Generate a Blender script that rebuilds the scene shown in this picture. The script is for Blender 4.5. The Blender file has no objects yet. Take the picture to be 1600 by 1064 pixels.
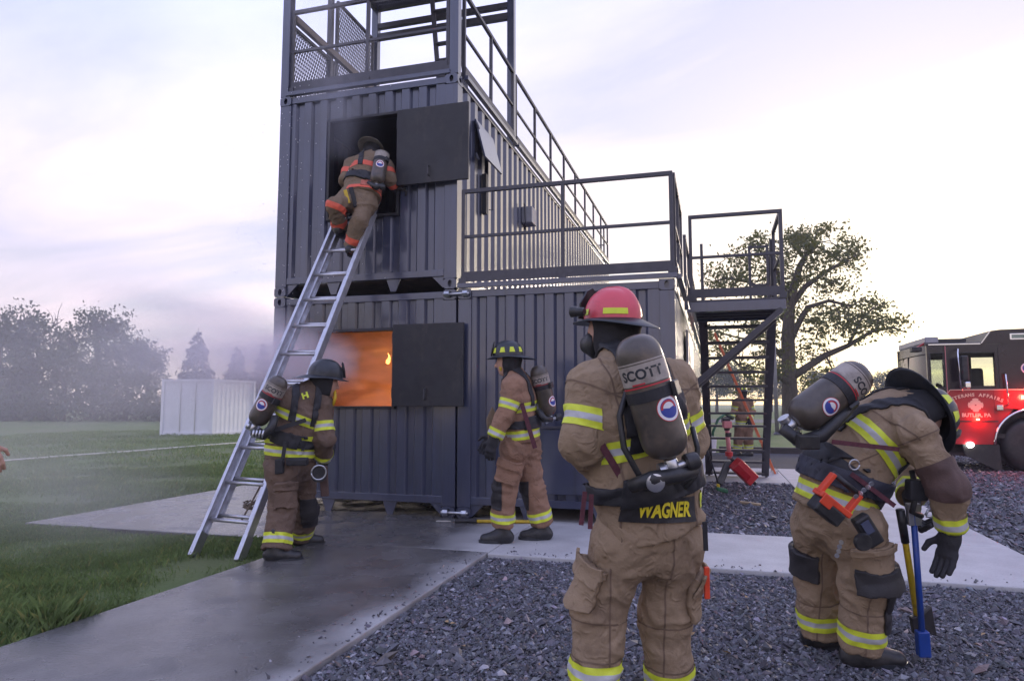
import bpy, bmesh, math, random
import numpy as np
from mathutils import Vector, Matrix
from mathutils.bvhtree import BVHTree

S = bpy.context.scene
COL = S.collection
rng = np.random.default_rng(7)
random.seed(7)
R_ = math.radians

# ------------------------------------------------------------------ camera
CAM = np.array([2.8465, -7.4259, 1.2681])
FPX, PITCH, YAW = 1083.4, 0.091446, -0.284857
FW = np.array([math.sin(YAW)*math.cos(PITCH), math.cos(YAW)*math.cos(PITCH), math.sin(PITCH)])
RT = np.array([math.cos(YAW), -math.sin(YAW), 0.0])
UP = np.cross(RT, FW)
cd = bpy.data.cameras.new('camera')
cam = bpy.data.objects.new('camera', cd)
COL.objects.link(cam)
cd.sensor_width = 36
cd.lens = 36*FPX/1600
cd.clip_start = 0.05
cd.clip_end = 3000
cam.matrix_world = Matrix(((RT[0], UP[0], -FW[0], CAM[0]), (RT[1], UP[1], -FW[1], CAM[1]), (RT[2], UP[2], -FW[2], CAM[2]), (0, 0, 0, 1)))
S.camera = cam

def at(x, y, d):
    """world point seen in the photograph at pixel x, y at d metres along the view axis"""
    return CAM + d*(FW + RT*(x-800)/FPX + UP*(532-y)/FPX)

# ------------------------------------------------------------------ world, sun, exposure
SUN_AZ, SUN_EL = R_(14), R_(5.5)          # azimuth measured from +Y towards +X
w = bpy.data.worlds.new('World')
S.world = w
w.use_nodes = True
wn, wl = w.node_tree.nodes, w.node_tree.links
wn.clear()
def wnode(t, **kw):
    n = wn.new(t)
    for k, v in kw.items(): setattr(n, k, v)
    return n
def wmath(op, a, b=None, clamp=False):
    n = wnode('ShaderNodeMath', operation=op, use_clamp=clamp)
    for i, v in enumerate((a, b)):
        if v is None: continue
        if isinstance(v, (int, float)): n.inputs[i].default_value = v
        else: wl.new(v, n.inputs[i])
    return n.outputs[0]
tc = wnode('ShaderNodeTexCoord')
sky = wnode('ShaderNodeTexSky', sky_type='NISHITA', sun_disc=False, sun_elevation=SUN_EL, sun_rotation=SUN_AZ, altitude=200, air_density=1.0, dust_density=0.8, ozone_density=1.2)
sep = wnode('ShaderNodeSeparateXYZ'); wl.new(tc.outputs['Generated'], sep.inputs[0])
zz = wmath('MAXIMUM', wmath('ADD', sep.outputs['Z'], 0.12), 0.06)
comb = wnode('ShaderNodeCombineXYZ')
wl.new(wmath('DIVIDE', sep.outputs['X'], zz), comb.inputs[0]); wl.new(wmath('DIVIDE', sep.outputs['Y'], zz), comb.inputs[1])
mp = wnode('ShaderNodeMapping'); mp.inputs['Scale'].default_value = (0.55, 1.25, 1); mp.inputs['Rotation'].default_value = (0, 0, 0.5); mp.inputs['Location'].default_value = (3.1, 1.7, 0)
wl.new(comb.outputs[0], mp.inputs[0])
cn = wnode('ShaderNodeTexNoise'); cn.inputs['Scale'].default_value = 1.0; cn.inputs['Detail'].default_value = 7; cn.inputs['Roughness'].default_value = 0.56; cn.inputs['Distortion'].default_value = 0.5
wl.new(mp.outputs[0], cn.inputs['Vector'])
cr = wnode('ShaderNodeValToRGB'); cr.color_ramp.elements[0].position = 0.36; cr.color_ramp.elements[1].position = 0.66
cr.color_ramp.elements[0].color = (0.48, 0.48, 0.48, 1); cr.color_ramp.elements[1].color = (0.9, 0.9, 0.9, 1)
wl.new(cn.outputs['Fac'], cr.inputs[0])
sd = Vector((math.sin(SUN_AZ)*math.cos(SUN_EL), math.cos(SUN_AZ)*math.cos(SUN_EL), math.sin(SUN_EL)))
dot = wnode('ShaderNodeVectorMath', operation='DOT_PRODUCT'); wl.new(tc.outputs['Generated'], dot.inputs[0]); dot.inputs[1].default_value = sd
# thin high cloud: lavender away from the low sun, cream around it
glow = wmath('POWER', wmath('MAXIMUM', dot.outputs['Value'], 0.0), 7.0)
ccol = wnode('ShaderNodeMix', data_type='RGBA'); wl.new(glow, ccol.inputs['Factor'])
elv = wnode('ShaderNodeMapRange'); elv.inputs[1].default_value = 0.04; elv.inputs[2].default_value = 0.52; wl.new(sep.outputs['Z'], elv.inputs[0])
base = wnode('ShaderNodeMix', data_type='RGBA'); wl.new(elv.outputs[0], base.inputs['Factor'])
base.inputs['A'].default_value = (6.7, 5.2, 5.0, 1); base.inputs['B'].default_value = (4.75, 5.1, 8.3, 1)
wl.new(base.outputs['Result'], ccol.inputs['A']); ccol.inputs['B'].default_value = (8.2, 6.3, 4.4, 1)
mixc = wnode('ShaderNodeMix', data_type='RGBA'); wl.new(cr.outputs[0], mixc.inputs['Factor'])
skym = wnode('ShaderNodeMix', data_type='RGBA', blend_type='MULTIPLY'); skym.inputs['Factor'].default_value = 1
wl.new(sky.outputs[0], skym.inputs['A']); skym.inputs['B'].default_value = (0.52, 0.72, 1.05, 1)
wl.new(skym.outputs['Result'], mixc.inputs['A']); wl.new(ccol.outputs['Result'], mixc.inputs['B'])
bg = wnode('ShaderNodeBackground'); bg.inputs['Strength'].default_value = 0.1
wl.new(mixc.outputs['Result'], bg.inputs['Color'])
wo = wnode('ShaderNodeOutputWorld'); wl.new(bg.outputs[0], wo.inputs[0])

sl = bpy.data.lights.new('sun', 'SUN')
sl.energy = 0.9; sl.angle = R_(10); sl.color = (1.0, 0.86, 0.72)
so = bpy.data.objects.new('sun', sl); COL.objects.link(so)
so.rotation_euler = (-sd).to_track_quat('-Z', 'Y').to_euler()

S.view_settings.view_transform = 'Standard'
S.view_settings.look = 'None'
S.view_settings.exposure = 1.2
S.view_settings.gamma = 1
S.view_settings.use_curve_mapping = False
S.render.engine = 'CYCLES'
S.cycles.use_denoising = True
S.cycles.max_bounces = 14
S.cycles.volume_bounces = 14
S.cycles.transparent_max_bounces = 12
S.cycles.volume_step_rate = 1.0
S.cycles.volume_max_steps = 128
S.cycles.sample_clamp_indirect = 6

# ------------------------------------------------------------------ materials
MATS = {}
def pm(name, col, rough=0.6, metal=0.0, var=0.15, vscale=6.0, bump=0.0, bscale=80.0, spec=0.5, emit=None, estr=0.0, coat=0.0, stretch=(1, 1, 1), dirt=None, dscale=2.0, attr=None, backscat=None, wrinkle=0.0):
    m = bpy.data.materials.new(name); m.use_nodes = True
    nt = m.node_tree; n, l = nt.nodes, nt.links
    b = n['Principled BSDF']
    b.inputs['Roughness'].default_value = rough
    b.inputs['Metallic'].default_value = metal
    b.inputs['Specular IOR Level'].default_value = spec
    b.inputs['Coat Weight'].default_value = coat
    b.inputs['Coat Roughness'].default_value = 0.14
    b.inputs['Coat IOR'].default_value = 1.55 if coat >= 1.0 else 1.5
    t = n.new('ShaderNodeTexCoord')
    mpp = n.new('ShaderNodeMapping'); mpp.inputs['Scale'].default_value = stretch
    l.new(t.outputs['Object'], mpp.inputs[0])
    nz = n.new('ShaderNodeTexNoise'); nz.inputs['Scale'].default_value = vscale; nz.inputs['Detail'].default_value = 6; nz.inputs['Roughness'].default_value = 0.6
    l.new(mpp.outputs[0], nz.inputs['Vector'])
    mx = n.new('ShaderNodeMix'); mx.data_type = 'RGBA'
    mr = n.new('ShaderNodeMapRange'); mr.inputs[1].default_value = 0.3; mr.inputs[2].default_value = 0.7
    l.new(nz.outputs['Fac'], mr.inputs[0]); l.new(mr.outputs[0], mx.inputs['Factor'])
    mx.inputs['A'].default_value = tuple(c*(1-var) for c in col)+(1,)
    mx.inputs['B'].default_value = tuple(min(1, c*(1+var)) for c in col)+(1,)
    out = mx.outputs['Result']
    if dirt:
        nd = n.new('ShaderNodeTexNoise'); nd.inputs['Scale'].default_value = dscale; nd.inputs['Detail'].default_value = 8; nd.inputs['Roughness'].default_value = 0.7
        l.new(mpp.outputs[0], nd.inputs['Vector'])
        m2 = n.new('ShaderNodeMapRange'); m2.inputs[1].default_value = 0.5; m2.inputs[2].default_value = 0.75
        l.new(nd.outputs['Fac'], m2.inputs[0])
        mxd = n.new('ShaderNodeMix'); mxd.data_type = 'RGBA'; l.new(m2.outputs[0], mxd.inputs['Factor'])
        l.new(out, mxd.inputs['A']); mxd.inputs['B'].default_value = tuple(dirt)+(1,)
        out = mxd.outputs['Result']
    if attr:
        a = n.new('ShaderNodeAttribute'); a.attribute_name = attr
        ma = n.new('ShaderNodeMix'); ma.data_type = 'RGBA'; ma.blend_type = 'MULTIPLY'; ma.inputs['Factor'].default_value = 1
        l.new(out, ma.inputs['A']); l.new(a.outputs['Color'], ma.inputs['B']); out = ma.outputs['Result']
    l.new(out, b.inputs['Base Color'])
    if bump:
        nb = n.new('ShaderNodeTexNoise'); nb.inputs['Scale'].default_value = bscale; nb.inputs['Detail'].default_value = 5
        l.new(mpp.outputs[0], nb.inputs['Vector'])
        bp = n.new('ShaderNodeBump'); bp.inputs['Strength'].default_value = bump; bp.inputs['Distance'].default_value = 0.01
        l.new(nb.outputs['Fac'], bp.inputs['Height']); l.new(bp.outputs[0], b.inputs['Normal'])
        if wrinkle:
            nw = n.new('ShaderNodeTexNoise'); nw.inputs['Scale'].default_value = 17; nw.inputs['Detail'].default_value = 3; nw.inputs['Distortion'].default_value = 1.6
            try: nw.noise_type = 'RIDGED_MULTIFRACTAL'
            except Exception: pass
            l.new(mpp.outputs[0], nw.inputs['Vector'])
            bw = n.new('ShaderNodeBump'); bw.inputs['Strength'].default_value = wrinkle; bw.inputs['Distance'].default_value = 0.012
            l.new(nw.outputs['Fac'], bw.inputs['Height']); l.new(bw.outputs[0], bp.inputs['Normal'])
    if emit:
        b.inputs['Emission Color'].default_value = tuple(emit)+(1,); b.inputs['Emission Strength'].default_value = estr
    if backscat:
        tr = n.new('ShaderNodeBsdfTranslucent'); tr.inputs[0].default_value = tuple(backscat)+(1,)
        ms = n.new('ShaderNodeMixShader'); ms.inputs[0].default_value = 0.4
        l.new(b.outputs[0], ms.inputs[1]); l.new(tr.outputs[0], ms.inputs[2]); l.new(ms.outputs[0], n['Material Output'].inputs[0])
    MATS[name] = m
    return m

paint = pm('container_paint', (0.037, 0.045, 0.086), 0.36, var=0.12, vscale=3, bump=0.03, bscale=30, spec=0.5, coat=1.0, dirt=(0.034, 0.038, 0.068), dscale=1.3, stretch=(3, 3, 0.7))
paint_dark = pm('shutter_black_steel', (0.018, 0.018, 0.022), 0.55, var=0.35, vscale=4, bump=0.04, dirt=(0.032, 0.03, 0.03), dscale=6)
steel_dark = pm('railing_dark_steel', (0.055, 0.053, 0.065), 0.42, var=0.15, vscale=10, bump=0.04)
interior_m = pm('burn_room_steel', (0.13, 0.085, 0.055), 0.75, var=0.45, vscale=3, dirt=(0.025, 0.018, 0.015), dscale=2.5, bump=0.15, bscale=14)
zinc = pm('galvanised_steel', (0.55, 0.56, 0.58), 0.34, metal=0.9, var=0.15, vscale=14)
alu = pm('ladder_aluminium', (0.60, 0.60, 0.63), 0.36, metal=0.75, var=0.16, vscale=18, dirt=(0.30, 0.29, 0.29), dscale=9)
black_m = pm('black_webbing', (0.018, 0.018, 0.021), 0.62, var=0.3, vscale=30, bump=0.15, bscale=220)
rubber = pm('black_rubber', (0.02, 0.02, 0.021), 0.45, var=0.3, vscale=20, bump=0.05, dirt=(0.06, 0.055, 0.05), dscale=8)
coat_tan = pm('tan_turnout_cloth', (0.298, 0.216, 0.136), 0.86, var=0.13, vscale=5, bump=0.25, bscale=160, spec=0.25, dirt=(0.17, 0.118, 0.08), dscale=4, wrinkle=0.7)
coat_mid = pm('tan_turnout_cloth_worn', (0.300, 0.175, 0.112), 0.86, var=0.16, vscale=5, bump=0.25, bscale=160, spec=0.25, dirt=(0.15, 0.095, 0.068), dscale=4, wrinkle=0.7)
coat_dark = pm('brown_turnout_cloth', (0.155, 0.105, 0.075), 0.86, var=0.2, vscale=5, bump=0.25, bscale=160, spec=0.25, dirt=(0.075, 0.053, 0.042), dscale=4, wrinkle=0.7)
coat_khaki = pm('khaki_turnout_cloth', (0.215, 0.155, 0.10), 0.86, var=0.2, vscale=6, bump=0.2, bscale=120, spec=0.25, dirt=(0.12, 0.09, 0.065), dscale=6, wrinkle=0.7)
patch_blk = pm('black_leather_patch', (0.022, 0.02, 0.021), 0.6, var=0.3, vscale=20, bump=0.12, bscale=120)
cuff_brown = pm('dark_brown_elbow_patch', (0.095, 0.056, 0.046), 0.75, var=0.2, vscale=14, bump=0.2, bscale=140)
lime = pm('lime_reflective', (0.66, 0.74, 0.045), 0.5, var=0.10, vscale=16, bump=0.1, bscale=300, emit=None)
silver = pm('silver_reflective', (0.47, 0.47, 0.47), 0.4, var=0.12, vscale=16, bump=0.1, bscale=300)
redstripe = pm('orange_red_reflective', (0.72, 0.115, 0.06), 0.55, var=0.12, vscale=20)
skin = pm('skin', (0.52, 0.30, 0.22), 0.55, var=0.08, vscale=12, bump=0.04, bscale=120)
glove_m = pm('black_glove', (0.024, 0.023, 0.026), 0.75, var=0.3, vscale=30, bump=0.25, bscale=140)
hood_m = pm('black_hood', (0.02, 0.019, 0.021), 0.9, var=0.2, vscale=30, bump=0.2, bscale=180)
hel_red = pm('red_helmet', (0.66, 0.085, 0.11), 0.33, var=0.08, vscale=8, spec=0.5, dirt=(0.42, 0.05, 0.06), dscale=7)
hel_blk = pm('black_helmet', (0.022, 0.026, 0.032), 0.36, var=0.3, vscale=10, dirt=(0.06, 0.055, 0.055), dscale=9, bump=0.05)
hel_tan = pm('smoke_stained_helmet', (0.25, 0.22, 0.185), 0.5, var=0.3, vscale=12)
tank_m = pm('cylinder_composite', (0.070, 0.058, 0.046), 0.36, var=0.4, vscale=9, bump=0.05, bscale=60, dirt=(0.16, 0.115, 0.08), dscale=7, coat=0.12)
tank_lab = pm('cylinder_label_cream', (0.34, 0.30, 0.255), 0.5, var=0.2, vscale=18, dirt=(0.15, 0.12, 0.095), dscale=12)
white_p = pm('white_print', (0.75, 0.74, 0.74), 0.5, var=0.05)
red_p = pm('red_print', (0.48, 0.03, 0.04), 0.5, var=0.05)
blue_p = pm('blue_print', (0.03, 0.05, 0.28), 0.5, var=0.05)
yel_p = pm('yellow_letters', (0.80, 0.66, 0.03), 0.6, var=0.08, vscale=30)
ora = pm('orange_plastic', (0.72, 0.07, 0.025), 0.42, var=0.1, vscale=10)
yel_h = pm('yellow_fibreglass', (0.62, 0.42, 0.02), 0.42, var=0.2, vscale=12, dirt=(0.12, 0.09, 0.03), dscale=12)
blu_h = pm('blue_tool_paint', (0.015, 0.06, 0.30), 0.4, var=0.2, vscale=12, dirt=(0.05, 0.05, 0.08), dscale=12)
red_tool = pm('red_tool_paint', (0.50, 0.03, 0.035), 0.4, var=0.1)
strap_red = pm('red_black_webbing', (0.10, 0.025, 0.035), 0.7, var=0.4, vscale=60, bump=0.15, bscale=250)
pinkpole = pm('pale_red_pole', (0.62, 0.22, 0.22), 0.4, var=0.1)
orange_l = pm('orange_fibreglass', (0.70, 0.16, 0.06), 0.45, var=0.15)
green_m = pm('green_plastic', (0.03, 0.13, 0.06), 0.5, var=0.15)
truck_red = pm('truck_red_paint', (0.36, 0.012, 0.02), 0.26, var=0.05, vscale=3, coat=0.2)
truck_blk = pm('truck_black_paint', (0.016, 0.012, 0.016), 0.25, var=0.1, vscale=3, coat=0.1)
chrome = pm('chrome', (0.7, 0.7, 0.72), 0.16, metal=1.0, var=0.05)
gold_t = pm('gold_reflective_letters', (0.80, 0.55, 0.40), 0.45, var=0.06)
bark = pm('bark', (0.085, 0.068, 0.056), 0.9, var=0.35, vscale=6, bump=0.7, bscale=9, stretch=(2, 2, 0.5))
leaf_oak = pm('oak_leaf', (0.075, 0.095, 0.03), 0.6, var=0.4, vscale=0.7, attr='shade', backscat=(0.16, 0.15, 0.035))
leaf_far = pm('far_leaf', (0.05, 0.075, 0.035), 0.7, var=0.4, vscale=0.3, attr='shade', backscat=(0.06, 0.08, 0.03))
needle = pm('spruce_needle', (0.03, 0.055, 0.035), 0.7, var=0.35, vscale=0.4, attr='shade')
blade_m = pm('grass_blade', (0.15, 0.21, 0.07), 0.55, var=0.35, vscale=0.8, attr='shade', backscat=(0.16, 0.24, 0.065))
wood_m = pm('weathered_timber', (0.075, 0.062, 0.058), 0.85, var=0.3, vscale=6, bump=0.4, bscale=30, stretch=(0.3, 3, 3))
stone_m = pm('crushed_stone', (0.100, 0.099, 0.112), 0.62, var=0.3, vscale=25, bump=0.3, bscale=90, attr='shade')
shed_m = pm('white_storage_paint', (0.72, 0.72, 0.74), 0.5, var=0.06, vscale=2)
rope_m = pm('worn_rope', (0.16, 0.12, 0.085), 0.9, var=0.3, vscale=60, bump=0.5, bscale=240)
charred = pm('charred_wood', (0.02, 0.017, 0.015), 0.9, var=0.4, vscale=12, bump=0.5, bscale=30)

def streaks(m, col, lo, hi, amount, scale=(9, 9, 0.35)):
    n, l = m.node_tree.nodes, m.node_tree.links; b = n['Principled BSDF']; src = b.inputs['Base Color'].links[0].from_socket
    t = n.new('ShaderNodeTexCoord'); mp_ = n.new('ShaderNodeMapping'); mp_.inputs['Scale'].default_value = scale; l.new(t.outputs['Object'], mp_.inputs[0])
    z = n.new('ShaderNodeTexNoise'); z.inputs['Scale'].default_value = 1.3; z.inputs['Detail'].default_value = 6; z.inputs['Roughness'].default_value = 0.65; l.new(mp_.outputs[0], z.inputs['Vector'])
    r = n.new('ShaderNodeMapRange'); r.inputs[1].default_value = lo; r.inputs[2].default_value = hi; r.inputs[4].default_value = amount; l.new(z.outputs['Fac'], r.inputs[0])
    x = n.new('ShaderNodeMix'); x.data_type = 'RGBA'; l.new(r.outputs[0], x.inputs['Factor']); l.new(src, x.inputs['A']); x.inputs['B'].default_value = tuple(col)+(1,); l.new(x.outputs['Result'], b.inputs['Base Color'])
streaks(paint, (0.024, 0.025, 0.036), 0.54, 0.72, 0.5)
streaks(paint, (0.075, 0.05, 0.045), 0.66, 0.76, 0.4, (16, 16, 0.8))
streaks(paint_dark, (0.05, 0.042, 0.04), 0.58, 0.72, 0.7, (5, 5, 2.0))
def glass_mat(name, tint, rough=0.03, mixf=0.35):
    m = bpy.data.materials.new(name); m.use_nodes = True
    n, l = m.node_tree.nodes, m.node_tree.links
    b = n['Principled BSDF']; b.inputs['Base Color'].default_value = (0.02, 0.02, 0.022, 1); b.inputs['Roughness'].default_value = rough
    t = n.new('ShaderNodeBsdfTransparent'); t.inputs[0].default_value = tuple(tint)+(1,)
    fr = n.new('ShaderNodeFresnel'); fr.inputs[0].default_value = 1.5
    ad = n.new('ShaderNodeMath'); ad.operation = 'ADD'; ad.use_clamp = True; ad.inputs[1].default_value = mixf
    l.new(fr.outputs[0], ad.inputs[0])
    ms = n.new('ShaderNodeMixShader'); l.new(ad.outputs[0], ms.inputs[0]); l.new(t.outputs[0], ms.inputs[1]); l.new(b.outputs[0], ms.inputs[2])
    l.new(ms.outputs[0], n['Material Output'].inputs[0])
    return m
glass = glass_mat('cab_glass', (0.8, 0.85, 0.85), mixf=0.12)
def emitter(name, col, st):
    m = bpy.data.materials.new(name); m.use_nodes = True
    n, l = m.node_tree.nodes, m.node_tree.links
    n.remove(n['Principled BSDF'])
    e = n.new('ShaderNodeEmission'); e.inputs[0].default_value = tuple(col)+(1,); e.inputs[1].default_value = st
    l.new(e.outputs[0], n['Material Output'].inputs[0])
    return m
red_lamp = emitter('red_warning_lamp', (1.0, 0.06, 0.03), 22)
white_lamp = emitter('white_step_lamp', (1, 0.97, 0.9), 8)
flame_m = bpy.data.materials.new('flame'); flame_m.use_nodes = True
_n, _l = flame_m.node_tree.nodes, flame_m.node_tree.links
_n.remove(_n['Principled BSDF'])
_t = _n.new('ShaderNodeTexCoord'); _nz = _n.new('ShaderNodeTexNoise'); _nz.inputs['Scale'].default_value = 9
_l.new(_t.outputs['Object'], _nz.inputs['Vector'])
_cr = _n.new('ShaderNodeValToRGB'); _cr.color_ramp.elements[0].color = (1, 0.16, 0.01, 1); _cr.color_ramp.elements[1].color = (1, 0.55, 0.15, 1)
_l.new(_nz.outputs['Fac'], _cr.inputs[0])
_e = _n.new('ShaderNodeEmission'); _e.inputs[1].default_value = 9; _l.new(_cr.outputs[0], _e.inputs[0]); _l.new(_e.outputs[0], _n['Material Output'].inputs[0])
# ------------------------------------------------------------------ mesh helpers
ORG = {}
def link(o, parent=None, loc=None):
    COL.objects.link(o)
    if parent is not None:
        o.parent = parent
        ORG[o.name] = ORG[parent.name]
    else:
        o.location = loc
        ORG[o.name] = np.array(loc, float)
    return o
def tag(o, label=None, cat=None, group=None, kind=None):
    if label: o['label'] = label
    if cat: o['category'] = cat
    if group: o['group'] = group
    if kind: o['kind'] = kind
    return o
def thing(name, label, cat, loc, group=None):
    o = bpy.data.objects.new(name, None); o.empty_display_size = 0.2
    link(o, None, tuple(float(v) for v in loc))
    return tag(o, label, cat, group)
def nrm(v):
    v = np.asarray(v, float); return v/(np.linalg.norm(v)+1e-12)
def vec(*a): return np.array(a, float)

class MB:
    def __init__(s): s.v = []; s.f = []; s.m = []; s.n = 0
    def add(s, verts, faces, mi=0):
        verts = np.asarray(verts, float).reshape(-1, 3)
        for f in faces: s.f.append(tuple(int(i)+s.n for i in f)); s.m.append(mi)
        s.v.append(verts); s.n += len(verts); return s
    def frame_box(s, c, ax, ay, az, hx, hy, hz, mi=0):
        c = np.asarray(c, float)
        P = [c+ax*hx*i+ay*hy*j+az*hz*k for k in (-1, 1) for j in (-1, 1) for i in (-1, 1)]
        return s.add(P, [(0, 2, 3, 1), (4, 5, 7, 6), (0, 1, 5, 4), (2, 6, 7, 3), (0, 4, 6, 2), (1, 3, 7, 5)], mi)
    def box(s, x0, x1, y0, y1, z0, z1, mi=0):
        return s.frame_box(((x0+x1)/2, (y0+y1)/2, (z0+z1)/2), vec(1, 0, 0), vec(0, 1, 0), vec(0, 0, 1), abs(x1-x0)/2, abs(y1-y0)/2, abs(z1-z0)/2, mi)
    def bar(s, a, b, wd, ht, up=(0, 0, 1), mi=0):
        a, b = np.asarray(a, float), np.asarray(b, float); d = nrm(b-a); up = np.asarray(up, float)
        if abs(d@nrm(up)) > 0.98: up = vec(0, 1, 0) if abs(d[1]) < 0.9 else vec(1, 0, 0)
        sx = nrm(np.cross(d, up)); uz = np.cross(sx, d)
        return s.frame_box((a+b)/2, sx, d, uz, wd/2, np.linalg.norm(b-a)/2, ht/2, mi)
    def tube(s, pts, rad, n=10, mi=0, cap=True):
        pts = [np.asarray(p, float) for p in pts]
        if not hasattr(rad, '__len__'): rad = [rad]*len(pts)
        V = []; up = None
        for i, p in enumerate(pts):
            d = nrm(pts[min(i+1, len(pts)-1)]-pts[max(i-1, 0)])
            if up is None: up = vec(0, 0, 1) if abs(d[2]) < 0.9 else vec(1, 0, 0)
            x = nrm(np.cross(d, up)); y = np.cross(x, d); up = y
            for k in range(n):
                t = 2*math.pi*k/n
                V.append(p+rad[i]*(math.cos(t)*x+math.sin(t)*y))
        F = []
        for i in range(len(pts)-1):
            for k in range(n):
                a = i*n+k; b = i*n+(k+1) % n
                F.append((a, a+n, b+n, b))
        if cap:
            F.append(tuple(range(n))); F.append(tuple(reversed([len(V)-n+k for k in range(n)])))
        return s.add(V, F, mi)
    def lathe(s, c, axis, prof, n=20, ref=None, mi=0, rngs=None):
        """prof: list of (along axis, radius)"""
        a = nrm(axis); r = nrm(np.cross(a, ref if ref is not None else (vec(0, 0, 1) if abs(a[2]) < 0.9 else vec(1, 0, 0)))); q = np.cross(a, r)
        V = [np.asarray(c)+a*h+rr*(math.cos(2*math.pi*k/n)*r+math.sin(2*math.pi*k/n)*q) for h, rr in prof for k in range(n)]
        F = [(i*n+k, i*n+(k+1) % n, (i+1)*n+(k+1) % n, (i+1)*n+k) for i in range(len(prof)-1) for k in range(n)]
        F.append(tuple(reversed(range(n)))); F.append(tuple(len(V)-n+k for k in range(n)))
        return s.add(V, F, mi)
    def prism(s, pts2, o, ax, ay, az, h, mi=0):
        """polygon pts2 in plane (ax, ay) at o, extruded along az by h"""
        o = np.asarray(o, float); n = len(pts2)
        A = [o+ax*p[0]+ay*p[1] for p in pts2]; B = [p+az*h for p in A]
        F = [tuple(reversed(range(n))), tuple(range(n, 2*n))]+[(i, (i+1) % n, n+(i+1) % n, n+i) for i in range(n)]
        return s.add(A+B, F, mi)
    def build(s, name, mats, parent=None, loc=None, smooth=False, bevel=0.0, label=None, auto=None):
        if not isinstance(mats, (list, tuple)): mats = [mats]
        V = np.concatenate(s.v) if s.v else np.zeros((0, 3))
        if parent is None and loc is None:
            loc = ((V[:, 0].min()+V[:, 0].max())/2, (V[:, 1].min()+V[:, 1].max())/2, V[:, 2].min())
        og = ORG[parent.name] if parent is not None else np.array(loc, float)
        me = bpy.data.meshes.new(name)
        me.from_pydata([tuple(p) for p in (V-og)], [], s.f)
        for m in mats: me.materials.append(m)
        if len(mats) > 1: me.polygons.foreach_set('material_index', s.m)
        if smooth: me.polygons.foreach_set('use_smooth', [True]*len(me.polygons))
        me.update()
        o = bpy.data.objects.new(name, me); link(o, parent, None if parent is not None else tuple(float(v) for v in loc))
        if bevel:
            b = o.modifiers.new('bevel', 'BEVEL'); b.width = bevel; b.segments = 2; b.limit_method = 'ANGLE'
        if auto:
            try: me.set_sharp_from_angle(angle=auto)
            except Exception: pass
        if label: o['label'] = label
        return o

def raw_mesh(name, V, F, mats, parent=None, loc=None, mi=None, smooth=True, attr=None):
    og = ORG[parent.name] if parent is not None else np.array(loc, float)
    V = np.asarray(V, float)-og; F = np.asarray(F)
    me = bpy.data.meshes.new(name)
    me.vertices.add(len(V)); me.vertices.foreach_set('co', V.astype(np.float32).ravel())
    k = F.shape[1]
    me.loops.add(F.size); me.loops.foreach_set('vertex_index', F.astype(np.int32).ravel())
    me.polygons.add(len(F)); me.polygons.foreach_set('loop_start', np.arange(0, F.size, k, dtype=np.int32))
    if mi is not None: me.polygons.foreach_set('material_index', np.asarray(mi, dtype=np.int32))
    me.polygons.foreach_set('use_smooth', np.full(len(F), smooth))
    for m in (mats if isinstance(mats, (list, tuple)) else [mats]): me.materials.append(m)
    if attr is not None:
        a = me.color_attributes.new('shade', 'FLOAT_COLOR', 'POINT')
        c = np.ones((len(V), 4), np.float32); c[:, :3] = attr
        a.data.foreach_set('color', c.ravel())
    me.update(calc_edges=True); me.validate()
    o = bpy.data.objects.new(name, me)
    return link(o, parent, None if parent is not None else tuple(float(v) for v in loc))

def copy_tree(src, parent=None, loc=None):
    c = src.copy(); COL.objects.link(c)
    if parent is not None: c.parent = parent
    else: c.location = loc
    for ch in list(src.children): copy_tree(ch, c)
    return c

TEXTS = {}
def text2d(s, size=1.0, bold=0.0):
    """triangles of a line of lettering, centred, in a plane"""
    k = (s, size, bold)
    if k in TEXTS: return TEXTS[k]
    cu = bpy.data.curves.new('lettering', 'FONT'); cu.body = s; cu.size = size; cu.align_x = 'CENTER'; cu.align_y = 'CENTER'; cu.offset = bold; cu.resolution_u = 3
    o = bpy.data.objects.new('lettering', cu); COL.objects.link(o)
    dg = bpy.context.evaluated_depsgraph_get(); e = o.evaluated_get(dg); me = e.to_mesh()
    V = np.array([v.co[:] for v in me.vertices]); me.calc_loop_triangles()
    F = [tuple(t.vertices) for t in me.loop_triangles]
    e.to_mesh_clear(); bpy.data.objects.remove(o); bpy.data.curves.remove(cu)
    TEXTS[k] = (V[:, :2], F); return TEXTS[k]

# ------------------------------------------------------------------ noise
def vnoise(P, seed=0):
    P = np.asarray(P, float); i = np.floor(P).astype(np.int64); f = P-i; f = f*f*(3-2*f)
    def h(a, b, c):
        x = (a*374761393+b*668265263+c*1440662683+seed*974634777) & 0xffffffff
        x = ((x ^ (x >> 13))*1274126177) & 0xffffffff
        x = x ^ (x >> 16)
        return (x & 0xffff)/32767.5-1
    r = 0
    for dx in (0, 1):
        wx = f[:, 0] if dx else 1-f[:, 0]
        for dy in (0, 1):
            wy = f[:, 1] if dy else 1-f[:, 1]
            for dz in (0, 1):
                wz = f[:, 2] if dz else 1-f[:, 2]
                r = r+wx*wy*wz*h(i[:, 0]+dx, i[:, 1]+dy, i[:, 2]+dz)
    return r
def fbm(P, seed=0, o=3):
    return sum(vnoise(P*2**k, seed+k)*0.5**k for k in range(o))

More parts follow.
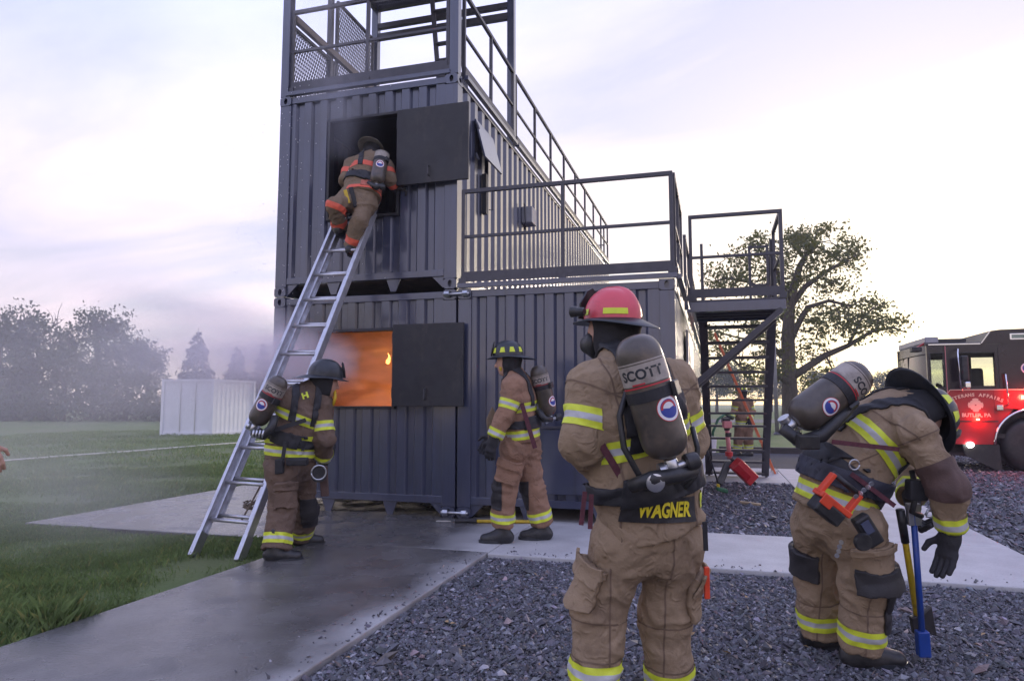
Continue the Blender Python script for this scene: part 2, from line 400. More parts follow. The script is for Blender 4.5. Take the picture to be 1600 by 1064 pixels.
# ------------------------------------------------------------------ signed distance bodies
def prim(a, b, ra, rb, tagname='x', side=None, flat=1.0, k=0.03, cut=None):
    return dict(a=np.asarray(a, float), b=np.asarray(b, float), ra=ra, rb=rb, tag=tagname, side=None if side is None else nrm(side), flat=flat, k=k, cut=cut)
def pdist(p, P):
    d = p['b']-p['a']; L2 = d@d+1e-12
    t = np.clip(((P-p['a'])@d)/L2, 0, 1)
    q = P-(p['a']+t[:, None]*d)
    if p['side'] is not None:
        c = q@p['side']; q = q-np.outer(c*(1-1/p['flat']), p['side'])
    r = np.sqrt((q*q).sum(1))-(p['ra']+(p['rb']-p['ra'])*t)
    for c in (p['cut'] or []):
        r = np.maximum(r, (P-c[0])@c[1])
    return r, t
def field(prims, P):
    d = None
    for p in prims:
        r, _ = pdist(p, P)
        if d is None: d = r
        else:
            k = p['k']; h = np.clip(0.5+0.5*(d-r)/k, 0, 1)
            d = d*(1-h)+r*h-k*h*(1-h)
    return d
def sdf_surface(prims, vox):
    lo = np.min([np.minimum(p['a'], p['b'])-max(p['ra'], p['rb'])*max(1, p['flat']) for p in prims], 0)-3*vox
    hi = np.max([np.maximum(p['a'], p['b'])+max(p['ra'], p['rb'])*max(1, p['flat']) for p in prims], 0)+3*vox
    n = np.ceil((hi-lo)/vox).astype(int)+1
    g = [lo[i]+vox*np.arange(n[i]) for i in range(3)]
    D = np.full(n, 1.0)
    for p in prims:
        m = max(p['ra'], p['rb'])*max(1, p['flat'])+p['k']*1.5+2*vox
        l = np.minimum(p['a'], p['b'])-m; h = np.maximum(p['a'], p['b'])+m
        i0 = np.clip(((l-lo)/vox).astype(int), 0, n-1); i1 = np.clip(((h-lo)/vox).astype(int)+2, 1, n)
        sub = tuple(slice(i0[i], i1[i]) for i in range(3))
        X, Y, Z = np.meshgrid(g[0][sub[0]], g[1][sub[1]], g[2][sub[2]], indexing='ij')
        r, _ = pdist(p, np.stack([X.ravel(), Y.ravel(), Z.ravel()], 1)); r = r.reshape(X.shape)
        d = D[sub]; k = p['k']; hh = np.clip(0.5+0.5*(d-r)/k, 0, 1)
        D[sub] = d*(1-hh)+r*hh-k*hh*(1-hh)
    s = D < 0
    c = [s[i:n[0]-1+i, j:n[1]-1+j, k:n[2]-1+k] for i in (0, 1) for j in (0, 1) for k in (0, 1)]
    anyc = np.logical_or.reduce(c); allc = np.logical_and.reduce(c)
    act = anyc & ~allc
    idx = np.full(act.shape, -1, np.int64); A = np.argwhere(act); idx[act] = np.arange(len(A))
    acc = np.zeros((len(A), 3)); cnt = np.zeros(len(A))
    cor = [(i, j, k) for i in (0, 1) for j in (0, 1) for k in (0, 1)]
    for a in range(8):
        for b in range(a+1, 8):
            da = np.array(cor[b])-np.array(cor[a])
            if abs(da).sum() != 1: continue
            va = D[tuple((A+cor[a]).T)]; vb = D[tuple((A+cor[b]).T)]
            mk = (va < 0) != (vb < 0)
            t = va/np.where(mk, va-vb, 1)
            acc[mk] += (A+cor[a]+t[:, None]*da)[mk]; cnt[mk] += 1
    V = lo+vox*acc/cnt[:, None]
    F = []
    for ax in range(3):
        b_, c_ = (ax+1) % 3, (ax+2) % 3
        s0 = [slice(None)]*3; s1 = [slice(None)]*3; s0[ax] = slice(0, -1); s1[ax] = slice(1, None)
        ed = s[tuple(s0)] != s[tuple(s1)]
        E_ = np.argwhere(ed)
        E_ = E_[(E_[:, b_] > 0) & (E_[:, c_] > 0) & (E_[:, b_] < n[b_]-1) & (E_[:, c_] < n[c_]-1)]
        q = []
        for ob, oc in ((-1, -1), (0, -1), (0, 0), (-1, 0)):
            e = E_.copy(); e[:, b_] += ob; e[:, c_] += oc; q.append(idx[tuple(e.T)])
        q = np.stack(q, 1)
        fl = ~s[tuple(E_.T)]
        q[fl] = q[fl][:, ::-1]
        F.append(q)
    F = np.concatenate(F); F = F[(F >= 0).all(1)]
    e = vox*0.25
    for _ in range(2):
        d0 = field(prims, V)
        gr = np.stack([(field(prims, V+np.eye(3)[i]*e)-field(prims, V-np.eye(3)[i]*e))/(2*e) for i in range(3)], 1)
        gl = np.sqrt((gr*gr).sum(1))+1e-9
        st = np.clip(d0/gl, -vox*0.6, vox*0.6)
        V = V-gr/gl[:, None]*st[:, None]
    return V, F
def vnormals(V, F):
    a = V[F[:, 2]]-V[F[:, 0]]; b = V[F[:, 3]]-V[F[:, 1]]
    fn = np.cross(a, b); N = np.zeros_like(V)
    for i in range(4): np.add.at(N, F[:, i], fn)
    return N/(np.sqrt((N*N).sum(1))[:, None]+1e-12)

class Garment:
    """closed soft surface; keeps which limb each vertex belongs to so trim can be cut from it"""
    def __init__(s, prims, vox, fold=0.010, seed=0, lumps=0.007):
        s.prims = prims; s.vox = vox
        V, F = sdf_surface(prims, vox)
        N = vnormals(V, F)
        dd = np.stack([pdist(p, V)[0] for p in prims], 1); tt = np.stack([pdist(p, V)[1] for p in prims], 1)
        near = dd.argmin(1); t = tt[np.arange(len(V)), near]
        if fold > 0:
            L = np.array([np.linalg.norm(p['b']-p['a']) for p in prims])[near]
            wv = vnoise(V*7, seed+3)*2.6+vnoise(V*14, seed+9)*0.9
            ph = 2*math.pi*t*L/0.075+wv
            amp = 0.55*fold*(0.15+0.9*np.abs(2*t-1)**2)*np.clip(0.45+vnoise(V*6, seed+5), 0, 1.4)
            rid = 1-np.abs(np.sin(ph*0.5))*2
            disp = amp*rid*0.8+lumps*fbm(V*6, seed+1, 3)
            wr = 1-np.abs(vnoise(np.stack([V[:, 0]*7+V[:, 2]*4, V[:, 1]*7-V[:, 2]*3, V[:, 2]*6+V[:, 0]*2], 1)+wv[:, None]*0.3, seed+21))*2.6
            disp = disp+fold*0.75*np.clip(wr, -0.35, 1)
            w2 = 1-np.abs(vnoise(V*vec(22, 22, 13)+wv[:, None]*0.5, seed+33))*2.4
            disp = disp+fold*0.30*np.clip(w2, -0.3, 1)
            V = V+N*disp[:, None]
            N = vnormals(V, F)
        s.V, s.F, s.N, s.t = V, F, N, t
        s.tags = np.array([p['tag'] for p in prims])[near]
        s.bvh = None
    def build(s, name, mat, parent, label=None):
        s.obj = raw_mesh(name, s.V, s.F, mat, parent)
        if label: s.obj['label'] = label
        return s.obj
    def patch(s, name, mats, parent, tags, planes, off=0.004, thick=0.0, bands=None, facing=None, smooth=0):
        """piece of the surface inside all planes (point, outward normal), lifted by off; bands: (point, axis, [cut positions]) gives materials"""
        ok = np.isin(s.tags, tags) if tags else np.ones(len(s.V), bool)
        m = 3*s.vox
        for p, nn in planes: ok &= ((s.V-p)@nn) < m
        if facing is not None: ok &= (s.N@nrm(facing)) > -0.05
        fk = ok[s.F].all(1)
        if not fk.any(): return None
        F = s.F[fk]; u, inv = np.unique(F, return_inverse=True); F = inv.reshape(F.shape)
        V = s.V[u]+s.N[u]*off
        og = ORG[parent.name]
        bm = bmesh.new(); vs = [bm.verts.new(tuple(v)) for v in (V-og)]
        for f in F:
            try: bm.faces.new([vs[i] for i in f])
            except ValueError: pass
        for p, nn in planes:
            bmesh.ops.bisect_plane(bm, geom=bm.verts[:]+bm.edges[:]+bm.faces[:], plane_co=Vector(p-og), plane_no=Vector(nn), clear_outer=True)
        if bands:
            bp, ba, cuts = bands
            for c in cuts:
                bmesh.ops.bisect_plane(bm, geom=bm.verts[:]+bm.edges[:]+bm.faces[:], plane_co=Vector(bp+ba*c-og), plane_no=Vector(ba))
            for f in bm.faces:
                h = (np.array(f.calc_center_median())+og-bp)@ba
                f.material_index = sum(1 for c in cuts if h > c) % len(mats)
        for _ in range(smooth): bmesh.ops.smooth_vert(bm, verts=bm.verts[:], factor=0.5, use_axis_x=True, use_axis_y=True, use_axis_z=True)
        for f in bm.faces: f.smooth = True
        if not bm.faces: bm.free(); return None
        me = bpy.data.meshes.new(name); bm.to_mesh(me); bm.free()
        for x in mats: me.materials.append(x)
        o = bpy.data.objects.new(name, me); link(o, parent)
        if thick:
            sm = o.modifiers.new('thickness', 'SOLIDIFY'); sm.thickness = thick; sm.offset = -1
        return o
    def stripe(s, parent, tags, p, axis, wd=0.075, mats=None, name='reflective_stripe', off=0.004):
        a = nrm(axis); mats = mats or [lime, silver, lime]
        return s.patch(name, mats, parent, tags, [(p-a*wd/2, -a), (p+a*wd/2, a)], off=off, bands=(p, a, [-wd/6, wd/6]) if len(mats) > 1 else None)
    def ray(s, o, d):
        if s.bvh is None: s.bvh = BVHTree.FromPolygons([tuple(v) for v in s.V], [tuple(int(i) for i in f) for f in s.F])
        r = s.bvh.ray_cast(Vector(o), Vector(d))
        return None if r[0] is None else np.array(r[0])
    def decal(s, name, mat, parent, V2, F, o, ax, ay, h=0.006):
        """flat shape V2 laid on the surface, seen from o + n"""
        n = nrm(np.cross(ax, ay)); V = []
        last = None
        for x, y in V2:
            p = o+ax*x+ay*y+n*0.4
            r = s.ray(p, -n)
            if r is None or np.linalg.norm(r-p) > 0.7: r = (o+ax*x+ay*y) if last is None else o+ax*x+ay*y+n*((last-o)@n)
            last = r; V.append(r+n*h)
        mb = MB(); mb.add(V, F); return mb.build(name, mat, parent)

def grid2d(w_, h_, nx, ny):
    V = [(-w_/2+w_*i/nx, -h_/2+h_*j/ny) for j in range(ny+1) for i in range(nx+1)]
    F = [(j*(nx+1)+i, j*(nx+1)+i+1, (j+1)*(nx+1)+i+1, (j+1)*(nx+1)+i) for j in range(ny) for i in range(nx)]
    return V, F
# ------------------------------------------------------------------ ground
def ground_mat(name, c1, c2, c3, s1, s2, bump, bs, rough=0.95):
    m = bpy.data.materials.new(name); m.use_nodes = True
    n, l = m.node_tree.nodes, m.node_tree.links; b = n['Principled BSDF']; b.inputs['Roughness'].default_value = rough; b.inputs['Specular IOR Level'].default_value = 0.2
    t = n.new('ShaderNodeTexCoord')
    a = n.new('ShaderNodeTexNoise'); a.inputs['Scale'].default_value = s1; a.inputs['Detail'].default_value = 8; l.new(t.outputs['Object'], a.inputs['Vector'])
    c = n.new('ShaderNodeTexNoise'); c.inputs['Scale'].default_value = s2; c.inputs['Detail'].default_value = 6; l.new(t.outputs['Object'], c.inputs['Vector'])
    r1 = n.new('ShaderNodeMapRange'); r1.inputs[1].default_value = 0.35; r1.inputs[2].default_value = 0.65; l.new(a.outputs['Fac'], r1.inputs[0])
    r2 = n.new('ShaderNodeMapRange'); r2.inputs[1].default_value = 0.4; r2.inputs[2].default_value = 0.7; l.new(c.outputs['Fac'], r2.inputs[0])
    x = n.new('ShaderNodeMix'); x.data_type = 'RGBA'; l.new(r1.outputs[0], x.inputs['Factor']); x.inputs['A'].default_value = c1+(1,); x.inputs['B'].default_value = c2+(1,)
    y = n.new('ShaderNodeMix'); y.data_type = 'RGBA'; l.new(r2.outputs[0], y.inputs['Factor']); l.new(x.outputs['Result'], y.inputs['A']); y.inputs['B'].default_value = c3+(1,)
    l.new(y.outputs['Result'], b.inputs['Base Color'])
    bp = n.new('ShaderNodeBump'); bp.inputs['Strength'].default_value = bump; bp.inputs['Distance'].default_value = 0.03
    d = n.new('ShaderNodeTexNoise'); d.inputs['Scale'].default_value = bs; d.inputs['Detail'].default_value = 4; l.new(t.outputs['Object'], d.inputs['Vector'])
    l.new(d.outputs['Fac'], bp.inputs['Height']); l.new(bp.outputs[0], b.inputs['Normal'])
    return m
lawn_m = ground_mat('lawn', (0.09, 0.135, 0.042), (0.14, 0.19, 0.06), (0.155, 0.17, 0.08), 1.4, 0.22, 0.8, 28)
gravel_m = ground_mat('gravel_bed', (0.055, 0.054, 0.062), (0.125, 0.122, 0.135), (0.085, 0.075, 0.075), 42, 0.8, 1.0, 55)

def concrete(name, wet):
    """broom finished concrete; wet: soaked where the hose ran, dry towards +X"""
    m = bpy.data.materials.new(name); m.use_nodes = True
    n, l = m.node_tree.nodes, m.node_tree.links; b = n['Principled BSDF']
    t = n.new('ShaderNodeTexCoord')
    def noise(s, d, vecin=None, scale=None):
        q = n.new('ShaderNodeTexNoise'); q.inputs['Scale'].default_value = s; q.inputs['Detail'].default_value = d
        if scale:
            mp_ = n.new('ShaderNodeMapping'); mp_.inputs['Scale'].default_value = scale; l.new(t.outputs['Object'], mp_.inputs[0]); l.new(mp_.outputs[0], q.inputs['Vector'])
        else: l.new(t.outputs['Object'], q.inputs['Vector'])
        return q.outputs['Fac']
    def rng_(v, a, b_, c=0.0, d=1.0):
        q = n.new('ShaderNodeMapRange'); q.inputs[1].default_value = a; q.inputs[2].default_value = b_; q.inputs[3].default_value = c; q.inputs[4].default_value = d; l.new(v, q.inputs[0]); return q.outputs[0]
    def mth(op, a, b_):
        q = n.new('ShaderNodeMath'); q.operation = op
        for i, v in enumerate((a, b_)):
            if isinstance(v, (int, float)): q.inputs[i].default_value = v
            else: l.new(v, q.inputs[i])
        return q.outputs[0]
    def mix(f, a, b_):
        q = n.new('ShaderNodeMix'); q.data_type = 'RGBA'; l.new(f, q.inputs['Factor'])
        for nm, v in (('A', a), ('B', b_)):
            if isinstance(v, tuple): q.inputs[nm].default_value = v+(1,)
            else: l.new(v, q.inputs[nm])
        return q.outputs['Result']
    dry = mix(rng_(noise(3, 9), 0.3, 0.7), (0.42, 0.41, 0.40), (0.53, 0.52, 0.505))
    dry = mix(rng_(noise(45, 4), 0.55, 0.75, 0, 0.35), dry, (0.2, 0.19, 0.18))
    soak = mix(rng_(noise(2.2, 8), 0.35, 0.7), (0.085, 0.080, 0.076), (0.15, 0.143, 0.135))
    if wet is None:
        l.new(dry, b.inputs['Base Color']); b.inputs['Roughness'].default_value = 0.8
    else:
        sp = n.new('ShaderNodeSeparateXYZ'); l.new(t.outputs['Object'], sp.inputs[0])
        e = mth('ADD', mth('MULTIPLY', sp.outputs['X'], -1.0), wet)
        e = mth('ADD', e, mth('MULTIPLY', mth('SUBTRACT', noise(1.7, 7), 0.5), 0.7))
        f = rng_(e, -0.22, 0.24)
        l.new(mix(f, dry, soak), b.inputs['Base Color'])
        pud = rng_(noise(2.6, 5), 0.36, 0.58, 0.40, 0.10)
        q = n.new('ShaderNodeMix'); q.data_type = 'FLOAT'; l.new(f, q.inputs['Factor']); q.inputs['A'].default_value = 0.8; l.new(pud, q.inputs['B'])
        l.new(q.outputs['Result'], b.inputs['Roughness'])
    bp = n.new('ShaderNodeBump'); bp.inputs['Strength'].default_value = 0.40; bp.inputs['Distance'].default_value = 0.007
    l.new(mth('ADD', noise(70, 5), mth('MULTIPLY', noise(30, 3, None, (0.3, 6, 1)), 0.7)), bp.inputs['Height']); l.new(bp.outputs[0], b.inputs['Normal'])
    return m
conc_walk = concrete('walkway_concrete', 0.92)
conc_pad = concrete('pad_concrete', 0.50)
conc_dry = concrete('dry_concrete', None)

MB().add([(-900, -60, -0.05), (900, -60, -0.05), (900, 1500, -0.05), (-900, 1500, -0.05)], [(0, 1, 2, 3)]).build('lawn', lawn_m, loc=(0, 0, -0.05))['kind'] = 'structure'
MB().add([(0.85, -16, -0.038), (34, -16, -0.038), (34, 12.4, -0.038), (0.85, 12.4, -0.038)], [(0, 1, 2, 3)]).build('gravel_bed', gravel_m, loc=(0, 0, -0.038))['kind'] = 'structure'
def slab(name, x0, x1, y0, y1, m, z=0.0):
    o = MB().box(x0, x1, y0, y1, -0.16, z).build(name, m, loc=(0, 0, 0), bevel=0.008); o['kind'] = 'structure'; return o
slab('walkway', -0.80, 0.93, -12, -1.612, conc_walk)
slab('concrete_pad', -4.32, 0.93, -1.60, 13.5, conc_pad, 0.0)
slab('concrete_strip', 0.938, 5.32, -1.66, -0.12, conc_dry, -0.002)
slab('container_foundation', 0.938, 2.62, -0.112, 13.5, conc_dry, -0.003)
slab('side_path', 3.97, 5.32, -0.112, 7.4, conc_dry, -0.002)
slab('stair_pad', 2.628, 3.962, 4.72, 7.4, conc_dry, -0.004)

# distant road and mist-pale ground beyond the lawn strip on the right
MB().add([(-40, 44, -0.03), (300, 44, -0.03), (300, 56, -0.03), (-40, 56, -0.03)], [(0, 1, 2, 3)]).build('road', pm('asphalt', (0.07, 0.07, 0.072), 0.85, var=0.15, vscale=4), loc=(0, 0, -0.044))['kind'] = 'structure'

# landscape timbers along the back of the gravel lot
for i, (x0, x1, y) in enumerate([(2.9, 5.4, 12.42), (5.42, 7.9, 12.44), (7.92, 10.4, 12.42), (10.42, 12.9, 12.45), (12.92, 15.4, 12.43)]):
    o = MB().box(x0, x1, y, y+0.16, -0.05, 0.12).build('landscape_timber', wood_m, bevel=0.015)
    tag(o, ['dark landscape timber edging the lot just behind the stair foot', 'dark landscape timber behind the bent firefighter, second from the stairs', 'dark landscape timber edging the lot under the engine cab', 'dark landscape timber under the engine behind its front wheel', 'dark landscape timber at the far right of the lot'][i], 'timber', 'timbers edging the gravel lot')

# ------------------------------------------------------------------ containers
W, H, L = 2.438, 2.591, 12.19
def corr_line(u0, u1, pitch=0.226, depth=0.038, flat_out=0.098, web=0.028):
    """trapezoid section: list of (u, d) with d = 0 outside, depth inside"""
    pts = [(u0, 0.0)]; u = u0+0.06
    while u+pitch < u1:
        inn = pitch-flat_out-2*web
        pts += [(u, 0.0), (u+web, depth), (u+web+inn, depth), (u+2*web+inn, 0.0)]
        u += pitch
    pts.append((u1, 0.0)); return pts
def corr_wall(mb, u0, u1, z0, z1, place, holes=(), **kw):
    """place(u, d, z) -> world point"""
    pts = corr_line(u0, u1, **kw); out = []
    cuts = sorted({h[i] for h in holes for i in (0, 1)})
    for (a, da), (b, db) in zip(pts, pts[1:]):
        seg = [(a, da)]
        for c in cuts:
            if a < c < b: seg.append((c, da+(db-da)*(c-a)/(b-a)))
        seg.append((b, db)); out += list(zip(seg, seg[1:]))
    for (a, da), (b, db) in out:
        if b-a < 1e-6: continue
        spans = [(z0, z1)]
        for h in holes:
            if a >= h[0]-1e-6 and b <= h[1]+1e-6:
                spans = [s for q in spans for s in ((q[0], h[2]), (h[3], q[1])) if s[1]-s[0] > 1e-4]
        for s0, s1 in spans:
            mb.add([place(a, da, s0), place(b, db, s0), place(b, db, s1), place(a, da, s1)], [(0, 1, 2, 3)])
def casting(parent, cx, cy, cz, sx, sy):
    """corner casting with oval openings; sx, sy: outward directions"""
    mb = MB(); n = 16; hx, hy, hz = 0.081, 0.089, 0.059
    def face(c, ax, ay, az, ha, hb, oa, ob, hole=True):
        V = []; F = []
        for k in range(n):
            t = 2*math.pi*(k+0.5)/n; cs, sn = math.cos(t), math.sin(t)
            q = max(abs(cs), abs(sn)); V.append(c+ax*ha*cs/q+ay*hb*sn/q)
        for k in range(n):
            t = 2*math.pi*(k+0.5)/n; V.append(c+ax*oa*math.cos(t)+ay*ob*math.sin(t))
        for k in range(n):
            t = 2*math.pi*(k+0.5)/n; V.append(c+ax*oa*math.cos(t)+ay*ob*math.sin(t)-az*0.055)
        for k in range(n):
            j = (k+1) % n; F += [(k, j, n+j, n+k), (n+k, n+j, 2*n+j, 2*n+k)]
        F.append(tuple(2*n+k for k in range(n)))
        mb.add(V, F)
    c = vec(cx, cy, cz)
    face(c+vec(0, sy*hy, 0), vec(1, 0, 0), vec(0, 0, 1), vec(0, sy, 0), hx, hz, 0.026, 0.042)
    face(c+vec(sx*hx, 0, 0), vec(0, 1, 0), vec(0, 0, 1), vec(sx, 0, 0), hy, hz, 0.042, 0.026)
    V = [c+vec(i*hx, j*hy, k*hz) for k in (-1, 1) for j in (-1, 1) for i in (-1, 1)]
    F = [(0, 2, 3, 1), (4, 5, 7, 6)]
    F.append((0, 1, 5, 4) if sy > 0 else (2, 6, 7, 3)); F.append((0, 4, 6, 2) if sx > 0 else (1, 3, 7, 5))
    mb.add(V, F)
    return mb.build('corner_casting', paint, parent)
def container(label, x0, z0, holes=(), name='shipping_container'):
    t = thing(name, label, 'container', (x0+W/2, 0.0, z0), 'stacked training containers')
    x1 = x0+W
    for sx, xc in ((-1, x0+0.081), (1, x1-0.081)):
        for sy, yc in ((-1, 0.089), (1, L-0.089)):
            casting(t, xc, yc, z0+0.059, sx, sy); casting(t, xc, yc, z0+H-0.059, sx, sy)
            MB().box(xc-0.079, xc+0.079, yc-0.083, yc+0.06 if sy < 0 else yc+0.083, z0+0.118, z0+H-0.118).build('corner_post', paint, t, bevel=0.006)
    for yc in (0.055, L-0.055):
        MB().box(x0+0.162, x1-0.162, yc-0.038, yc+0.038, z0+H-0.098, z0+H-0.018).build('top_end_rail', paint, t, bevel=0.005)
        MB().box(x0+0.162, x1-0.162, yc-0.044, yc+0.044, z0+0.150, z0+0.232).build('bottom_end_rail', paint, t, bevel=0.005)
    for xc in (x0+0.035, x1-0.035):
        MB().box(xc-0.032, xc+0.032, 0.178, L-0.178, z0+H-0.085, z0+H-0.02).build('top_side_rail', paint, t, bevel=0.005)
        MB().box(xc-0.03, xc+0.03, 0.178, L-0.178, z0+0.04, z0+0.17).build('bottom_side_rail', paint, t, bevel=0.005)
    # gussets under the front rail
    for xa, s in ((x0+0.162, 1), (x1-0.162, -1)):
        MB().prism([(0, 0), (0, 0.145), (s*0.15, 0.145)][::s], (xa, 0.03, z0+0.004), vec(1, 0, 0), vec(0, 0, 1), vec(0, 1, 0), 0.03).build('gusset', paint, t)
    for f in (0.335, 0.665):
        xm = x0+W*f
        MB().prism([(-0.035, 0), (0.035, 0), (0.09, 0.148), (-0.09, 0.148)], (xm, 0.035, z0+0.001), vec(1, 0, 0), vec(0, 0, 1), vec(0, 1, 0), 0.02).build('support_foot', paint, t)
    mb = MB(); corr_wall(mb, x0+0.158, x1-0.158, z0+0.22, z0+H-0.09, lambda u, d, z: (u, 0.028+d, z), holes); fw = mb.build('front_wall', paint if not holes else sooty(paint, (holes[0][0]+holes[0][1])/2-x0-W/2-0.15, holes[0][3]-z0+0.05, 0.85, 0.55), t)
    mb = MB(); corr_wall(mb, 0.14, L-0.14, z0+0.16, z0+H-0.075, lambda u, d, z: (x1-0.012-d, u, z), pitch=0.278, depth=0.036, flat_out=0.104, web=0.048); mb.build('side_wall', paint, t)
    mb = MB(); corr_wall(mb, 0.14, L-0.14, z0+0.16, z0+H-0.075, lambda u, d, z: (x0+0.012+d, u, z), pitch=0.278, depth=0.036, flat_out=0.104, web=0.048); mb.build('side_wall', paint, t)
    MB().box(x0+0.16, x1-0.16, L-0.08, L-0.05, z0+0.22, z0+H-0.09).build('rear_wall', paint, t)
    MB().box(x0+0.05, x1-0.05, 0.09, L-0.09, z0+H-0.045, z0+H-0.030).build('roof', paint, t)
    MB().box(x0+0.05, x1-0.05, 0.10, L-0.09, z0+0.145, z0+0.172).build('floor', interior_m, t)
    return t
def sooty(m, cx, cz, wx, wz):
    """copy of the paint with soot licked up from a window"""
    q = m.copy(); n, l = q.node_tree.nodes, q.node_tree.links; b = n['Principled BSDF']; src = b.inputs['Base Color'].links[0].from_socket
    t = n.new('ShaderNodeTexCoord'); mp_ = n.new('ShaderNodeMapping'); mp_.inputs['Location'].default_value = (-cx/wx, 0, -cz/wz); mp_.inputs['Scale'].default_value = (1/wx, 0.0, 1/wz); l.new(t.outputs['Object'], mp_.inputs[0])
    ln = n.new('ShaderNodeVectorMath'); ln.operation = 'LENGTH'; l.new(mp_.outputs[0], ln.inputs[0])
    z = n.new('ShaderNodeTexNoise'); z.inputs['Scale'].default_value = 5; z.inputs['Detail'].default_value = 7; l.new(t.outputs['Object'], z.inputs['Vector'])
    ad = n.new('ShaderNodeMath'); ad.operation = 'ADD'; l.new(ln.outputs['Value'], ad.inputs[0]); l.new(z.outputs['Fac'], ad.inputs[1])
    r = n.new('ShaderNodeMapRange'); r.inputs[1].default_value = 0.75; r.inputs[2].default_value = 1.5; r.inputs[3].default_value = 0.75; r.inputs[4].default_value = 0.0; l.new(ad.outputs[0], r.inputs[0])
    x = n.new('ShaderNodeMix'); x.data_type = 'RGBA'; l.new(r.outputs[0], x.inputs['Factor']); l.new(src, x.inputs['A']); x.inputs['B'].default_value = (0.012, 0.011, 0.012, 1); l.new(x.outputs['Result'], b.inputs['Base Color'])
    return q
GAP = 0.012
lowL = container('dark grey lower container under the tower, with the glowing window', -W, 0, [(-1.80, -0.80, 1.245, 2.135)])
lowR = container('dark grey container at ground level with railed roof beside the stairs', 0.022, 0)
upL = container('upper dark grey container stacked over the burning one, climber at its window', -W, H+GAP, [(-1.70, -0.785, 3.56, 4.785)])

def window_frame(par, x0, x1, z0, z1, m):
    for a in ((x0-0.035, x0, z0-0.035, z1+0.035), (x1, x1+0.035, z0-0.035, z1+0.035), (x0, x1, z0-0.035, z0), (x0, x1, z1, z1+0.035)):
        MB().box(a[0], a[1], 0.0, 0.10, a[2], a[3]).build('window_frame', m, par, bevel=0.004)
window_frame(lowL, -1.80, -0.80, 1.245, 2.135, paint_dark)
window_frame(upL, -1.70, -0.785, 3.56, 4.785, paint_dark)
def shutter(par, x0, x1, z0, z1):
    s = MB().box(x0, x1, -0.075, -0.045, z0, z1).build('window_shutter', paint_dark, par, bevel=0.004, label='black steel shutter swung open flat against the wall')
    for zz_ in (z0+0.16, z1-0.16):
        MB().tube([(x0-0.012, -0.03, zz_-0.06), (x0-0.012, -0.03, zz_+0.06)], 0.016, 8).build('hinge', paint_dark, s)
    MB().tube([(x0+0.42, -0.078, z0+0.08), (x0+0.42, -0.115, z0+0.09), (x0+0.42, -0.115, z0+0.19), (x0+0.42, -0.078, z0+0.20)], 0.008, 8).build('handle', steel_dark, s)
shutter(lowL, -0.76, 0.122, 1.243, 2.195)
shutter(upL, -0.745, 0.165, 3.86, 4.79)
# flat closed hatch low on the right container
MB().box(1.0, 1.62, -0.012, 0.02, 0.30, 1.0).build('floor_hatch', paint, lowR, bevel=0.004)
MB().box(0.97, 1.65, -0.03, 0.01, 1.005, 1.03).build('hatch_rail', steel_dark, lowR)
# twist lock bridge clamps tying the boxes together
for n_, (z, lab) in enumerate(((2.53, 'galvanised bridge clamp joining the containers below the upper floor'), (0.06, 'galvanised bridge clamp joining the containers at ground level'))):
    t = thing('bridge_clamp', lab, 'clamp', (0.01, -0.05, z-0.03), 'clamps joining the containers')
    MB().tube([(-0.15, -0.035, z), (0.17, -0.035, z)], 0.016, 10).build('threaded_rod', zinc, t, smooth=True)
    for xx in (-0.10, 0.125):
        MB().lathe((xx-0.03, -0.035, z), vec(1, 0, 0), [(0, 0.034), (0.06, 0.034)], 6).build('nut', zinc, t)
        MB().box(xx-0.022, xx+0.022, -0.03, 0.02, z-0.03, z+0.03).build('hook', zinc, t)
# fittings on the long side of the upper container
sp = thing('side_window_shutter', 'pale propped steel shutter on the long side of the upper container', 'shutter', (0.0, 0.95, 3.9))
MB().frame_box((0.07, 0.97, 4.62), vec(0.25, 0, -0.97), vec(0, 1, 0), vec(0.97, 0, 0.25), 0.26, 0.36, 0.012).build('panel', paint, sp, bevel=0.003)
MB().box(0.0, 0.06, 0.90, 0.97, 3.72, 4.25).build('latch_bar', paint_dark, sp)
MB().tube([(0.06, 1.02, 3.80), (0.10, 1.05, 3.80), (0.10, 1.05, 4.1), (0.06, 1.02, 4.1)], 0.008, 8).build('handle', steel_dark, sp)
for zz_ in (4.42, 4.82): MB().tube([(0.02, 0.62, zz_), (0.05, 0.62, zz_-0.08)], 0.018, 8).build('hinge', steel_dark, sp)
eb = thing('electrical_box', 'small grey junction box on the bright corrugated side wall', 'box', (0.05, 3.0, 4.08))
MB().box(-0.01, 0.16, 2.86, 3.16, 4.10, 4.36).build('housing', pm('grey_box_paint', (0.3, 0.3, 0.31), 0.5), eb, bevel=0.01)
MB().tube([(0.05, 2.82, 4.4), (0.07, 2.82, 4.1), (0.03, 2.84, 4.03)], 0.012, 8).build('conduit', steel_dark, eb)
# pale panel leaning on the right container's long side
MB().box(2.475, 2.505, 2.3, 4.4, 0.15, 2.28).build('side_panel', pm('pale_steel_panel', (0.42, 0.40, 0.40), 0.3, var=0.1, vscale=3, stretch=(1, 4, 1)), lowR, bevel=0.004)

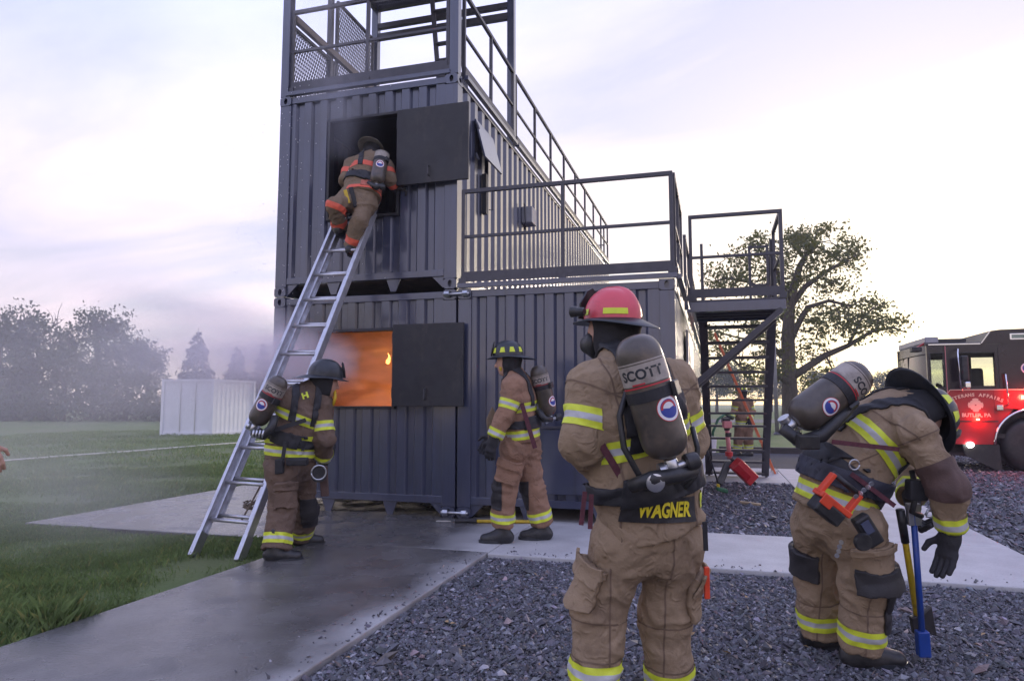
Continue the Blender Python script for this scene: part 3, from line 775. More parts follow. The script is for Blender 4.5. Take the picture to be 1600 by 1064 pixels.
# ------------------------------------------------------------------ guard rails
def rail_run(name, label, p0, p1, z, n, outward, posts_first=True, group='roof guard rails', h=1.10, toe=True, m=steel_dark, sz=0.042, channel=True):
    p0, p1 = vec(*p0, z), vec(*p1, z); d = nrm(p1-p0); o = nrm(vec(*outward, 0))
    t = thing(name, label, 'railing', (p0+p1)/2, group)
    for i in range(n+1):
        q = p0+(p1-p0)*i/n
        MB().bar(q, q+vec(0, 0, h-0.02), sz, sz, up=d).build('post', m, t, bevel=0.003)
        MB().bar(q+o*0.03-vec(0, 0, 0.01), q+o*0.03+vec(0, 0, 0.07), 0.09, 0.02, up=o).build('bracket', m, t)
    MB().bar(p0-d*sz/2+vec(0, 0, h), p1+d*sz/2+vec(0, 0, h), sz+0.004, sz+0.004).build('top_rail', m, t, bevel=0.004)
    MB().bar(p0+vec(0, 0, h*0.51), p1+vec(0, 0, h*0.51), sz-0.008, sz-0.008).build('mid_rail', m, t, bevel=0.003)
    if toe: MB().bar(p0+o*0.026+vec(0, 0, 0.085), p1+o*0.026+vec(0, 0, 0.085), 0.008, 0.115).build('toe_board', m, t)
    if channel: MB().bar(p0-d*0.05+o*0.045+vec(0, 0, -0.022), p1+d*0.05+o*0.045+vec(0, 0, -0.022), 0.06, 0.052).build('base_channel', paint, t, bevel=0.003)
    return t
Z1, Z2 = H+0.055, 2*H+GAP+0.055
rail_run('guard_railing', 'dark steel railing along the front edge of the lower container roof', (0.07, 0.045), (2.44, 0.045), Z1, 2, (0, -1))
rail_run('guard_railing', 'dark steel railing running back along the lower roof edge to the landing', (2.46, 0.11), (2.46, 1.70), Z1, 2, (1, 0))
rail_run('guard_railing', 'railing along the lower roof edge behind the stair landing', (2.46, 3.0), (2.46, 12.0), Z1, 6, (1, 0))
rail_run('guard_railing', 'dark steel railing across the front of the tower top, smoke rising past it', (-2.31, 0.06), (-0.15, 0.06), Z2, 2, (0, -1))
rail_run('guard_railing', 'sunlit railing beside the tower frame on the upper roof edge', (-0.02, 0.26), (-0.02, 2.40), Z2, 2, (1, 0), m=steel_dark)
rail_run('guard_railing', 'long receding railing along the upper roof edge above the striped wall', (-0.02, 2.56), (-0.02, 12.1), Z2, 8, (1, 0))
rail_run('guard_railing', 'short railing across the far end of the upper roof', (-0.12, 12.1), (-2.35, 12.1), Z2, 2, (0, 1))

# ------------------------------------------------------------------ tower frame on the roof
tw = thing('tower_frame', 'dark steel tower frame with mesh panels rising from the upper roof', 'tower frame', (-1.22, 1.25, 2*H+GAP))
ZT = 2*H+GAP
for (x, y) in ((-2.385, 0.06), (-0.055, 0.06), (-0.055, 2.45), (-2.385, 2.45)):
    MB().box(x-0.055, x+0.055, y-0.055, y+0.055, ZT, 9.6).build('tower_post', paint, tw, bevel=0.005)
for zc, hh in ((7.28, 0.10), (7.46, 0.08), (7.80, 0.12)):
    MB().box(-2.33, -0.11, 2.41, 2.49, zc-hh/2, zc+hh/2).build('cross_beam', steel_dark, tw)
for x in (-2.385, -0.055):
    MB().box(x-0.04, x+0.04, 0.115, 2.395, 7.74, 7.86).build('cross_beam', steel_dark, tw)
MB().box(-2.33, -0.11, 0.02, 0.10, 7.74, 7.86).build('cross_beam', steel_dark, tw)
for y in (0.8, 1.6): MB().box(-2.34, -0.1, y-0.03, y+0.03, 7.70, 7.79).build('floor_joist', steel_dark, tw)
gm = MB()
for i in range(72):
    x = -2.33+i*0.031
    gm.box(x, x+0.006, 0.11, 2.4, 7.80, 7.835)
for i in range(20):
    y = 0.16+i*0.115
    gm.box(-2.33, -0.11, y, y+0.006, 7.806, 7.829)
g_ = gm.build('floor_grating', steel_dark, tw); g_['kind'] = 'stuff'
def mesh_panel(y0, y1, z0, z1):
    mb = MB(); x = -2.385; sw, lw = 0.046, 0.115; k = lw/sw
    c = y0*k-z1
    while c < y1*k-z0+0.0:
        for s in (1, -1):
            pts = []
            if s == 1: f = lambda y: y*k-c
            else: f = lambda y: (z0+z1)-(y*k-c)
            ya, yb = max(y0, (z0+c)/k), min(y1, (z1+c)/k)
            if yb-ya > 0.005: mb.bar((x, ya, f(ya)), (x, yb, f(yb)), 0.007, 0.010, up=(1, 0, 0))
        c += lw
    o = mb.build('mesh_infill', steel_dark, tw); o['kind'] = 'stuff'
    for a in ((y0, y1, z0-0.02, z0+0.02), (y0, y1, z1-0.02, z1+0.02)): MB().box(x-0.02, x+0.02, a[0], a[1], a[2], a[3]).build('mesh_frame', steel_dark, tw)
    for a in (y0, y1): MB().box(x-0.02, x+0.02, a-0.02, a+0.02, z0+0.02, z1-0.02).build('mesh_frame', steel_dark, tw)
mesh_panel(0.16, 1.16, ZT+0.06, 6.22); mesh_panel(1.24, 2.34, ZT+0.06, 7.2)
MB().box(-2.36, -2.30, 0.12, 2.39, 6.26, 6.35).build('side_rail', pm('rusty_rail', (0.13, 0.10, 0.085), 0.6, var=0.3), tw)
MB().box(-2.42, -2.35, 1.03, 1.10, ZT, 7.74).build('side_post', steel_dark, tw)
# steep ship's ladder inside the tower
la, lb = vec(-0.95, 1.9, ZT+0.02), vec(-1.30, 2.2, 7.8)
for dx in (0, 0.42): MB().bar(la+vec(dx, 0, 0), lb+vec(dx, 0, 0), 0.03, 0.07, up=(1, 0, 0)).build('ladder_stringer', steel_dark, tw)
for i in range(9):
    q = la+(lb-la)*(i+0.5)/9
    MB().bar(q, q+vec(0.42, 0, 0), 0.10, 0.02).build('ladder_tread', steel_dark, tw)

# ------------------------------------------------------------------ stair and landing
stt = thing('steel_stair', 'dark steel open-tread stair and landing bolted beside the containers', 'stair', (3.1, 3.5, -0.003))
SX0, SX1, SY0, SY1 = 2.56, 3.72, 1.75, 2.95
MB().box(SX0, SX1, SY0, SY0+0.06, 2.45, 2.575).build('landing_beam', paint, stt, bevel=0.004)
MB().box(SX0, SX1, SY1-0.06, SY1, 2.45, 2.575).build('landing_beam', paint, stt, bevel=0.004)
for x in (SX0, SX1-0.06): MB().box(x, x+0.06, SY0+0.062, SY1-0.062, 2.45, 2.573).build('landing_beam', paint, stt)
for i in range(3): MB().box(SX0+0.062, SX1-0.062, SY0+0.3*(i+1)-0.02, SY0+0.3*(i+1)+0.02, 2.47, 2.55).build('joist', steel_dark, stt)
for i in range(7):
    y = SY0+0.004+i*0.17
    MB().box(SX0+0.003, SX1-0.003, y, y+0.16, 2.577, 2.60).build('deck_plank', steel_dark, stt)
for x in (SX0+0.03, SX1-0.05):
    MB().bar((2.52 if False else x, SY0+0.02, 2.45), (2.53, SY0+0.02, 1.46), 0.07, 0.09, up=(0, 1, 0)).build('diagonal_brace', steel_dark, stt) if x > 3 else None
MB().bar((SX1-0.05, SY1-0.02, 2.45), (2.53, SY1-0.02, 1.46), 0.07, 0.09, up=(0, 1, 0)).build('diagonal_brace', steel_dark, stt)
NT = 12; sy_a, sy_b = SY1+0.02, 5.6
for x in (2.70, 3.64):
    MB().bar((x, sy_a, 2.50), (x, sy_b, 0.03), 0.04, 0.12, up=(1, 0, 0)).build('stringer', steel_dark, stt, bevel=0.003)
for i in range(NT):
    f = (i+0.6)/NT; z = 2.53*(1-f); y = sy_a+(sy_b-sy_a)*f
    MB().box(2.725, 3.615, y-0.10, y+0.13, z-0.035, z).build('tread', steel_dark, stt, bevel=0.003)
# stair handrails
for x in (2.70, 3.66):
    a, b = vec(x, sy_a, 2.6), vec(x, sy_b, 0.05)
    MB().bar(a+vec(0, 0, 1.0), b+vec(0, 0, 1.0), 0.04, 0.04).build('handrail', steel_dark, stt)
    MB().bar(a+vec(0, 0, 0.55), b+vec(0, 0, 0.55), 0.034, 0.034).build('handrail', steel_dark, stt)
    for f in (0.0, 0.34, 0.67, 1.0):
        q = a+(b-a)*f; MB().bar(q-vec(0, 0, 0.05), q+vec(0, 0, 1.0), 0.04, 0.04).build('handrail_post', steel_dark, stt)
rail_run('guard_railing', 'dark railing across the front of the stair landing against the oak', (SX0+0.02, SY0+0.03), (SX1-0.03, SY0+0.03), 2.602, 1, (0, -1), group='landing guard rails', channel=False)
rail_run('guard_railing', 'railing along the outer right side of the stair landing', (SX1-0.03, SY0+0.10), (SX1-0.03, SY1-0.03), 2.602, 1, (1, 0), group='landing guard rails', channel=False)
# small swing gate at the top of the stair
gt = thing('landing_gate', 'small dark tube gate standing open on the stair landing', 'gate', (3.45, SY1-0.05, 2.602))
for x in (3.36, 3.60): MB().bar((x, SY1-0.05, 2.602), (x, SY1-0.05, 3.52), 0.035, 0.035).build('gate_post', steel_dark, gt)
for z in (3.50, 2.95): MB().bar((3.36, SY1-0.05, z), (3.60, SY1-0.05, z), 0.03, 0.03).build('gate_rail', steel_dark, gt)

# ------------------------------------------------------------------ fire room inside the lower container
br = thing('burn_room_wall', 'rusty brown steel wall seen inside the glowing window', 'wall', (-1.22, 2.2, 0.172))
for i in range(8):
    z = 0.176+i*0.29
    MB().box(-2.36, -0.06, 2.20, 2.24, z, z+0.284).build('wall_plate', interior_m, br, bevel=0.004)
fp = thing('fire_crib', 'burning stack of timber glowing inside the lower window', 'fire', (-0.75, 1.35, 0.172))
k = 0
for lay in range(4):
    for j in range(4):
        z = 0.21+lay*0.09
        if lay % 2: MB().box(-1.15+j*0.22, -1.07+j*0.22, 0.95, 1.75, z, z+0.085).build('timber', charred, fp)
        else: MB().box(-1.20, -0.35, 1.0+j*0.22, 1.08+j*0.22, z, z+0.085).build('timber', charred, fp)
def flame(cx, cy, z0, h, r, seed):
    mb = MB(); q = np.random.default_rng(seed); pts = []; rad = []
    for i in range(9):
        f = i/8; pts.append((cx+0.09*h*(math.sin(f*5+seed)-math.sin(seed))+q.normal()*0.012*h, cy+0.05*h*math.cos(f*4+seed), z0+h*f)); rad.append(max(0.004, r*(1-f)**0.8*(0.6+1.6*f if f < 0.3 else 1.0)))
    mb.tube(pts, rad, 9); return mb.build('flame', flame_m, fp, smooth=True)
for i, a in enumerate([(-1.0, 1.2, 0.45, 0.75, 0.09), (-0.8, 1.4, 0.5, 0.95, 0.11), (-0.6, 1.2, 0.5, 0.85, 0.10), (-0.5, 1.5, 0.5, 0.7, 0.08), (-0.72, 1.05, 0.48, 0.55, 0.07)]): flame(*a, i)
flame(-1.31, 0.9, 1.80, 0.14, 0.035, 11)
for p, e, r in (((-0.78, 0.80, 0.85), 11, 0.12), ((-1.31, 0.90, 1.88), 1.2, 0.04)):
    ld = bpy.data.lights.new('fire_light', 'POINT'); ld.energy = e; ld.color = (1.0, 0.50, 0.18); ld.shadow_soft_size = r
    lo_ = bpy.data.objects.new('fire_light', ld); link(lo_, fp); lo_.location = Vector(np.array(p)-ORG[fp.name])

# ------------------------------------------------------------------ ladder
ld_ = thing('extension_ladder', 'aluminium extension ladder leaning into the upper window, climber on it', 'ladder', (-1.3, -2.28, -0.045))
LA, LB = vec(-1.05, -2.30, -0.05), vec(-0.925, -0.10, 3.72)
lu = nrm(LB-LA); lx = vec(1, 0.0, 0); lnn = nrm(np.cross(lx, lu)); lx = np.cross(lu, lnn)
Llen = np.linalg.norm(LB-LA)
def rail(a, b, inward, wdt, dep):
    mb = MB(); up = lnn
    mb.bar(a, b, 0.006, dep, up=up)                         # web
    for s in (-1, 1): mb.bar(a+lnn*s*dep/2+inward*wdt/2, b+lnn*s*dep/2+inward*wdt/2, wdt, 0.006, up=up)
    return mb
wid = 0.50
for sgn, off in ((1, 0.0), (-1, -wid)):
    a = LA+lx*off; b = a+lu*(Llen-0.25)
    rail(a, b, -lx*sgn, 0.032, 0.085).build('bed_rail', alu, ld_, bevel=0.0015)
    MB().frame_box(a+lu*0.10-lx*sgn*0.012, lx, lu, lnn, 0.022, 0.11, 0.05).build('foot_plate', zinc, ld_, bevel=0.004)
    a2 = a-lx*sgn*0.055-lnn*0.045+lu*0.34; b2 = a2+lu*(Llen-0.30)
    rail(a2, b2, -lx*sgn, 0.028, 0.075).build('fly_rail', alu, ld_, bevel=0.0015)
for i in range(12):
    h = 0.33+i*0.356
    if h > Llen-0.3: break
    a = LA+lu*h
    MB().tube([a-lx*0.03, a-lx*(wid-0.03)], 0.017, 10).build('rung', alu, ld_, smooth=True)
    a = LA+lu*(h+0.06)-lnn*0.045
    if h > 0.3: MB().tube([a-lx*0.07, a-lx*(wid-0.07)], 0.016, 10).build('rung', alu, ld_, smooth=True)
for i in range(22):
    q = LA+lu*(0.5+i*0.178)-lnn*0.045
    MB().tube([q-lx*0.052, q-lx*0.042], 0.012, 8).build('rivet', steel_dark, ld_)
for i in range(7):
    q = LA+lu*(Llen-0.95+i*0.085)-lnn*0.087
    MB().frame_box(q-lx*0.068, lx, lu, lnn, 0.013, 0.02, 0.003).build('red_grip_mark', redstripe, ld_)
# halyard
hal = thing('halyard_rope', 'knotted rope hanging off the ladder\'s lowest rungs', 'rope', LA-lx*0.28+vec(0, 0, 0.0))
r0 = LA-lx*0.24-lnn*0.06
pts = [r0+lu*s_+vec(0.02*math.sin(s_*3), 0, 0)-lnn*0.03+lx*(0.16*(s_-0.35)/1.0 if s_ < 2.2 else 0.28) for s_ in np.linspace(0.35, 1.7, 14)]
MB().tube(pts, 0.008, 8).build('rope_line', rope_m, hal, smooth=True)
cen = r0+lu*0.62-lnn*0.05
for i in range(4):
    q = np.random.default_rng(i); pp = [cen+vec(0.05*math.cos(t+i)+q.normal()*0.008, 0.03*math.sin(t*1.3+i), -0.05-0.09*math.sin(t*0.5)*(0.6+0.4*i/4)) for t in np.linspace(0, 5.6, 16)]
    MB().tube(pp, 0.008, 6).build('rope_loop', rope_m, hal, smooth=True)
# ------------------------------------------------------------------ firefighters
def helmet(parent, c, fwd, up, shell, brim_m, style='trad', scale=1.0, stripes=lime, name='helmet', shield=True):
    f = nrm(fwd); u = nrm(np.asarray(up)-f*(np.asarray(up)@f)); lf = np.cross(u, f)
    n, m = 40, 10; a, b, h = 0.128*scale, 0.108*scale, 0.135*scale
    V = []; F = []
    for i in range(m+1):
        ph = (math.pi/2)*i/m
        for k in range(n):
            t = 2*math.pi*k/n
            rid = 1.0
            if style == 'trad': rid = 1+0.045*max(0, math.cos(8*t))**4*math.cos(ph)**0.5*min(1, i/1.5)
            else: rid = 1+0.05*math.exp(-(math.sin(t)/0.22)**2)*math.sin(ph)**1.0
            cp = math.cos(ph)**0.8
            V.append(c+f*a*cp*math.cos(t)*rid+lf*b*cp*math.sin(t)*rid+u*h*math.sin(ph)**0.95*(1.0+(0.06 if style != 'trad' and abs(math.sin(t)) < 0.3 else 0)))
    for i in range(m):
        for k in range(n): F.append((i*n+k, i*n+(k+1) % n, (i+1)*n+(k+1) % n, (i+1)*n+k))
    F.append(tuple(range(m*n, (m+1)*n)))
    mb = MB(); mb.add(V, F); hs = mb.build(name, shell, parent, smooth=True)
    # brim, long at the back
    V = []; F = []
    for j, q in enumerate((0.90, 1.04, 1.35, 1.7, 1.72, 1.6, 1.04)):
        for k in range(n):
            t = 2*math.pi*k/n; back = max(0, -math.cos(t))**1.5; front = max(0, math.cos(t))**2
            ext = (q-1)/0.7
            wx = (0.040+(0.070 if style == 'trad' else 0.040)*back+0.012*front)*scale*ext; dz = (-0.012-0.028*back-0.004*front)*ext*scale
            th = -0.006 if j >= 5 else (-0.003 if j == 4 else 0.0)
            V.append(c+f*(a+wx)*math.cos(t)+lf*(b+wx*0.75)*math.sin(t)+u*(dz+th+0.004))
    for i in range(6):
        for k in range(n): F.append((i*n+k, (i+1)*n+k, (i+1)*n+(k+1) % n, i*n+(k+1) % n))
    mb = MB(); mb.add(V, F); mb.build('brim', brim_m, hs, smooth=True)
    # reflective blocks
    for t0 in ((0.55, 1.25, 1.9, 2.6, -0.55, -1.25, -1.9, -2.6) if style == 'trad' else (0.75, 2.2, -0.75, -2.2)):
        V = []; F = []
        for i in range(4):
            ph = (0.20+0.34*i/3) if style == 'trad' else (0.12+0.18*i/3)
            for k in range(4):
                wdt = 0.19*(1-0.35*i/3) if style == 'trad' else 0.42; t = t0+wdt*(k/1.5-1)
                cp = math.cos(ph)**0.8
                e = 1.05 if style == 'trad' else 1.03
                V.append(c+f*a*cp*math.cos(t)*e+lf*b*cp*math.sin(t)*e+u*h*math.sin(ph)**0.95*1.0)
        F = [(i*4+k, i*4+k+1, (i+1)*4+k+1, (i+1)*4+k) for i in range(3) for k in range(3)]
        mb = MB(); mb.add(V, F); mb.build('reflective_block', stripes, hs, smooth=True)
    if shield:
        o = c+f*(a+0.012)+u*0.01
        mb = MB(); mb.prism([(-0.05, 0.0), (0.05, 0.0), (0.058, 0.07), (0.03, 0.125), (0, 0.14), (-0.03, 0.125), (-0.058, 0.07)], o, lf, nrm(u-f*0.25), f, 0.008)
        mb.build('front_shield', patch_blk if style == 'trad' else hel_blk, hs)
    return hs

def head_prims(c, fwd, up, s=1.0):
    f = nrm(fwd); u = nrm(np.asarray(up)-f*(np.asarray(up)@f)); lf = np.cross(u, f)
    P = [prim(c+u*0.03*s-f*0.012, c+u*0.01*s+f*0.012, 0.098*s, 0.094*s, 'skull', lf, 0.84, 0.02),
         prim(c-u*0.045*s+f*0.035*s, c-u*0.085*s+f*0.055*s, 0.058*s, 0.036*s, 'jaw', lf, 1.1, 0.04),
         prim(c+f*0.098*s+u*0.0, c+f*0.115*s-u*0.03*s, 0.011*s, 0.016*s, 'nose', None, 1, 0.015),
         prim(c+f*0.09*s-u*0.062*s-lf*0.018, c+f*0.09*s-u*0.062*s+lf*0.018, 0.009*s, 0.009*s, 'lips', None, 1, 0.012)]
    for sg in (-1, 1):
        P.append(prim(c+lf*sg*0.082*s-f*0.012+u*0.012, c+lf*sg*0.084*s-f*0.016-u*0.02, 0.013*s, 0.010*s, 'ear', None, 1, 0.01))
        P.append(prim(c+lf*sg*0.032*s+f*0.086*s+u*0.012*s, c+lf*sg*0.042*s+f*0.082*s+u*0.012*s, 0.012*s, 0.012*s, 'eye', None, 1, 0.01))
    return P
def glove_prims(wr, d, pn, thumb, curl=0.5, s=1.0):
    d = nrm(d); pn = nrm(np.asarray(pn)-d*(np.asarray(pn)@d)); lat = np.cross(d, pn); lat = lat*(1 if lat@np.asarray(thumb) > 0 else -1)
    P = [prim(wr-d*0.04, wr+d*0.02, 0.040*s, 0.034*s, 'cuff', lat, 1.15, 0.02), prim(wr+d*0.015, wr+d*0.085*s, 0.022*s, 0.022*s, 'palm', lat, 1.95, 0.02)]
    for i, (lt, ln) in enumerate(((0.034, 0.072), (0.012, 0.082), (-0.011, 0.077), (-0.033, 0.06))):
        b0 = wr+d*0.09*s+lat*lt*s
        a1 = curl*(0.7+0.12*i); d1 = nrm(d*math.cos(a1)+pn*math.sin(a1)+lat*lt*1.5); a2 = curl*1.9; d2 = nrm(d*math.cos(a2)+pn*math.sin(a2))
        m1 = b0+d1*ln*0.55*s; e1 = m1+d2*ln*0.6*s
        P += [prim(b0-d*0.015, m1, 0.0125*s, 0.0118*s, 'finger', None, 1, 0.006), prim(m1, e1, 0.0118*s, 0.0102*s, 'finger', None, 1, 0.006)]
    t0 = wr+d*0.022*s+lat*0.034*s; t1 = t0+nrm(d*0.6+lat*0.8+pn*0.3)*0.05*s; t2 = t1+nrm(d*0.9+lat*0.2+pn*0.45)*0.038*s
    P += [prim(t0, t1, 0.0165*s, 0.0135*s, 'thumb', None, 1, 0.012), prim(t1, t2, 0.0135*s, 0.011*s, 'thumb', None, 1, 0.006)]
    return P
def boot(parent, an, toe, gz, s=1.0, up=None):
    """an: ankle joint, toe: tip direction point"""
    u = vec(0, 0, 1) if up is None else nrm(up)
    d = nrm((toe-an)-u*((toe-an)@u)); ft = an-u*((an[2]-gz) if up is None else 0.12)
    lat = np.cross(u, d); cut = [(ft, -u)]
    P = [prim(an+u*0.13, ft+u*0.07-d*0.01, 0.068*s, 0.062*s, 'shaft', None, 1, 0.03),
         prim(ft+u*0.05-d*0.055, ft+u*0.055+d*0.05, 0.054*s, 0.056*s, 'heel', lat, 0.95, 0.04, cut),
         prim(ft+u*0.05+d*0.05, ft+u*0.038+d*0.165*s, 0.056*s, 0.042*s, 'toe', lat, 1.12, 0.04, cut)]
    P[0]['cut'] = cut
    g = Garment(P, 0.009, 0.002, 3, 0.002); o = g.build('boot', rubber, parent)
    mb = MB(); n = 18; pts = []
    for k in range(n):
        t = 2*math.pi*k/n; x = math.cos(t); q = d*(0.055+0.165*x*(1 if x > 0 else 0.72))+lat*(0.058*math.sin(t)*(1.08 if x > -0.2 else 0.9)); pts.append(ft+q)
    mb.add([p+u*0.0 for p in pts]+[p+u*0.028 for p in pts], [tuple(reversed(range(n))), tuple(range(n, 2*n))]+[(i, (i+1) % n, n+(i+1) % n, n+i) for i in range(n)])
    mb.build('sole', hel_blk, o)
    return o

def wrap_cyl(name, mat, parent, V2, F, c, a, e1, r, h, mi=None):
    a = nrm(a); e1 = nrm(e1-a*(np.asarray(e1)@a)); e2 = np.cross(a, e1)
    V = [c+a*y+(r+h)*(math.cos(x/r)*e1+math.sin(x/r)*e2) for x, y in V2]
    mb = MB(); mb.add(V, F)
    if mi is not None: mb.m = list(mi)
    return mb.build(name, mat, parent)
def air_cylinder(parent, base, tip, face, r=0.087, emblem=(0.62, 0.25), label_at=0.72, text='SCOTT', body=None, strap_at=0.52, emb_r=0.05, text_off=0.0):
    """base: valve end, tip: dome end; face: direction towards the viewer side"""
    base, tip = np.asarray(base, float), np.asarray(tip, float); a = nrm(tip-base); Ln = np.linalg.norm(tip-base)
    pr = [(0, 0.022), (0.012, 0.03)]
    for i in range(9): t = i/8*math.pi/2; pr.append((0.012+0.075*(1-math.cos(t)), 0.03+(r-0.03)*math.sin(t)))
    for i in range(9): t = i/8*math.pi/2; pr.append((Ln-0.085+0.085*math.sin(t), max(0.004, r*math.cos(t)**0.75)))
    cyl = MB().lathe(base, a, pr, 36).build('air_cylinder', body or tank_m, parent, smooth=True)
    e1 = nrm(face-a*(face@a))
    # cream maker's band
    V, F = grid2d(2*math.pi*r, 0.075, 48, 1); c = base+a*Ln*label_at
    wrap_cyl('label_band', tank_lab, cyl, V, F, c, a, e1, r, 0.0015)
    for dy in (-0.046, 0.045):
        V, F = grid2d(2*math.pi*r, 0.006, 48, 1); wrap_cyl('label_line', red_p if dy < 0 else tank_lab, cyl, V, F, c+a*dy, a, e1, r, 0.0018)
    if text:
        V, F = text2d(text, 0.052, 0.0016)
        V = V+np.array([text_off, 0.0])
        wrap_cyl('maker_lettering', hel_blk, cyl, V, F, c, a, e1, r, 0.0028)
        V, F = grid2d(0.05, 0.006, 3, 1); wrap_cyl('lettering_underline', red_p, cyl, [(x+text_off-0.02, y-0.034) for x, y in V], F, c, a, e1, r, 0.0028)
    if emblem:
        n = 28; rr = [0, 0.5, 0.68, 0.74, 0.94, 1.0]; V = [(0, 0)]; F = []; mi = []
        for q in rr[1:]:
            for k in range(n): t = 2*math.pi*k/n; V.append((emb_r*q*math.cos(t), emb_r*q*math.sin(t)))
        for k in range(n):
            t = 2*math.pi*(k+0.5)/n
            F.append((0, 1+k, 1+(k+1) % n)); mi.append(0 if math.sin(t) > 0.15 else 2)
        for i in range(4):
            for k in range(n):
                t = 2*math.pi*(k+0.5)/n
                F.append((1+i*n+k, 1+(i+1)*n+k, 1+(i+1)*n+(k+1) % n, 1+i*n+(k+1) % n))
                mi.append([1 if math.sin(t) > 0.1 else 2, 2, 0, 1][i])
        wrap_cyl('round_emblem', [white_p, red_p, blue_p], cyl, [(x+r*emblem[1], y) for x, y in V], F, base+a*Ln*emblem[0], a, e1, r, 0.0022, mi)
    # strap with buckle
    V, F = grid2d(2*math.pi*r, 0.042, 40, 1); so_ = wrap_cyl('cylinder_strap', black_m, cyl, V, F, base+a*Ln*strap_at, a, e1, r, 0.004)
    so_.modifiers.new('t', 'SOLIDIFY').thickness = 0.005
    e2 = np.cross(a, e1)
    q = base+a*Ln*strap_at+(r+0.012)*(e1*0.55+e2*0.83)
    MB().frame_box(q, nrm(e2*0.55-e1*0.83), a, nrm(e1*0.55+e2*0.83), 0.03, 0.028, 0.01).build('buckle', rubber, cyl, bevel=0.004)
    # valve
    vb = MB(); vb.lathe(base-a*0.055, a, [(0, 0.02), (0.01, 0.026), (0.05, 0.026), (0.062, 0.02)], 14); vb.tube([base-a*0.03, base-a*0.03+e2*0.05], 0.016, 12)
    vb.build('valve', zinc, cyl, smooth=True, auto=0.6)
    vk = MB(); vk.lathe(base-a*0.03+e2*0.05, e2, [(0, 0.03), (0.008, 0.035), (0.045, 0.033), (0.055, 0.026)], 16); vk.build('valve_knob', rubber, cyl, smooth=True, auto=0.6)
    vg = MB(); vg.lathe(base-a*0.03-e2*0.022, -e2, [(0, 0.022), (0.01, 0.03), (0.03, 0.03)], 16); vg.build('pressure_gauge', zinc, cyl, smooth=True, auto=0.6)
    return cyl, a, e1, e2

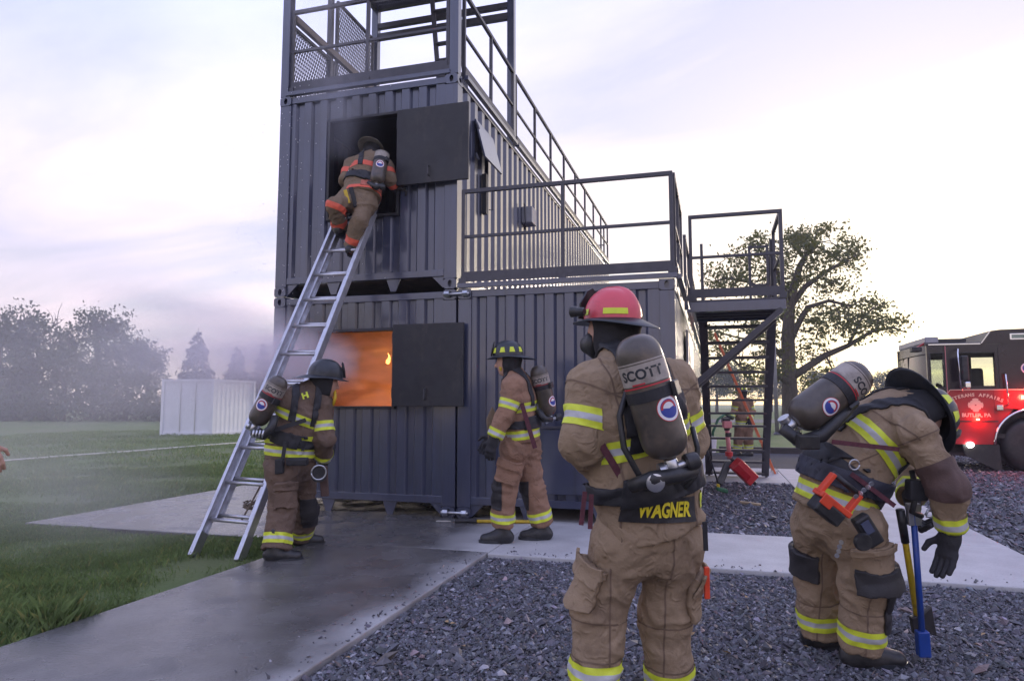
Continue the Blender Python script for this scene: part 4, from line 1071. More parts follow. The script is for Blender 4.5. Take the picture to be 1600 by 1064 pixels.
def person(label, J, gz, opt):
    """J: joint positions; returns the root and its soft garments"""
    vox = opt.get('vox', 0.011); sd_ = opt.get('seed', 1); g = opt.get('girth', 1.0)
    root = thing('person', label, 'person', (J['pelvis'][0], J['pelvis'][1], gz if gz is not None else min(J['anL'][2], J['anR'][2])), opt.get('group', 'firefighters in turnout gear'))
    side = nrm(J['shR']-J['shL']); spine = nrm(J['neck']-J['hem'])
    side = nrm(side-spine*(side@spine)*0.5)
    rd = opt.get('torso', (0.165, 0.155, 0.15, 0.125)); fl = opt.get('flat', 1.35)
    ax = nrm(J['waist']-J['hem'])
    hemcut = [(J['hem']-ax*0.03, -ax)]
    ar = opt.get('arm', 0.088)*g
    C = [prim(J['hem']-ax*0.06, J['waist'], rd[0]*g, rd[1]*g, 'skirt', side, fl, 0.05, hemcut),
         prim(J['waist'], J['chest'], rd[1]*g, rd[2]*g, 'torso', side, fl, 0.06),
         prim(J['chest'], J['upch'], rd[2]*g, rd[3]*g, 'torso', side, fl, 0.06),
         prim(J['upch'], J['neck'], 0.105, 0.082, 'collar', side, 1.1, 0.06, [(J['neck']+nrm(J['neck']-J['upch'])*0.035, nrm(J['neck']-J['upch']))])]
    for s in 'LR':
        sh, el, wr = J['sh'+s], J['el'+s], J['wr'+s]
        C.append(prim(J['upch']*0.6+sh*0.4, sh, rd[3]*0.85, ar*1.05, 'torso', None, 1, 0.06))
        C.append(prim(sh, el, ar, ar*0.93, 'upper_arm'+s, None, 1, 0.05))
        wd_ = nrm(wr-el)
        C.append(prim(el, wr, ar*0.93, ar*0.80, 'forearm'+s, None, 1, 0.03, [(wr, wd_)]))
    coat = Garment(C, vox, opt.get('fold', 0.011), sd_); coat.build('coat', opt['coat'], root)
    lg = opt.get('leg', 0.108)
    T = [prim(J['hipL'], J['hipR'], 0.135*g, 0.135*g, 'seat', None, 1, 0.06), prim(J['hem']+ax*0.05, J['pelvis'], rd[0]*0.88*g, rd[0]*0.85*g, 'seat', side, fl*0.95, 0.06)]
    for s in 'LR':
        hp, kn, an = J['hip'+s], J['kn'+s], J['an'+s]; d = nrm(an-kn)
        T.append(prim(hp, kn, lg*1.2, lg*1.03, 'thigh'+s, None, 1, 0.05))
        T.append(prim(kn, an+d*0.02, lg*1.03, lg*opt.get('cuff', 1.02), 'shin'+s, None, 1, 0.04, [(an+d*0.015, d)]))
    tr = Garment(T, vox, opt.get('fold', 0.011)*1.15, sd_+50); tr.build('trousers', opt.get('trouser', opt['coat']), root)
    # one continuous body inside the clothing
    B = head_prims(J['head'], J['face'], J['headup'])+[prim(J['head']-nrm(J['headup'])*0.06, J['upch'], 0.058, 0.075, 'neck', None, 1, 0.04), prim(J['upch'], J['waist'], 0.09, 0.10, 'trunk', side, 1.3, 0.05), prim(J['waist'], J['pelvis'], 0.10, 0.11, 'trunk', side, 1.2, 0.05)]
    for s in 'LR':
        B += [prim(J['upch'], J['sh'+s], 0.06, 0.05, 'a', None, 1, 0.04), prim(J['sh'+s], J['el'+s], 0.048, 0.04, 'a', None, 1, 0.03), prim(J['el'+s], J['wr'+s], 0.04, 0.03, 'a', None, 1, 0.03),
              prim(J['pelvis'], J['hip'+s], 0.10, 0.085, 'l', None, 1, 0.04), prim(J['hip'+s], J['kn'+s], 0.08, 0.058, 'l', None, 1, 0.04), prim(J['kn'+s], J['an'+s], 0.056, 0.042, 'l', None, 1, 0.03)]
    bd = Garment(B, min(0.012, vox*1.1), 0, sd_); bd.build('body', skin, root)
    # hood over the back of the head and neck
    f = nrm(J['face']); u = nrm(J['headup'])
    if opt.get('hood', True):
        Hd = [prim(J['head']+u*0.03-f*0.02, J['head']-u*0.03-f*0.012, 0.114, 0.108, 'h', np.cross(u, f), 0.95, 0.03, [(J['head']+f*0.045, f)]),
              prim(J['head']-u*0.05-f*0.02, J['neck'], 0.082, 0.088, 'h', None, 1, 0.05, [(J['head']+f*opt.get('hoodopen', 0.05), f)])]
        if opt.get('hoodshort'): Hd = Hd[:1]
        Garment(Hd, 0.012, 0.006, sd_+9).build('hood', opt.get('hoodmat', hood_m), root)
    for s in 'LR':
        if gz is not None or opt.get('boots', True):
            boot(root, J['an'+s], J['toe'+s], J.get('gz'+s, gz if gz is not None else 0), 1.0, opt.get('bootup'+s))
        hd = J.get('hand'+s)
        if hd is not None:
            Gv = Garment(glove_prims(J['wr'+s]+nrm(hd['d'])*0.035, hd['d'], hd['pn'], hd['th'], hd.get('curl', 0.5), 1.12), 0.0065 if vox < 0.012 else 0.009, 0.0012, 5, 0.001); Gv.build('glove', hd.get('mat', glove_m), root)
    return root, coat, tr, side, ax

def trims(root, coat, tr, J, mats, wd=0.07, arms=('upper_arm', 'forearm'), chest=None, hem=True, ankle=True, sides='LR'):
    for s in 'LR':
        for nm, a, b, f in (('upper_arm', 'sh', 'el', 0.62), ('forearm', 'el', 'wr', 0.86)):
            if nm in arms and s in sides:
                p = J[a+s]+(J[b+s]-J[a+s])*f; coat.stripe(root, [nm+s], p, J[b+s]-J[a+s], wd, mats)
        if ankle:
            d = J['an'+s]-J['kn'+s]; L_ = np.linalg.norm(d); tr.stripe(root, ['shin'+s], J['an'+s]-nrm(d)*(0.075), d, wd, mats)
    if hem: coat.stripe(root, ['skirt'], J['hem']+nrm(J['waist']-J['hem'])*0.045, J['waist']-J['hem'], wd, mats)
    if chest is not None: coat.stripe(root, ['torso'], J['waist']+(J['upch']-J['waist'])*chest, J['upch']-J['waist'], wd, mats)

def harness(root, coat, J, fwd, belt_at=None, mat=black_m):
    """waist belt, shoulder straps, back plate behind the cylinder"""
    ax = nrm(J['chest']-J['waist']); p = J['waist'] if belt_at is None else belt_at
    coat.patch('waist_belt', [mat], root, ['torso', 'skirt'], [(p-ax*0.035, -ax), (p+ax*0.035, ax)], off=0.014, thick=0.014)
    b = -nrm(fwd); side = nrm(J['shR']-J['shL'])
    pad = coat.patch('back_pad', [mat], root, ['torso', 'skirt'], [(p-ax*0.045, -ax), (p+ax*0.07, ax), (p+side*0.20, side), (p-side*0.20, -side)], off=0.024, thick=0.024, facing=b)
    for s in (-1, 1):
        c = J['chest']+side*s*0.095
        coat.patch('shoulder_strap', [mat], root, ['torso', 'collar'], [(c-side*0.028, -side), (c+side*0.028, side), (J['waist']+ax*0.16, -ax)], off=0.012, thick=0.011)

# ------------------------------------------------------------------ foreground firefighter with the red helmet
def jp(d0, **kw):
    """joints from photograph pixels and depth offsets"""
    return {k: at(v[0], v[1], d0+(v[2] if len(v) > 2 else 0)) for k, v in kw.items()}
J = jp(2.86, hem=(1022, 816, 0.02), waist=(1006, 748, 0.02), chest=(990, 645, 0.0), upch=(984, 592, 0.02), neck=(968, 548, 0.06), head=(957, 519, 0.10),
       shL=(925, 607, -0.05), elL=(909, 686, -0.10), wrL=(950, 742, 0.16), shR=(1050, 602, 0.12), elR=(1072, 690, 0.16), wrR=(1046, 745, 0.36),
       pelvis=(1016, 828, 0.03), hipL=(975, 850, 0.0), knL=(936, 952, 0.02), anL=(929, 1072, 0.0), hipR=(1048, 850, 0.06), knR=(1041, 955, 0.10), anR=(1043, 1078, 0.12))
fw4 = nrm(RT*(-0.62)+FW*0.78); fw4[2] = 0
J['face'] = nrm(RT*(-0.80)+FW*0.6-vec(0, 0, 0.08)); J['headup'] = nrm(vec(0, 0, 1)+RT*(-0.05)-FW*0.05)
for s in 'LR': J['toe'+s] = J['an'+s]+fw4*0.3
J['handL'] = dict(d=nrm(RT*0.5+FW*0.8), pn=nrm(RT*0.8-FW*0.3), th=vec(0, 0, 1)); J['handR'] = dict(d=nrm(RT*-0.6+FW*0.6), pn=-RT, th=vec(0, 0, 1))
root, coat, tr, side4, ax4 = person('foreground firefighter seen from behind, red helmet, yellow name lettering on black coat tail', J, -0.035,
    dict(vox=0.0085, coat=coat_tan, torso=(0.165, 0.16, 0.158, 0.12), flat=1.36, arm=0.092, leg=0.100, cuff=1.03, seed=4, fold=0.011, hoodopen=0.02))
J4 = J
trims(root, coat, tr, J, [lime, silver, lime], 0.078, arms=('upper_arm',), hem=False)
coat.stripe(root, ['torso'], J['waist']+(J['upch']-J['waist'])*0.43+RT*0.0, (J['upch']-J['waist'])-side4*0.05, 0.085, [lime, silver, lime])
helmet(root, J['head']+vec(0, 0, 0.050)-FW*0.01, nrm(RT*(-0.72)+FW*0.68-vec(0, 0, 0.02)), nrm(vec(0, 0, 1)+RT*0.09-FW*0.10), hel_red, hel_blk, 'modern', 1.02)
back4 = nrm(-fw4)
harness(root, coat, J, fw4)
cyl, a, e1, e2 = air_cylinder(root, at(1047, 718, 2.60), at(989, 524, 2.62), -FW+RT*0.1, 0.088, emblem=(0.40, 0.33), label_at=0.70, strap_at=0.53, text='SCOTT', text_off=-0.035, emb_r=0.048)
# black back panel, tail patch and lettering
c4 = coat.patch('back_plate', [black_m], root, ['torso'], [(J['chest']+side4*0.15, side4), (J['chest']-side4*0.15, -side4), (J['chest']+ax4*0.08, ax4), (J['chest']-ax4*0.06, -ax4)], off=0.018, thick=0.018, facing=back4)
pc = at(1046, 800, 2.66); pax = nrm(at(1108, 793, 2.72)-at(984, 797, 2.62)); pay = nrm(vec(0, 0, 1)-pax*pax[2])
V, F = grid2d(0.315, 0.098, 16, 5); coat.decal('tail_patch', patch_blk, root, V, F, pc, pax, pay, 0.010)
V, F = text2d('WAGNER', 0.082, 0.0032); coat.decal('name_lettering', yel_p, root, V*np.array([0.62, 0.98]), F, pc+pax*0.008, pax, pay, 0.016)
# yellow tabs at the belt ends
coat.patch('side_tab', [lime], root, ['skirt'], [(J['hem']+ax4*0.03, -ax4), (J['hem']+ax4*0.085, ax4), (J['hem']+side4*0.145, -side4)], off=0.006)
# cargo pockets
def pocket(root, tr, nm, c, axis, out, w_, h_, off=0.03):
    axis, out = nrm(axis), nrm(out); lat = nrm(np.cross(axis, out))
    tr.patch('cargo_pocket', [tr.obj.data.materials[0]], root, [nm], [(c+axis*h_/2, axis), (c-axis*h_/2, -axis), (c+lat*w_/2, lat), (c-lat*w_/2, -lat)], off=off, thick=off, facing=out, smooth=6)
    tr.patch('pocket_flap', [tr.obj.data.materials[0]], root, [nm], [(c-axis*(h_/2-0.07), axis), (c-axis*(h_/2+0.03), -axis), (c+lat*(w_/2+0.012), lat), (c-lat*(w_/2+0.012), -lat)], off=off+0.016, thick=0.012, facing=out, smooth=6)
pocket(root, tr, 'thighL', J['hipL']+(J['knL']-J['hipL'])*0.72, J['knL']-J['hipL'], -RT*0.9-FW*0.3, 0.20, 0.21, 0.034)
pocket(root, tr, 'thighR', J['hipR']+(J['knR']-J['hipR'])*0.70, J['knR']-J['hipR'], RT*0.95-FW*0.2, 0.20, 0.21, 0.03)
seam_m = pm('dark_seam_thread', (0.17, 0.115, 0.075), 0.9, var=0.2)
def seam(g, root, tags, p, axis, w_=0.007, facing=None, extra=()):
    a = nrm(axis); g.patch('seam', [seam_m], root, tags, [(p-a*w_/2, -a), (p+a*w_/2, a)]+list(extra), off=0.0022, facing=facing)
seam(coat, root, ['torso'], J['chest']+(J['upch']-J['chest'])*0.55, J['upch']-J['chest'], facing=back4)
for sg in (-1, 1): seam(coat, root, ['torso', 'skirt'], J['chest']+side4*sg*0.155, side4, facing=back4)
for s in 'LR':
    seam(coat, root, ['upper_arm'+s, 'torso'], J['sh'+s]+(J['sh'+s]-J['upch'])*0.12, nrm((J['sh'+s]-J['upch'])-vec(0, 0, 0.35)))
    seam(tr, root, ['shin'+s], J['kn'+s]+(J['an'+s]-J['kn'+s])*0.08, J['an'+s]-J['kn'+s]); seam(tr, root, ['shin'+s, 'thigh'+s], J['kn'+s]+RT*(0.03 if s == 'L' else -0.03), RT)
    seam(tr, root, ['shin'+s], J['an'+s]-nrm(J['an'+s]-J['kn'+s])*0.13, J['an'+s]-J['kn'+s])
seam(tr, root, ['seat'], J['pelvis'], side4, facing=back4)
# hoses, hanging straps, mask and regulator
MB().tube([at(986, 590, 2.68), at(968, 650, 2.64), at(975, 700, 2.62), at(1000, 745, 2.62), at(1012, 765, 2.64)], 0.012, 10).build('air_hose', rubber, root, smooth=True)
MB().tube([at(1082, 668, 2.72), at(1090, 700, 2.66), at(1086, 745, 2.68), at(1070, 762, 2.66)], 0.011, 10).build('air_hose', rubber, root, smooth=True)
MB().tube([at(985, 760, 2.60), at(1020, 748, 2.56), at(1060, 742, 2.58), at(1085, 735, 2.62)], [0.026, 0.03, 0.03, 0.024], 12).build('pressure_reducer', rubber, root, smooth=True)
MB().lathe(at(1022, 752, 2.57), -FW, [(0, 0.03), (0.01, 0.036), (0.03, 0.034), (0.034, 0.02)], 18).build('reducer_cap', zinc, root, smooth=True, auto=0.6)
for (x0, y0, x1, y1) in ((937, 690, 972, 748), (914, 768, 908, 820), (924, 772, 922, 826), (1101, 815, 1103, 860)):
    MB().bar(at(x0, y0, 2.70), at(x1, y1, 2.70), 0.018 if y0 > 760 else 0.028, 0.006, up=-FW).build('loose_strap', strap_red if x0 < 1000 else black_m, root)
mk = head_prims(J['head'], J['face'], J['headup'])
ff = J['face']; MB().lathe(J['head']+ff*0.06-vec(0, 0, 0.045), nrm(ff), [(0, 0.075), (0.03, 0.068), (0.06, 0.045), (0.085, 0.03)], 20).build('face_mask', rubber, root, smooth=True)
q = at(921, 487, 2.88)
hl = MB().lathe(q-RT*0.02, nrm(ff+vec(0, 0, 0.1)), [(0, 0.014), (0.008, 0.018), (0.035, 0.018), (0.042, 0.023), (0.062, 0.024)], 16).build('helmet_light', rubber, root, smooth=True, auto=0.6)
# red radio strap end in the right pocket
MB().bar(at(1104, 885, 2.84), at(1105, 935, 2.84), 0.022, 0.014, up=-FW).build('glow_stick', ora, root, bevel=0.003)

# ------------------------------------------------------------------ firefighter bending over at the right
J = jp(3.58, hem=(1302, 790, 0.0), waist=(1318, 742, 0.0), chest=(1368, 678, 0.0), upch=(1398, 648, 0.0), neck=(1418, 640, -0.02), head=(1436, 650, -0.06),
       shR=(1432, 678, -0.22), elR=(1481, 762, -0.30), wrR=(1486, 824, -0.26), shL=(1410, 655, 0.24), elL=(1425, 735, 0.32), wrL=(1424, 775, 0.10),
       pelvis=(1300, 806, 0.0), hipR=(1336, 822, -0.10), knR=(1351, 915, -0.13), anR=(1346, 1006, -0.10), hipL=(1279, 820, 0.12), knL=(1277, 905, 0.14), anL=(1283, 984, 0.16))
fw5 = nrm(RT*0.97-FW*0.12); fw5[2] = 0
J['face'] = nrm(vec(0, 0, -0.9)+RT*0.35-FW*0.12); J['headup'] = nrm(RT*0.80+vec(0, 0, 0.05)+FW*0.22)
J['toeR'] = J['anR']+nrm(RT*0.98-FW*0.1)*0.3; J['toeL'] = J['anL']+nrm(RT*0.9-FW*0.4)*0.3
J['gzR'] = -0.035; J['gzL'] = -0.035
J['handR'] = dict(d=nrm(vec(0, 0, -1)-RT*0.22), pn=nrm(-RT*0.8-FW*0.4), th=nrm(-RT), curl=0.22); J['handL'] = dict(d=nrm(vec(0, 0, -1)+RT*0.1), pn=nrm(RT*0.7-FW*0.6), th=-FW, curl=1.1)
root, coat, tr, side5, ax5 = person('firefighter bent over at right, black helmet, lantern and tools on belt', J, -0.035,
    dict(vox=0.009, coat=coat_tan, torso=(0.188, 0.178, 0.168, 0.12), flat=1.10, arm=0.082, leg=0.102, cuff=1.0, seed=14, fold=0.011))
J5 = J
trims(root, coat, tr, J, [lime, silver, lime], 0.082, arms=('forearm',), hem=True)
coat.stripe(root, ['torso'], J['waist']+(J['upch']-J['waist'])*0.50, (J['upch']-J['waist'])+vec(0, 0, -0.1), 0.085, [lime, silver, lime])
# dark elbow patch and black knee patches
e5 = nrm(J['wrR']-J['elR']); coat.patch('elbow_patch', [cuff_brown], root, ['upper_armR', 'forearmR'], [(J['elR']+nrm(J['shR']-J['elR'])*0.13, nrm(J['shR']-J['elR'])), (J['elR']+e5*0.035, e5)], off=0.006)
d5 = nrm(J['anR']-J['knR']); coat5 = coat
tr.patch('knee_patch', [patch_blk], root, ['shinR', 'thighR'], [(J['knR']-d5*0.10, -d5), (J['knR']+d5*0.20, d5), (J['knR']+RT*0.055, -RT)], off=0.016, thick=0.012, smooth=4)
tr.patch('pocket_patch', [patch_blk], root, ['thighR'], [(J['knR']-d5*0.125, -d5), (J['knR']-d5*0.0, d5), (J['knR']-RT*0.11, -RT)], off=0.052, thick=0.045, smooth=10, facing=-FW+RT*0.3)
tr.patch('pocket_patch', [patch_blk], root, ['thighL'], [(J['knL']-d5*0.17, -d5), (J['knL']-d5*0.03, d5), (J['knL']-RT*0.05, RT)], off=0.034, thick=0.03, smooth=10)
pocket(root, tr, 'thighR', J['hipR']+(J['knR']-J['hipR'])*0.52, J['knR']-J['hipR'], RT*0.2-FW*1.0, 0.24, 0.20, 0.03)
for s in 'LR':
    seam(tr, root, ['shin'+s, 'thigh'+s], J['kn'+s]-RT*0.03, RT, facing=-FW); seam(tr, root, ['shin'+s], J['kn'+s]+(J['an'+s]-J['kn'+s])*0.35, J['an'+s]-J['kn'+s])
seam(coat, root, ['upper_armR', 'torso'], J['shR']+(J['elR']-J['shR'])*0.06, J['elR']-J['shR']); seam(coat, root, ['torso'], J['chest']+(J['upch']-J['chest'])*0.3, J['upch']-J['chest'])
helmet(root, J['head']+nrm(J['headup'])*0.045, J['face'], J['headup'], hel_blk, hel_blk, 'trad', 1.14, stripes=lime)
MB().tube([J['head']+J['face']*0.12-vec(0, 0, 0.01), J['head']+J['face']*0.2], [0.05, 0.03], 14).build('face_mask', rubber, root, smooth=True)
harness(root, coat, J, J['face'])
cyl, a, e1, e2 = air_cylinder(root, at(1240, 660, 3.42), at(1352, 578, 3.46), -FW-UP*0.05+RT*0.05, 0.094, emblem=(0.36, 0.1), label_at=0.76, strap_at=0.60, text='SCOTT', text_off=0.05, emb_r=0.046)
coat.patch('lumbar_belt', [pm('navy_padded_belt', (0.03, 0.033, 0.05), 0.6, var=0.2, vscale=14)], root, ['torso', 'skirt'], [(J['waist']-ax5*0.06, -ax5), (J['waist']+ax5*0.035, ax5)], off=0.026, thick=0.022)
MB().tube([at(1222, 668, 3.4), at(1250, 690, 3.38), at(1285, 680, 3.36), at(1310, 655, 3.38), at(1335, 630, 3.42)], [0.03, 0.036, 0.034, 0.03, 0.024], 12).build('pressure_reducer', rubber, root, smooth=True)
MB().frame_box(at(1262, 690, 3.33), RT, UP, FW, 0.05, 0.035, 0.03).build('regulator_block', rubber, root, bevel=0.008)
for a_, b_ in (((1300, 690), (1405, 702)), ((1330, 740), (1398, 790))):
    MB().bar(at(*a_, 3.33), at(*b_, 3.33), 0.022, 0.006, up=-FW).build('harness_strap', strap_red, root)
MB().tube([at(1335, 726, 3.30)+0.024*(math.cos(t)*RT+math.sin(t)*UP) for t in np.linspace(0, 6.28, 17)], 0.004, 6).build('strap_ring', zinc, root, smooth=True)
MB().tube([at(1425, 735, 3.4), at(1432, 770, 3.35), at(1425, 800, 3.34), at(1440, 806, 3.36)], 0.014, 10).build('chest_hose', rubber, root, smooth=True)
MB().frame_box(at(1432, 765, 3.36), RT, UP, FW, 0.045, 0.05, 0.03).build('radio_pouch', black_m, root, bevel=0.01)
MB().tube([at(1447, 806, 3.34), at(1462, 808, 3.33), at(1466, 800, 3.33), at(1450, 797, 3.34), at(1446, 805, 3.34)], 0.007, 8).build('carabiner', zinc, root, smooth=True)
# orange lantern clipped to the belt
lt = thing('hand_lantern', 'bright orange box lantern hanging from the bent firefighter\'s belt', 'lantern', at(1298, 825, 3.2))
cx = at(1300, 785, 3.22); lax = nrm(at(1322, 806, 3.22)-at(1278, 770, 3.22)); lay = nrm(np.cross(FW, lax)); lay = lay if lay[2] > 0 else -lay
MB().frame_box(cx, lax, lay, FW, 0.085, 0.014, 0.05).build('frame_bar', ora, lt, bevel=0.005)
for sg in (-1, 1): MB().frame_box(cx+lax*sg*0.078+lay*0.055, lax, lay, FW, 0.010, 0.055, 0.022).build('handle_post', ora, lt, bevel=0.004)
MB().tube([cx-lax*0.085+lay*0.108, cx+lax*0.085+lay*0.108], 0.014, 10).build('handle', rubber, lt, smooth=True)
MB().frame_box(cx-lay*0.045, lax, lay, FW, 0.07, 0.034, 0.05).build('lamp_body', rubber, lt, bevel=0.01)
MB().frame_box(cx-lay*0.015-lax*0.045-FW*0.052, lax, lay, FW, 0.03, 0.025, 0.004).build('side_plate', ora, lt, bevel=0.003)
for i in range(5):
    p = at(1338+i*6, 776-i*5, 3.2); MB().lathe(p, nrm(RT*(i % 2)+FW*0.6+UP*0.2), [(0, 0.012), (0.004, 0.012)], 12).build('clip_link', zinc, lt)
rl = thing('portable_radio', 'black radio with lens hanging on the bent firefighter\'s thigh', 'radio', at(1355, 850, 3.2))
MB().frame_box(at(1355, 828, 3.22), nrm(RT*0.8+UP*0.5), nrm(UP*0.8-RT*0.5), FW, 0.038, 0.075, 0.028).build('radio_body', rubber, rl, bevel=0.01)
MB().lathe(at(1346, 845, 3.19), -FW, [(0, 0.038), (0.012, 0.042), (0.03, 0.036)], 18).build('lens_ring', rubber, rl, smooth=True, auto=0.6)
MB().frame_box(at(1356, 824, 3.185), nrm(RT*0.8+UP*0.5), nrm(UP*0.8-RT*0.5), FW, 0.02, 0.03, 0.003).build('screen', pm('blue_grey_screen', (0.08, 0.09, 0.14), 0.2), rl)
for i in range(4):
    MB().lathe(at(1308+i*2, 868-i*7, 3.22), nrm(RT*(i % 2)+FW*0.7), [(0, 0.011), (0.004, 0.011)], 10).build('clip_link', zinc, rl)

# ------------------------------------------------------------------ firefighter standing in profile by the right container
J = jp(6.42, hem=(817, 683), waist=(814, 660), chest=(812, 622), upch=(808, 600), neck=(801, 581), head=(794, 566), shL=(801, 606, -0.17), elL=(789, 648, -0.22), wrL=(773, 682, -0.24),
       shR=(812, 604, 0.20), elR=(796, 650, 0.26), wrR=(772, 678, 0.22), pelvis=(813, 690), hipL=(806, 700, -0.06), knL=(789, 762, -0.06), anL=(785, 818, -0.03), hipR=(823, 700, 0.09), knR=(832, 762, 0.10), anR=(846, 815, 0.13))
lfw = nrm(-RT*0.98+FW*0.05); lfw[2] = 0
J['face'] = nrm(lfw-vec(0, 0, 0.05)); J['headup'] = vec(0, 0, 1)+lfw*0.03
for s in 'LR': J['toe'+s] = J['an'+s]+lfw*0.3
J['handL'] = dict(d=nrm(vec(0, 0, -1)-RT*0.3), pn=nrm(RT*0.3+FW*0.7), th=-RT, curl=0.5); J['handR'] = dict(d=nrm(vec(0, 0, -1)-RT*0.7), pn=-FW, th=-RT, curl=0.5)
root, coat, tr, side3, ax3 = person('firefighter in profile facing left by the right container, black helmet with lime blocks', J, 0.0,
    dict(vox=0.013, coat=coat_mid, torso=(0.15, 0.14, 0.135, 0.11), flat=1.28, arm=0.085, leg=0.098, seed=24, fold=0.013, hoodshort=True))
trims(root, coat, tr, J, [lime, silver, lime], 0.085)
coat.stripe(root, ['torso'], J['waist']+(J['upch']-J['waist'])*0.42, (J['upch']-J['waist']), 0.085)
helmet(root, J['head']+vec(0, 0, 0.055), J['face'], J['headup'], hel_blk, hel_blk, 'trad', 1.1)
harness(root, coat, J, lfw)
air_cylinder(root, at(859, 650, 6.46), at(839, 571, 6.44), -FW+RT*0.1, 0.082, emblem=(0.28, 0.75), label_at=0.72, strap_at=0.58, text='SCOTT', text_off=-0.02)
MB().tube([at(840, 640, 6.35), at(850, 655, 6.33), at(862, 655, 6.38)], [0.03, 0.034, 0.026], 12).build('pressure_reducer', rubber, root, smooth=True)
MB().bar(at(815, 630, 6.2), at(836, 700, 6.2), 0.04, 0.008, up=-FW).build('loose_strap', strap_red, root)
# open coat flap in front
MB().prism([(0, 0), (0.10, 0.10), (0.20, -0.02), (0.14, -0.32), (-0.04, -0.22)][::-1], at(778, 652, 6.36), -RT*0.55, UP, FW, 0.03).build('coat_flap', coat_khaki, root, bevel=0.01)
pocket(root, tr, 'thighL', J['hipL']+(J['knL']-J['hipL'])*0.58, J['knL']-J['hipL'], -FW-RT*0.2, 0.22, 0.20, 0.03)
d3 = nrm(J['anL']-J['knL']); tr.patch('knee_patch', [patch_blk], root, ['shinL', 'thighL'], [(J['knL']-d3*0.10, -d3), (J['knL']+d3*0.18, d3), (J['knL']-RT*0.03, RT)], off=0.008, thick=0.006)
d3 = nrm(J['anR']-J['knR']); tr.patch('knee_patch', [patch_blk], root, ['shinR', 'thighR'], [(J['knR']-d3*0.10, -d3), (J['knR']+d3*0.18, d3), (J['knR']-RT*0.04, RT)], off=0.008, thick=0.006)
MB().tube([J['head']+J['face']*0.07-vec(0, 0, 0.04)+(-FW)*0.06, J['head']+J['face']*0.05-vec(0, 0, 0.10)], 0.016, 8).build('chin_strap', yel_h, root, smooth=True)

# ------------------------------------------------------------------ firefighter footing the ladder at the left
J = jp(5.95, hem=(452, 713, -0.02), waist=(456, 683, 0.0), chest=(470, 643, 0.0), upch=(478, 622, 0.02), neck=(492, 607, 0.05), head=(508, 598, 0.08), shL=(449, 627, -0.08), elL=(470, 680, 0.22), wrL=(500, 706, 0.34),
       shR=(503, 634, 0.06), elR=(508, 686, 0.0), wrR=(505, 716, 0.16), pelvis=(450, 722, 0.0), hipL=(440, 735, -0.10), knL=(441, 797, -0.14), anL=(432, 856, -0.26), hipR=(468, 735, 0.12), knR=(476, 795, 0.22), anR=(470, 834, 0.36))
f2 = nrm(RT*0.72+FW*0.62); f2[2] = 0
J['face'] = nrm(RT*0.88+FW*0.42-vec(0, 0, 0.15)); J['headup'] = nrm(vec(0, 0, 1)+RT*0.08)
J['toeL'] = J['anL']+nrm(RT*0.95+FW*0.1)*0.3; J['toeR'] = J['anR']+nrm(RT*0.9+FW*0.3)*0.3
J['handR'] = dict(d=nrm(vec(0, 0, -0.8)+FW*0.5), pn=nrm(-RT), th=FW, curl=0.8); J['handL'] = dict(d=nrm(FW*0.6+RT*0.5), pn=-RT, th=vec(0, 0, 1), curl=0.8)
root, coat, tr, side2, ax2 = person('firefighter standing at the ladder foot, dark coat and black helmet, seen from behind', J, -0.01,
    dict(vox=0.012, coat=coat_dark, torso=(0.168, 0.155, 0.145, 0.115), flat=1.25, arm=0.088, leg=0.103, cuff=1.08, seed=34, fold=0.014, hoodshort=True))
trims(root, coat, tr, J, [lime, silver, lime], 0.082, arms=('upper_arm', 'forearm'))
coat.stripe(root, ['torso'], J['waist']+(J['upch']-J['waist'])*0.52, (J['upch']-J['waist'])+side2*0.03-vec(0, 0, 0.0), 0.08)
coat.stripe(root, ['skirt', 'torso'], J['waist']-ax2*0.015, ax2-side2*0.1, 0.05, [lime])
helmet(root, J['head']+vec(0, 0, 0.052), J['face'], J['headup'], hel_blk, hel_blk, 'trad', 1.15, stripes=hel_blk)
harness(root, coat, J, f2)
air_cylinder(root, at(398, 664, 5.72), at(440, 589, 5.74), -FW-RT*0.1, 0.085, emblem=(0.42, -0.05), label_at=0.74, strap_at=0.58, text='SCOTT', text_off=0.03, emb_r=0.05)
MB().tube([at(395, 676, 5.68), at(412, 680, 5.66), at(425, 668, 5.66), at(430, 650, 5.7)], [0.035, 0.042, 0.036, 0.03], 12).build('pressure_reducer', rubber, root, smooth=True)
for i in range(4): MB().tube([at(397+i*5, 672, 5.63), at(394+i*5, 684, 5.62)], 0.009, 8).build('hose_coupling', zinc, root, smooth=True)
V, F = text2d('H', 0.085, 0.004); coat.decal('name_lettering', lime, root, V*0.8, F, at(474, 619, 5.78), nrm(RT*0.93+UP*0.35), nrm(UP*0.93-RT*0.35), 0.012)
tr.patch('knee_patch', [patch_blk], root, ['shinR', 'thighR'], [(J['knR']+vec(0, 0, 0.10), vec(0, 0, 1)), (J['knR']-vec(0, 0, 0.16), vec(0, 0, -1)), (J['knR']+RT*0.0, -RT)], off=0.008, thick=0.006)
pocket(root, tr, 'thighL', J['hipL']+(J['knL']-J['hipL'])*0.62, J['knL']-J['hipL'], RT*0.5-FW*0.8, 0.20, 0.22, 0.03)
MB().frame_box(at(465, 721, 5.72), RT, UP, FW, 0.085, 0.030, 0.04).build('belt_pouch', black_m, root, bevel=0.012)
MB().frame_box(at(437, 728, 5.70), nrm(RT+UP*0.1), UP, FW, 0.034, 0.062, 0.03).build('radio_pouch', black_m, root, bevel=0.01)
MB().bar(at(446, 690, 5.70), at(441, 722, 5.69), 0.03, 0.01, up=-FW).build('loose_strap', black_m, root)
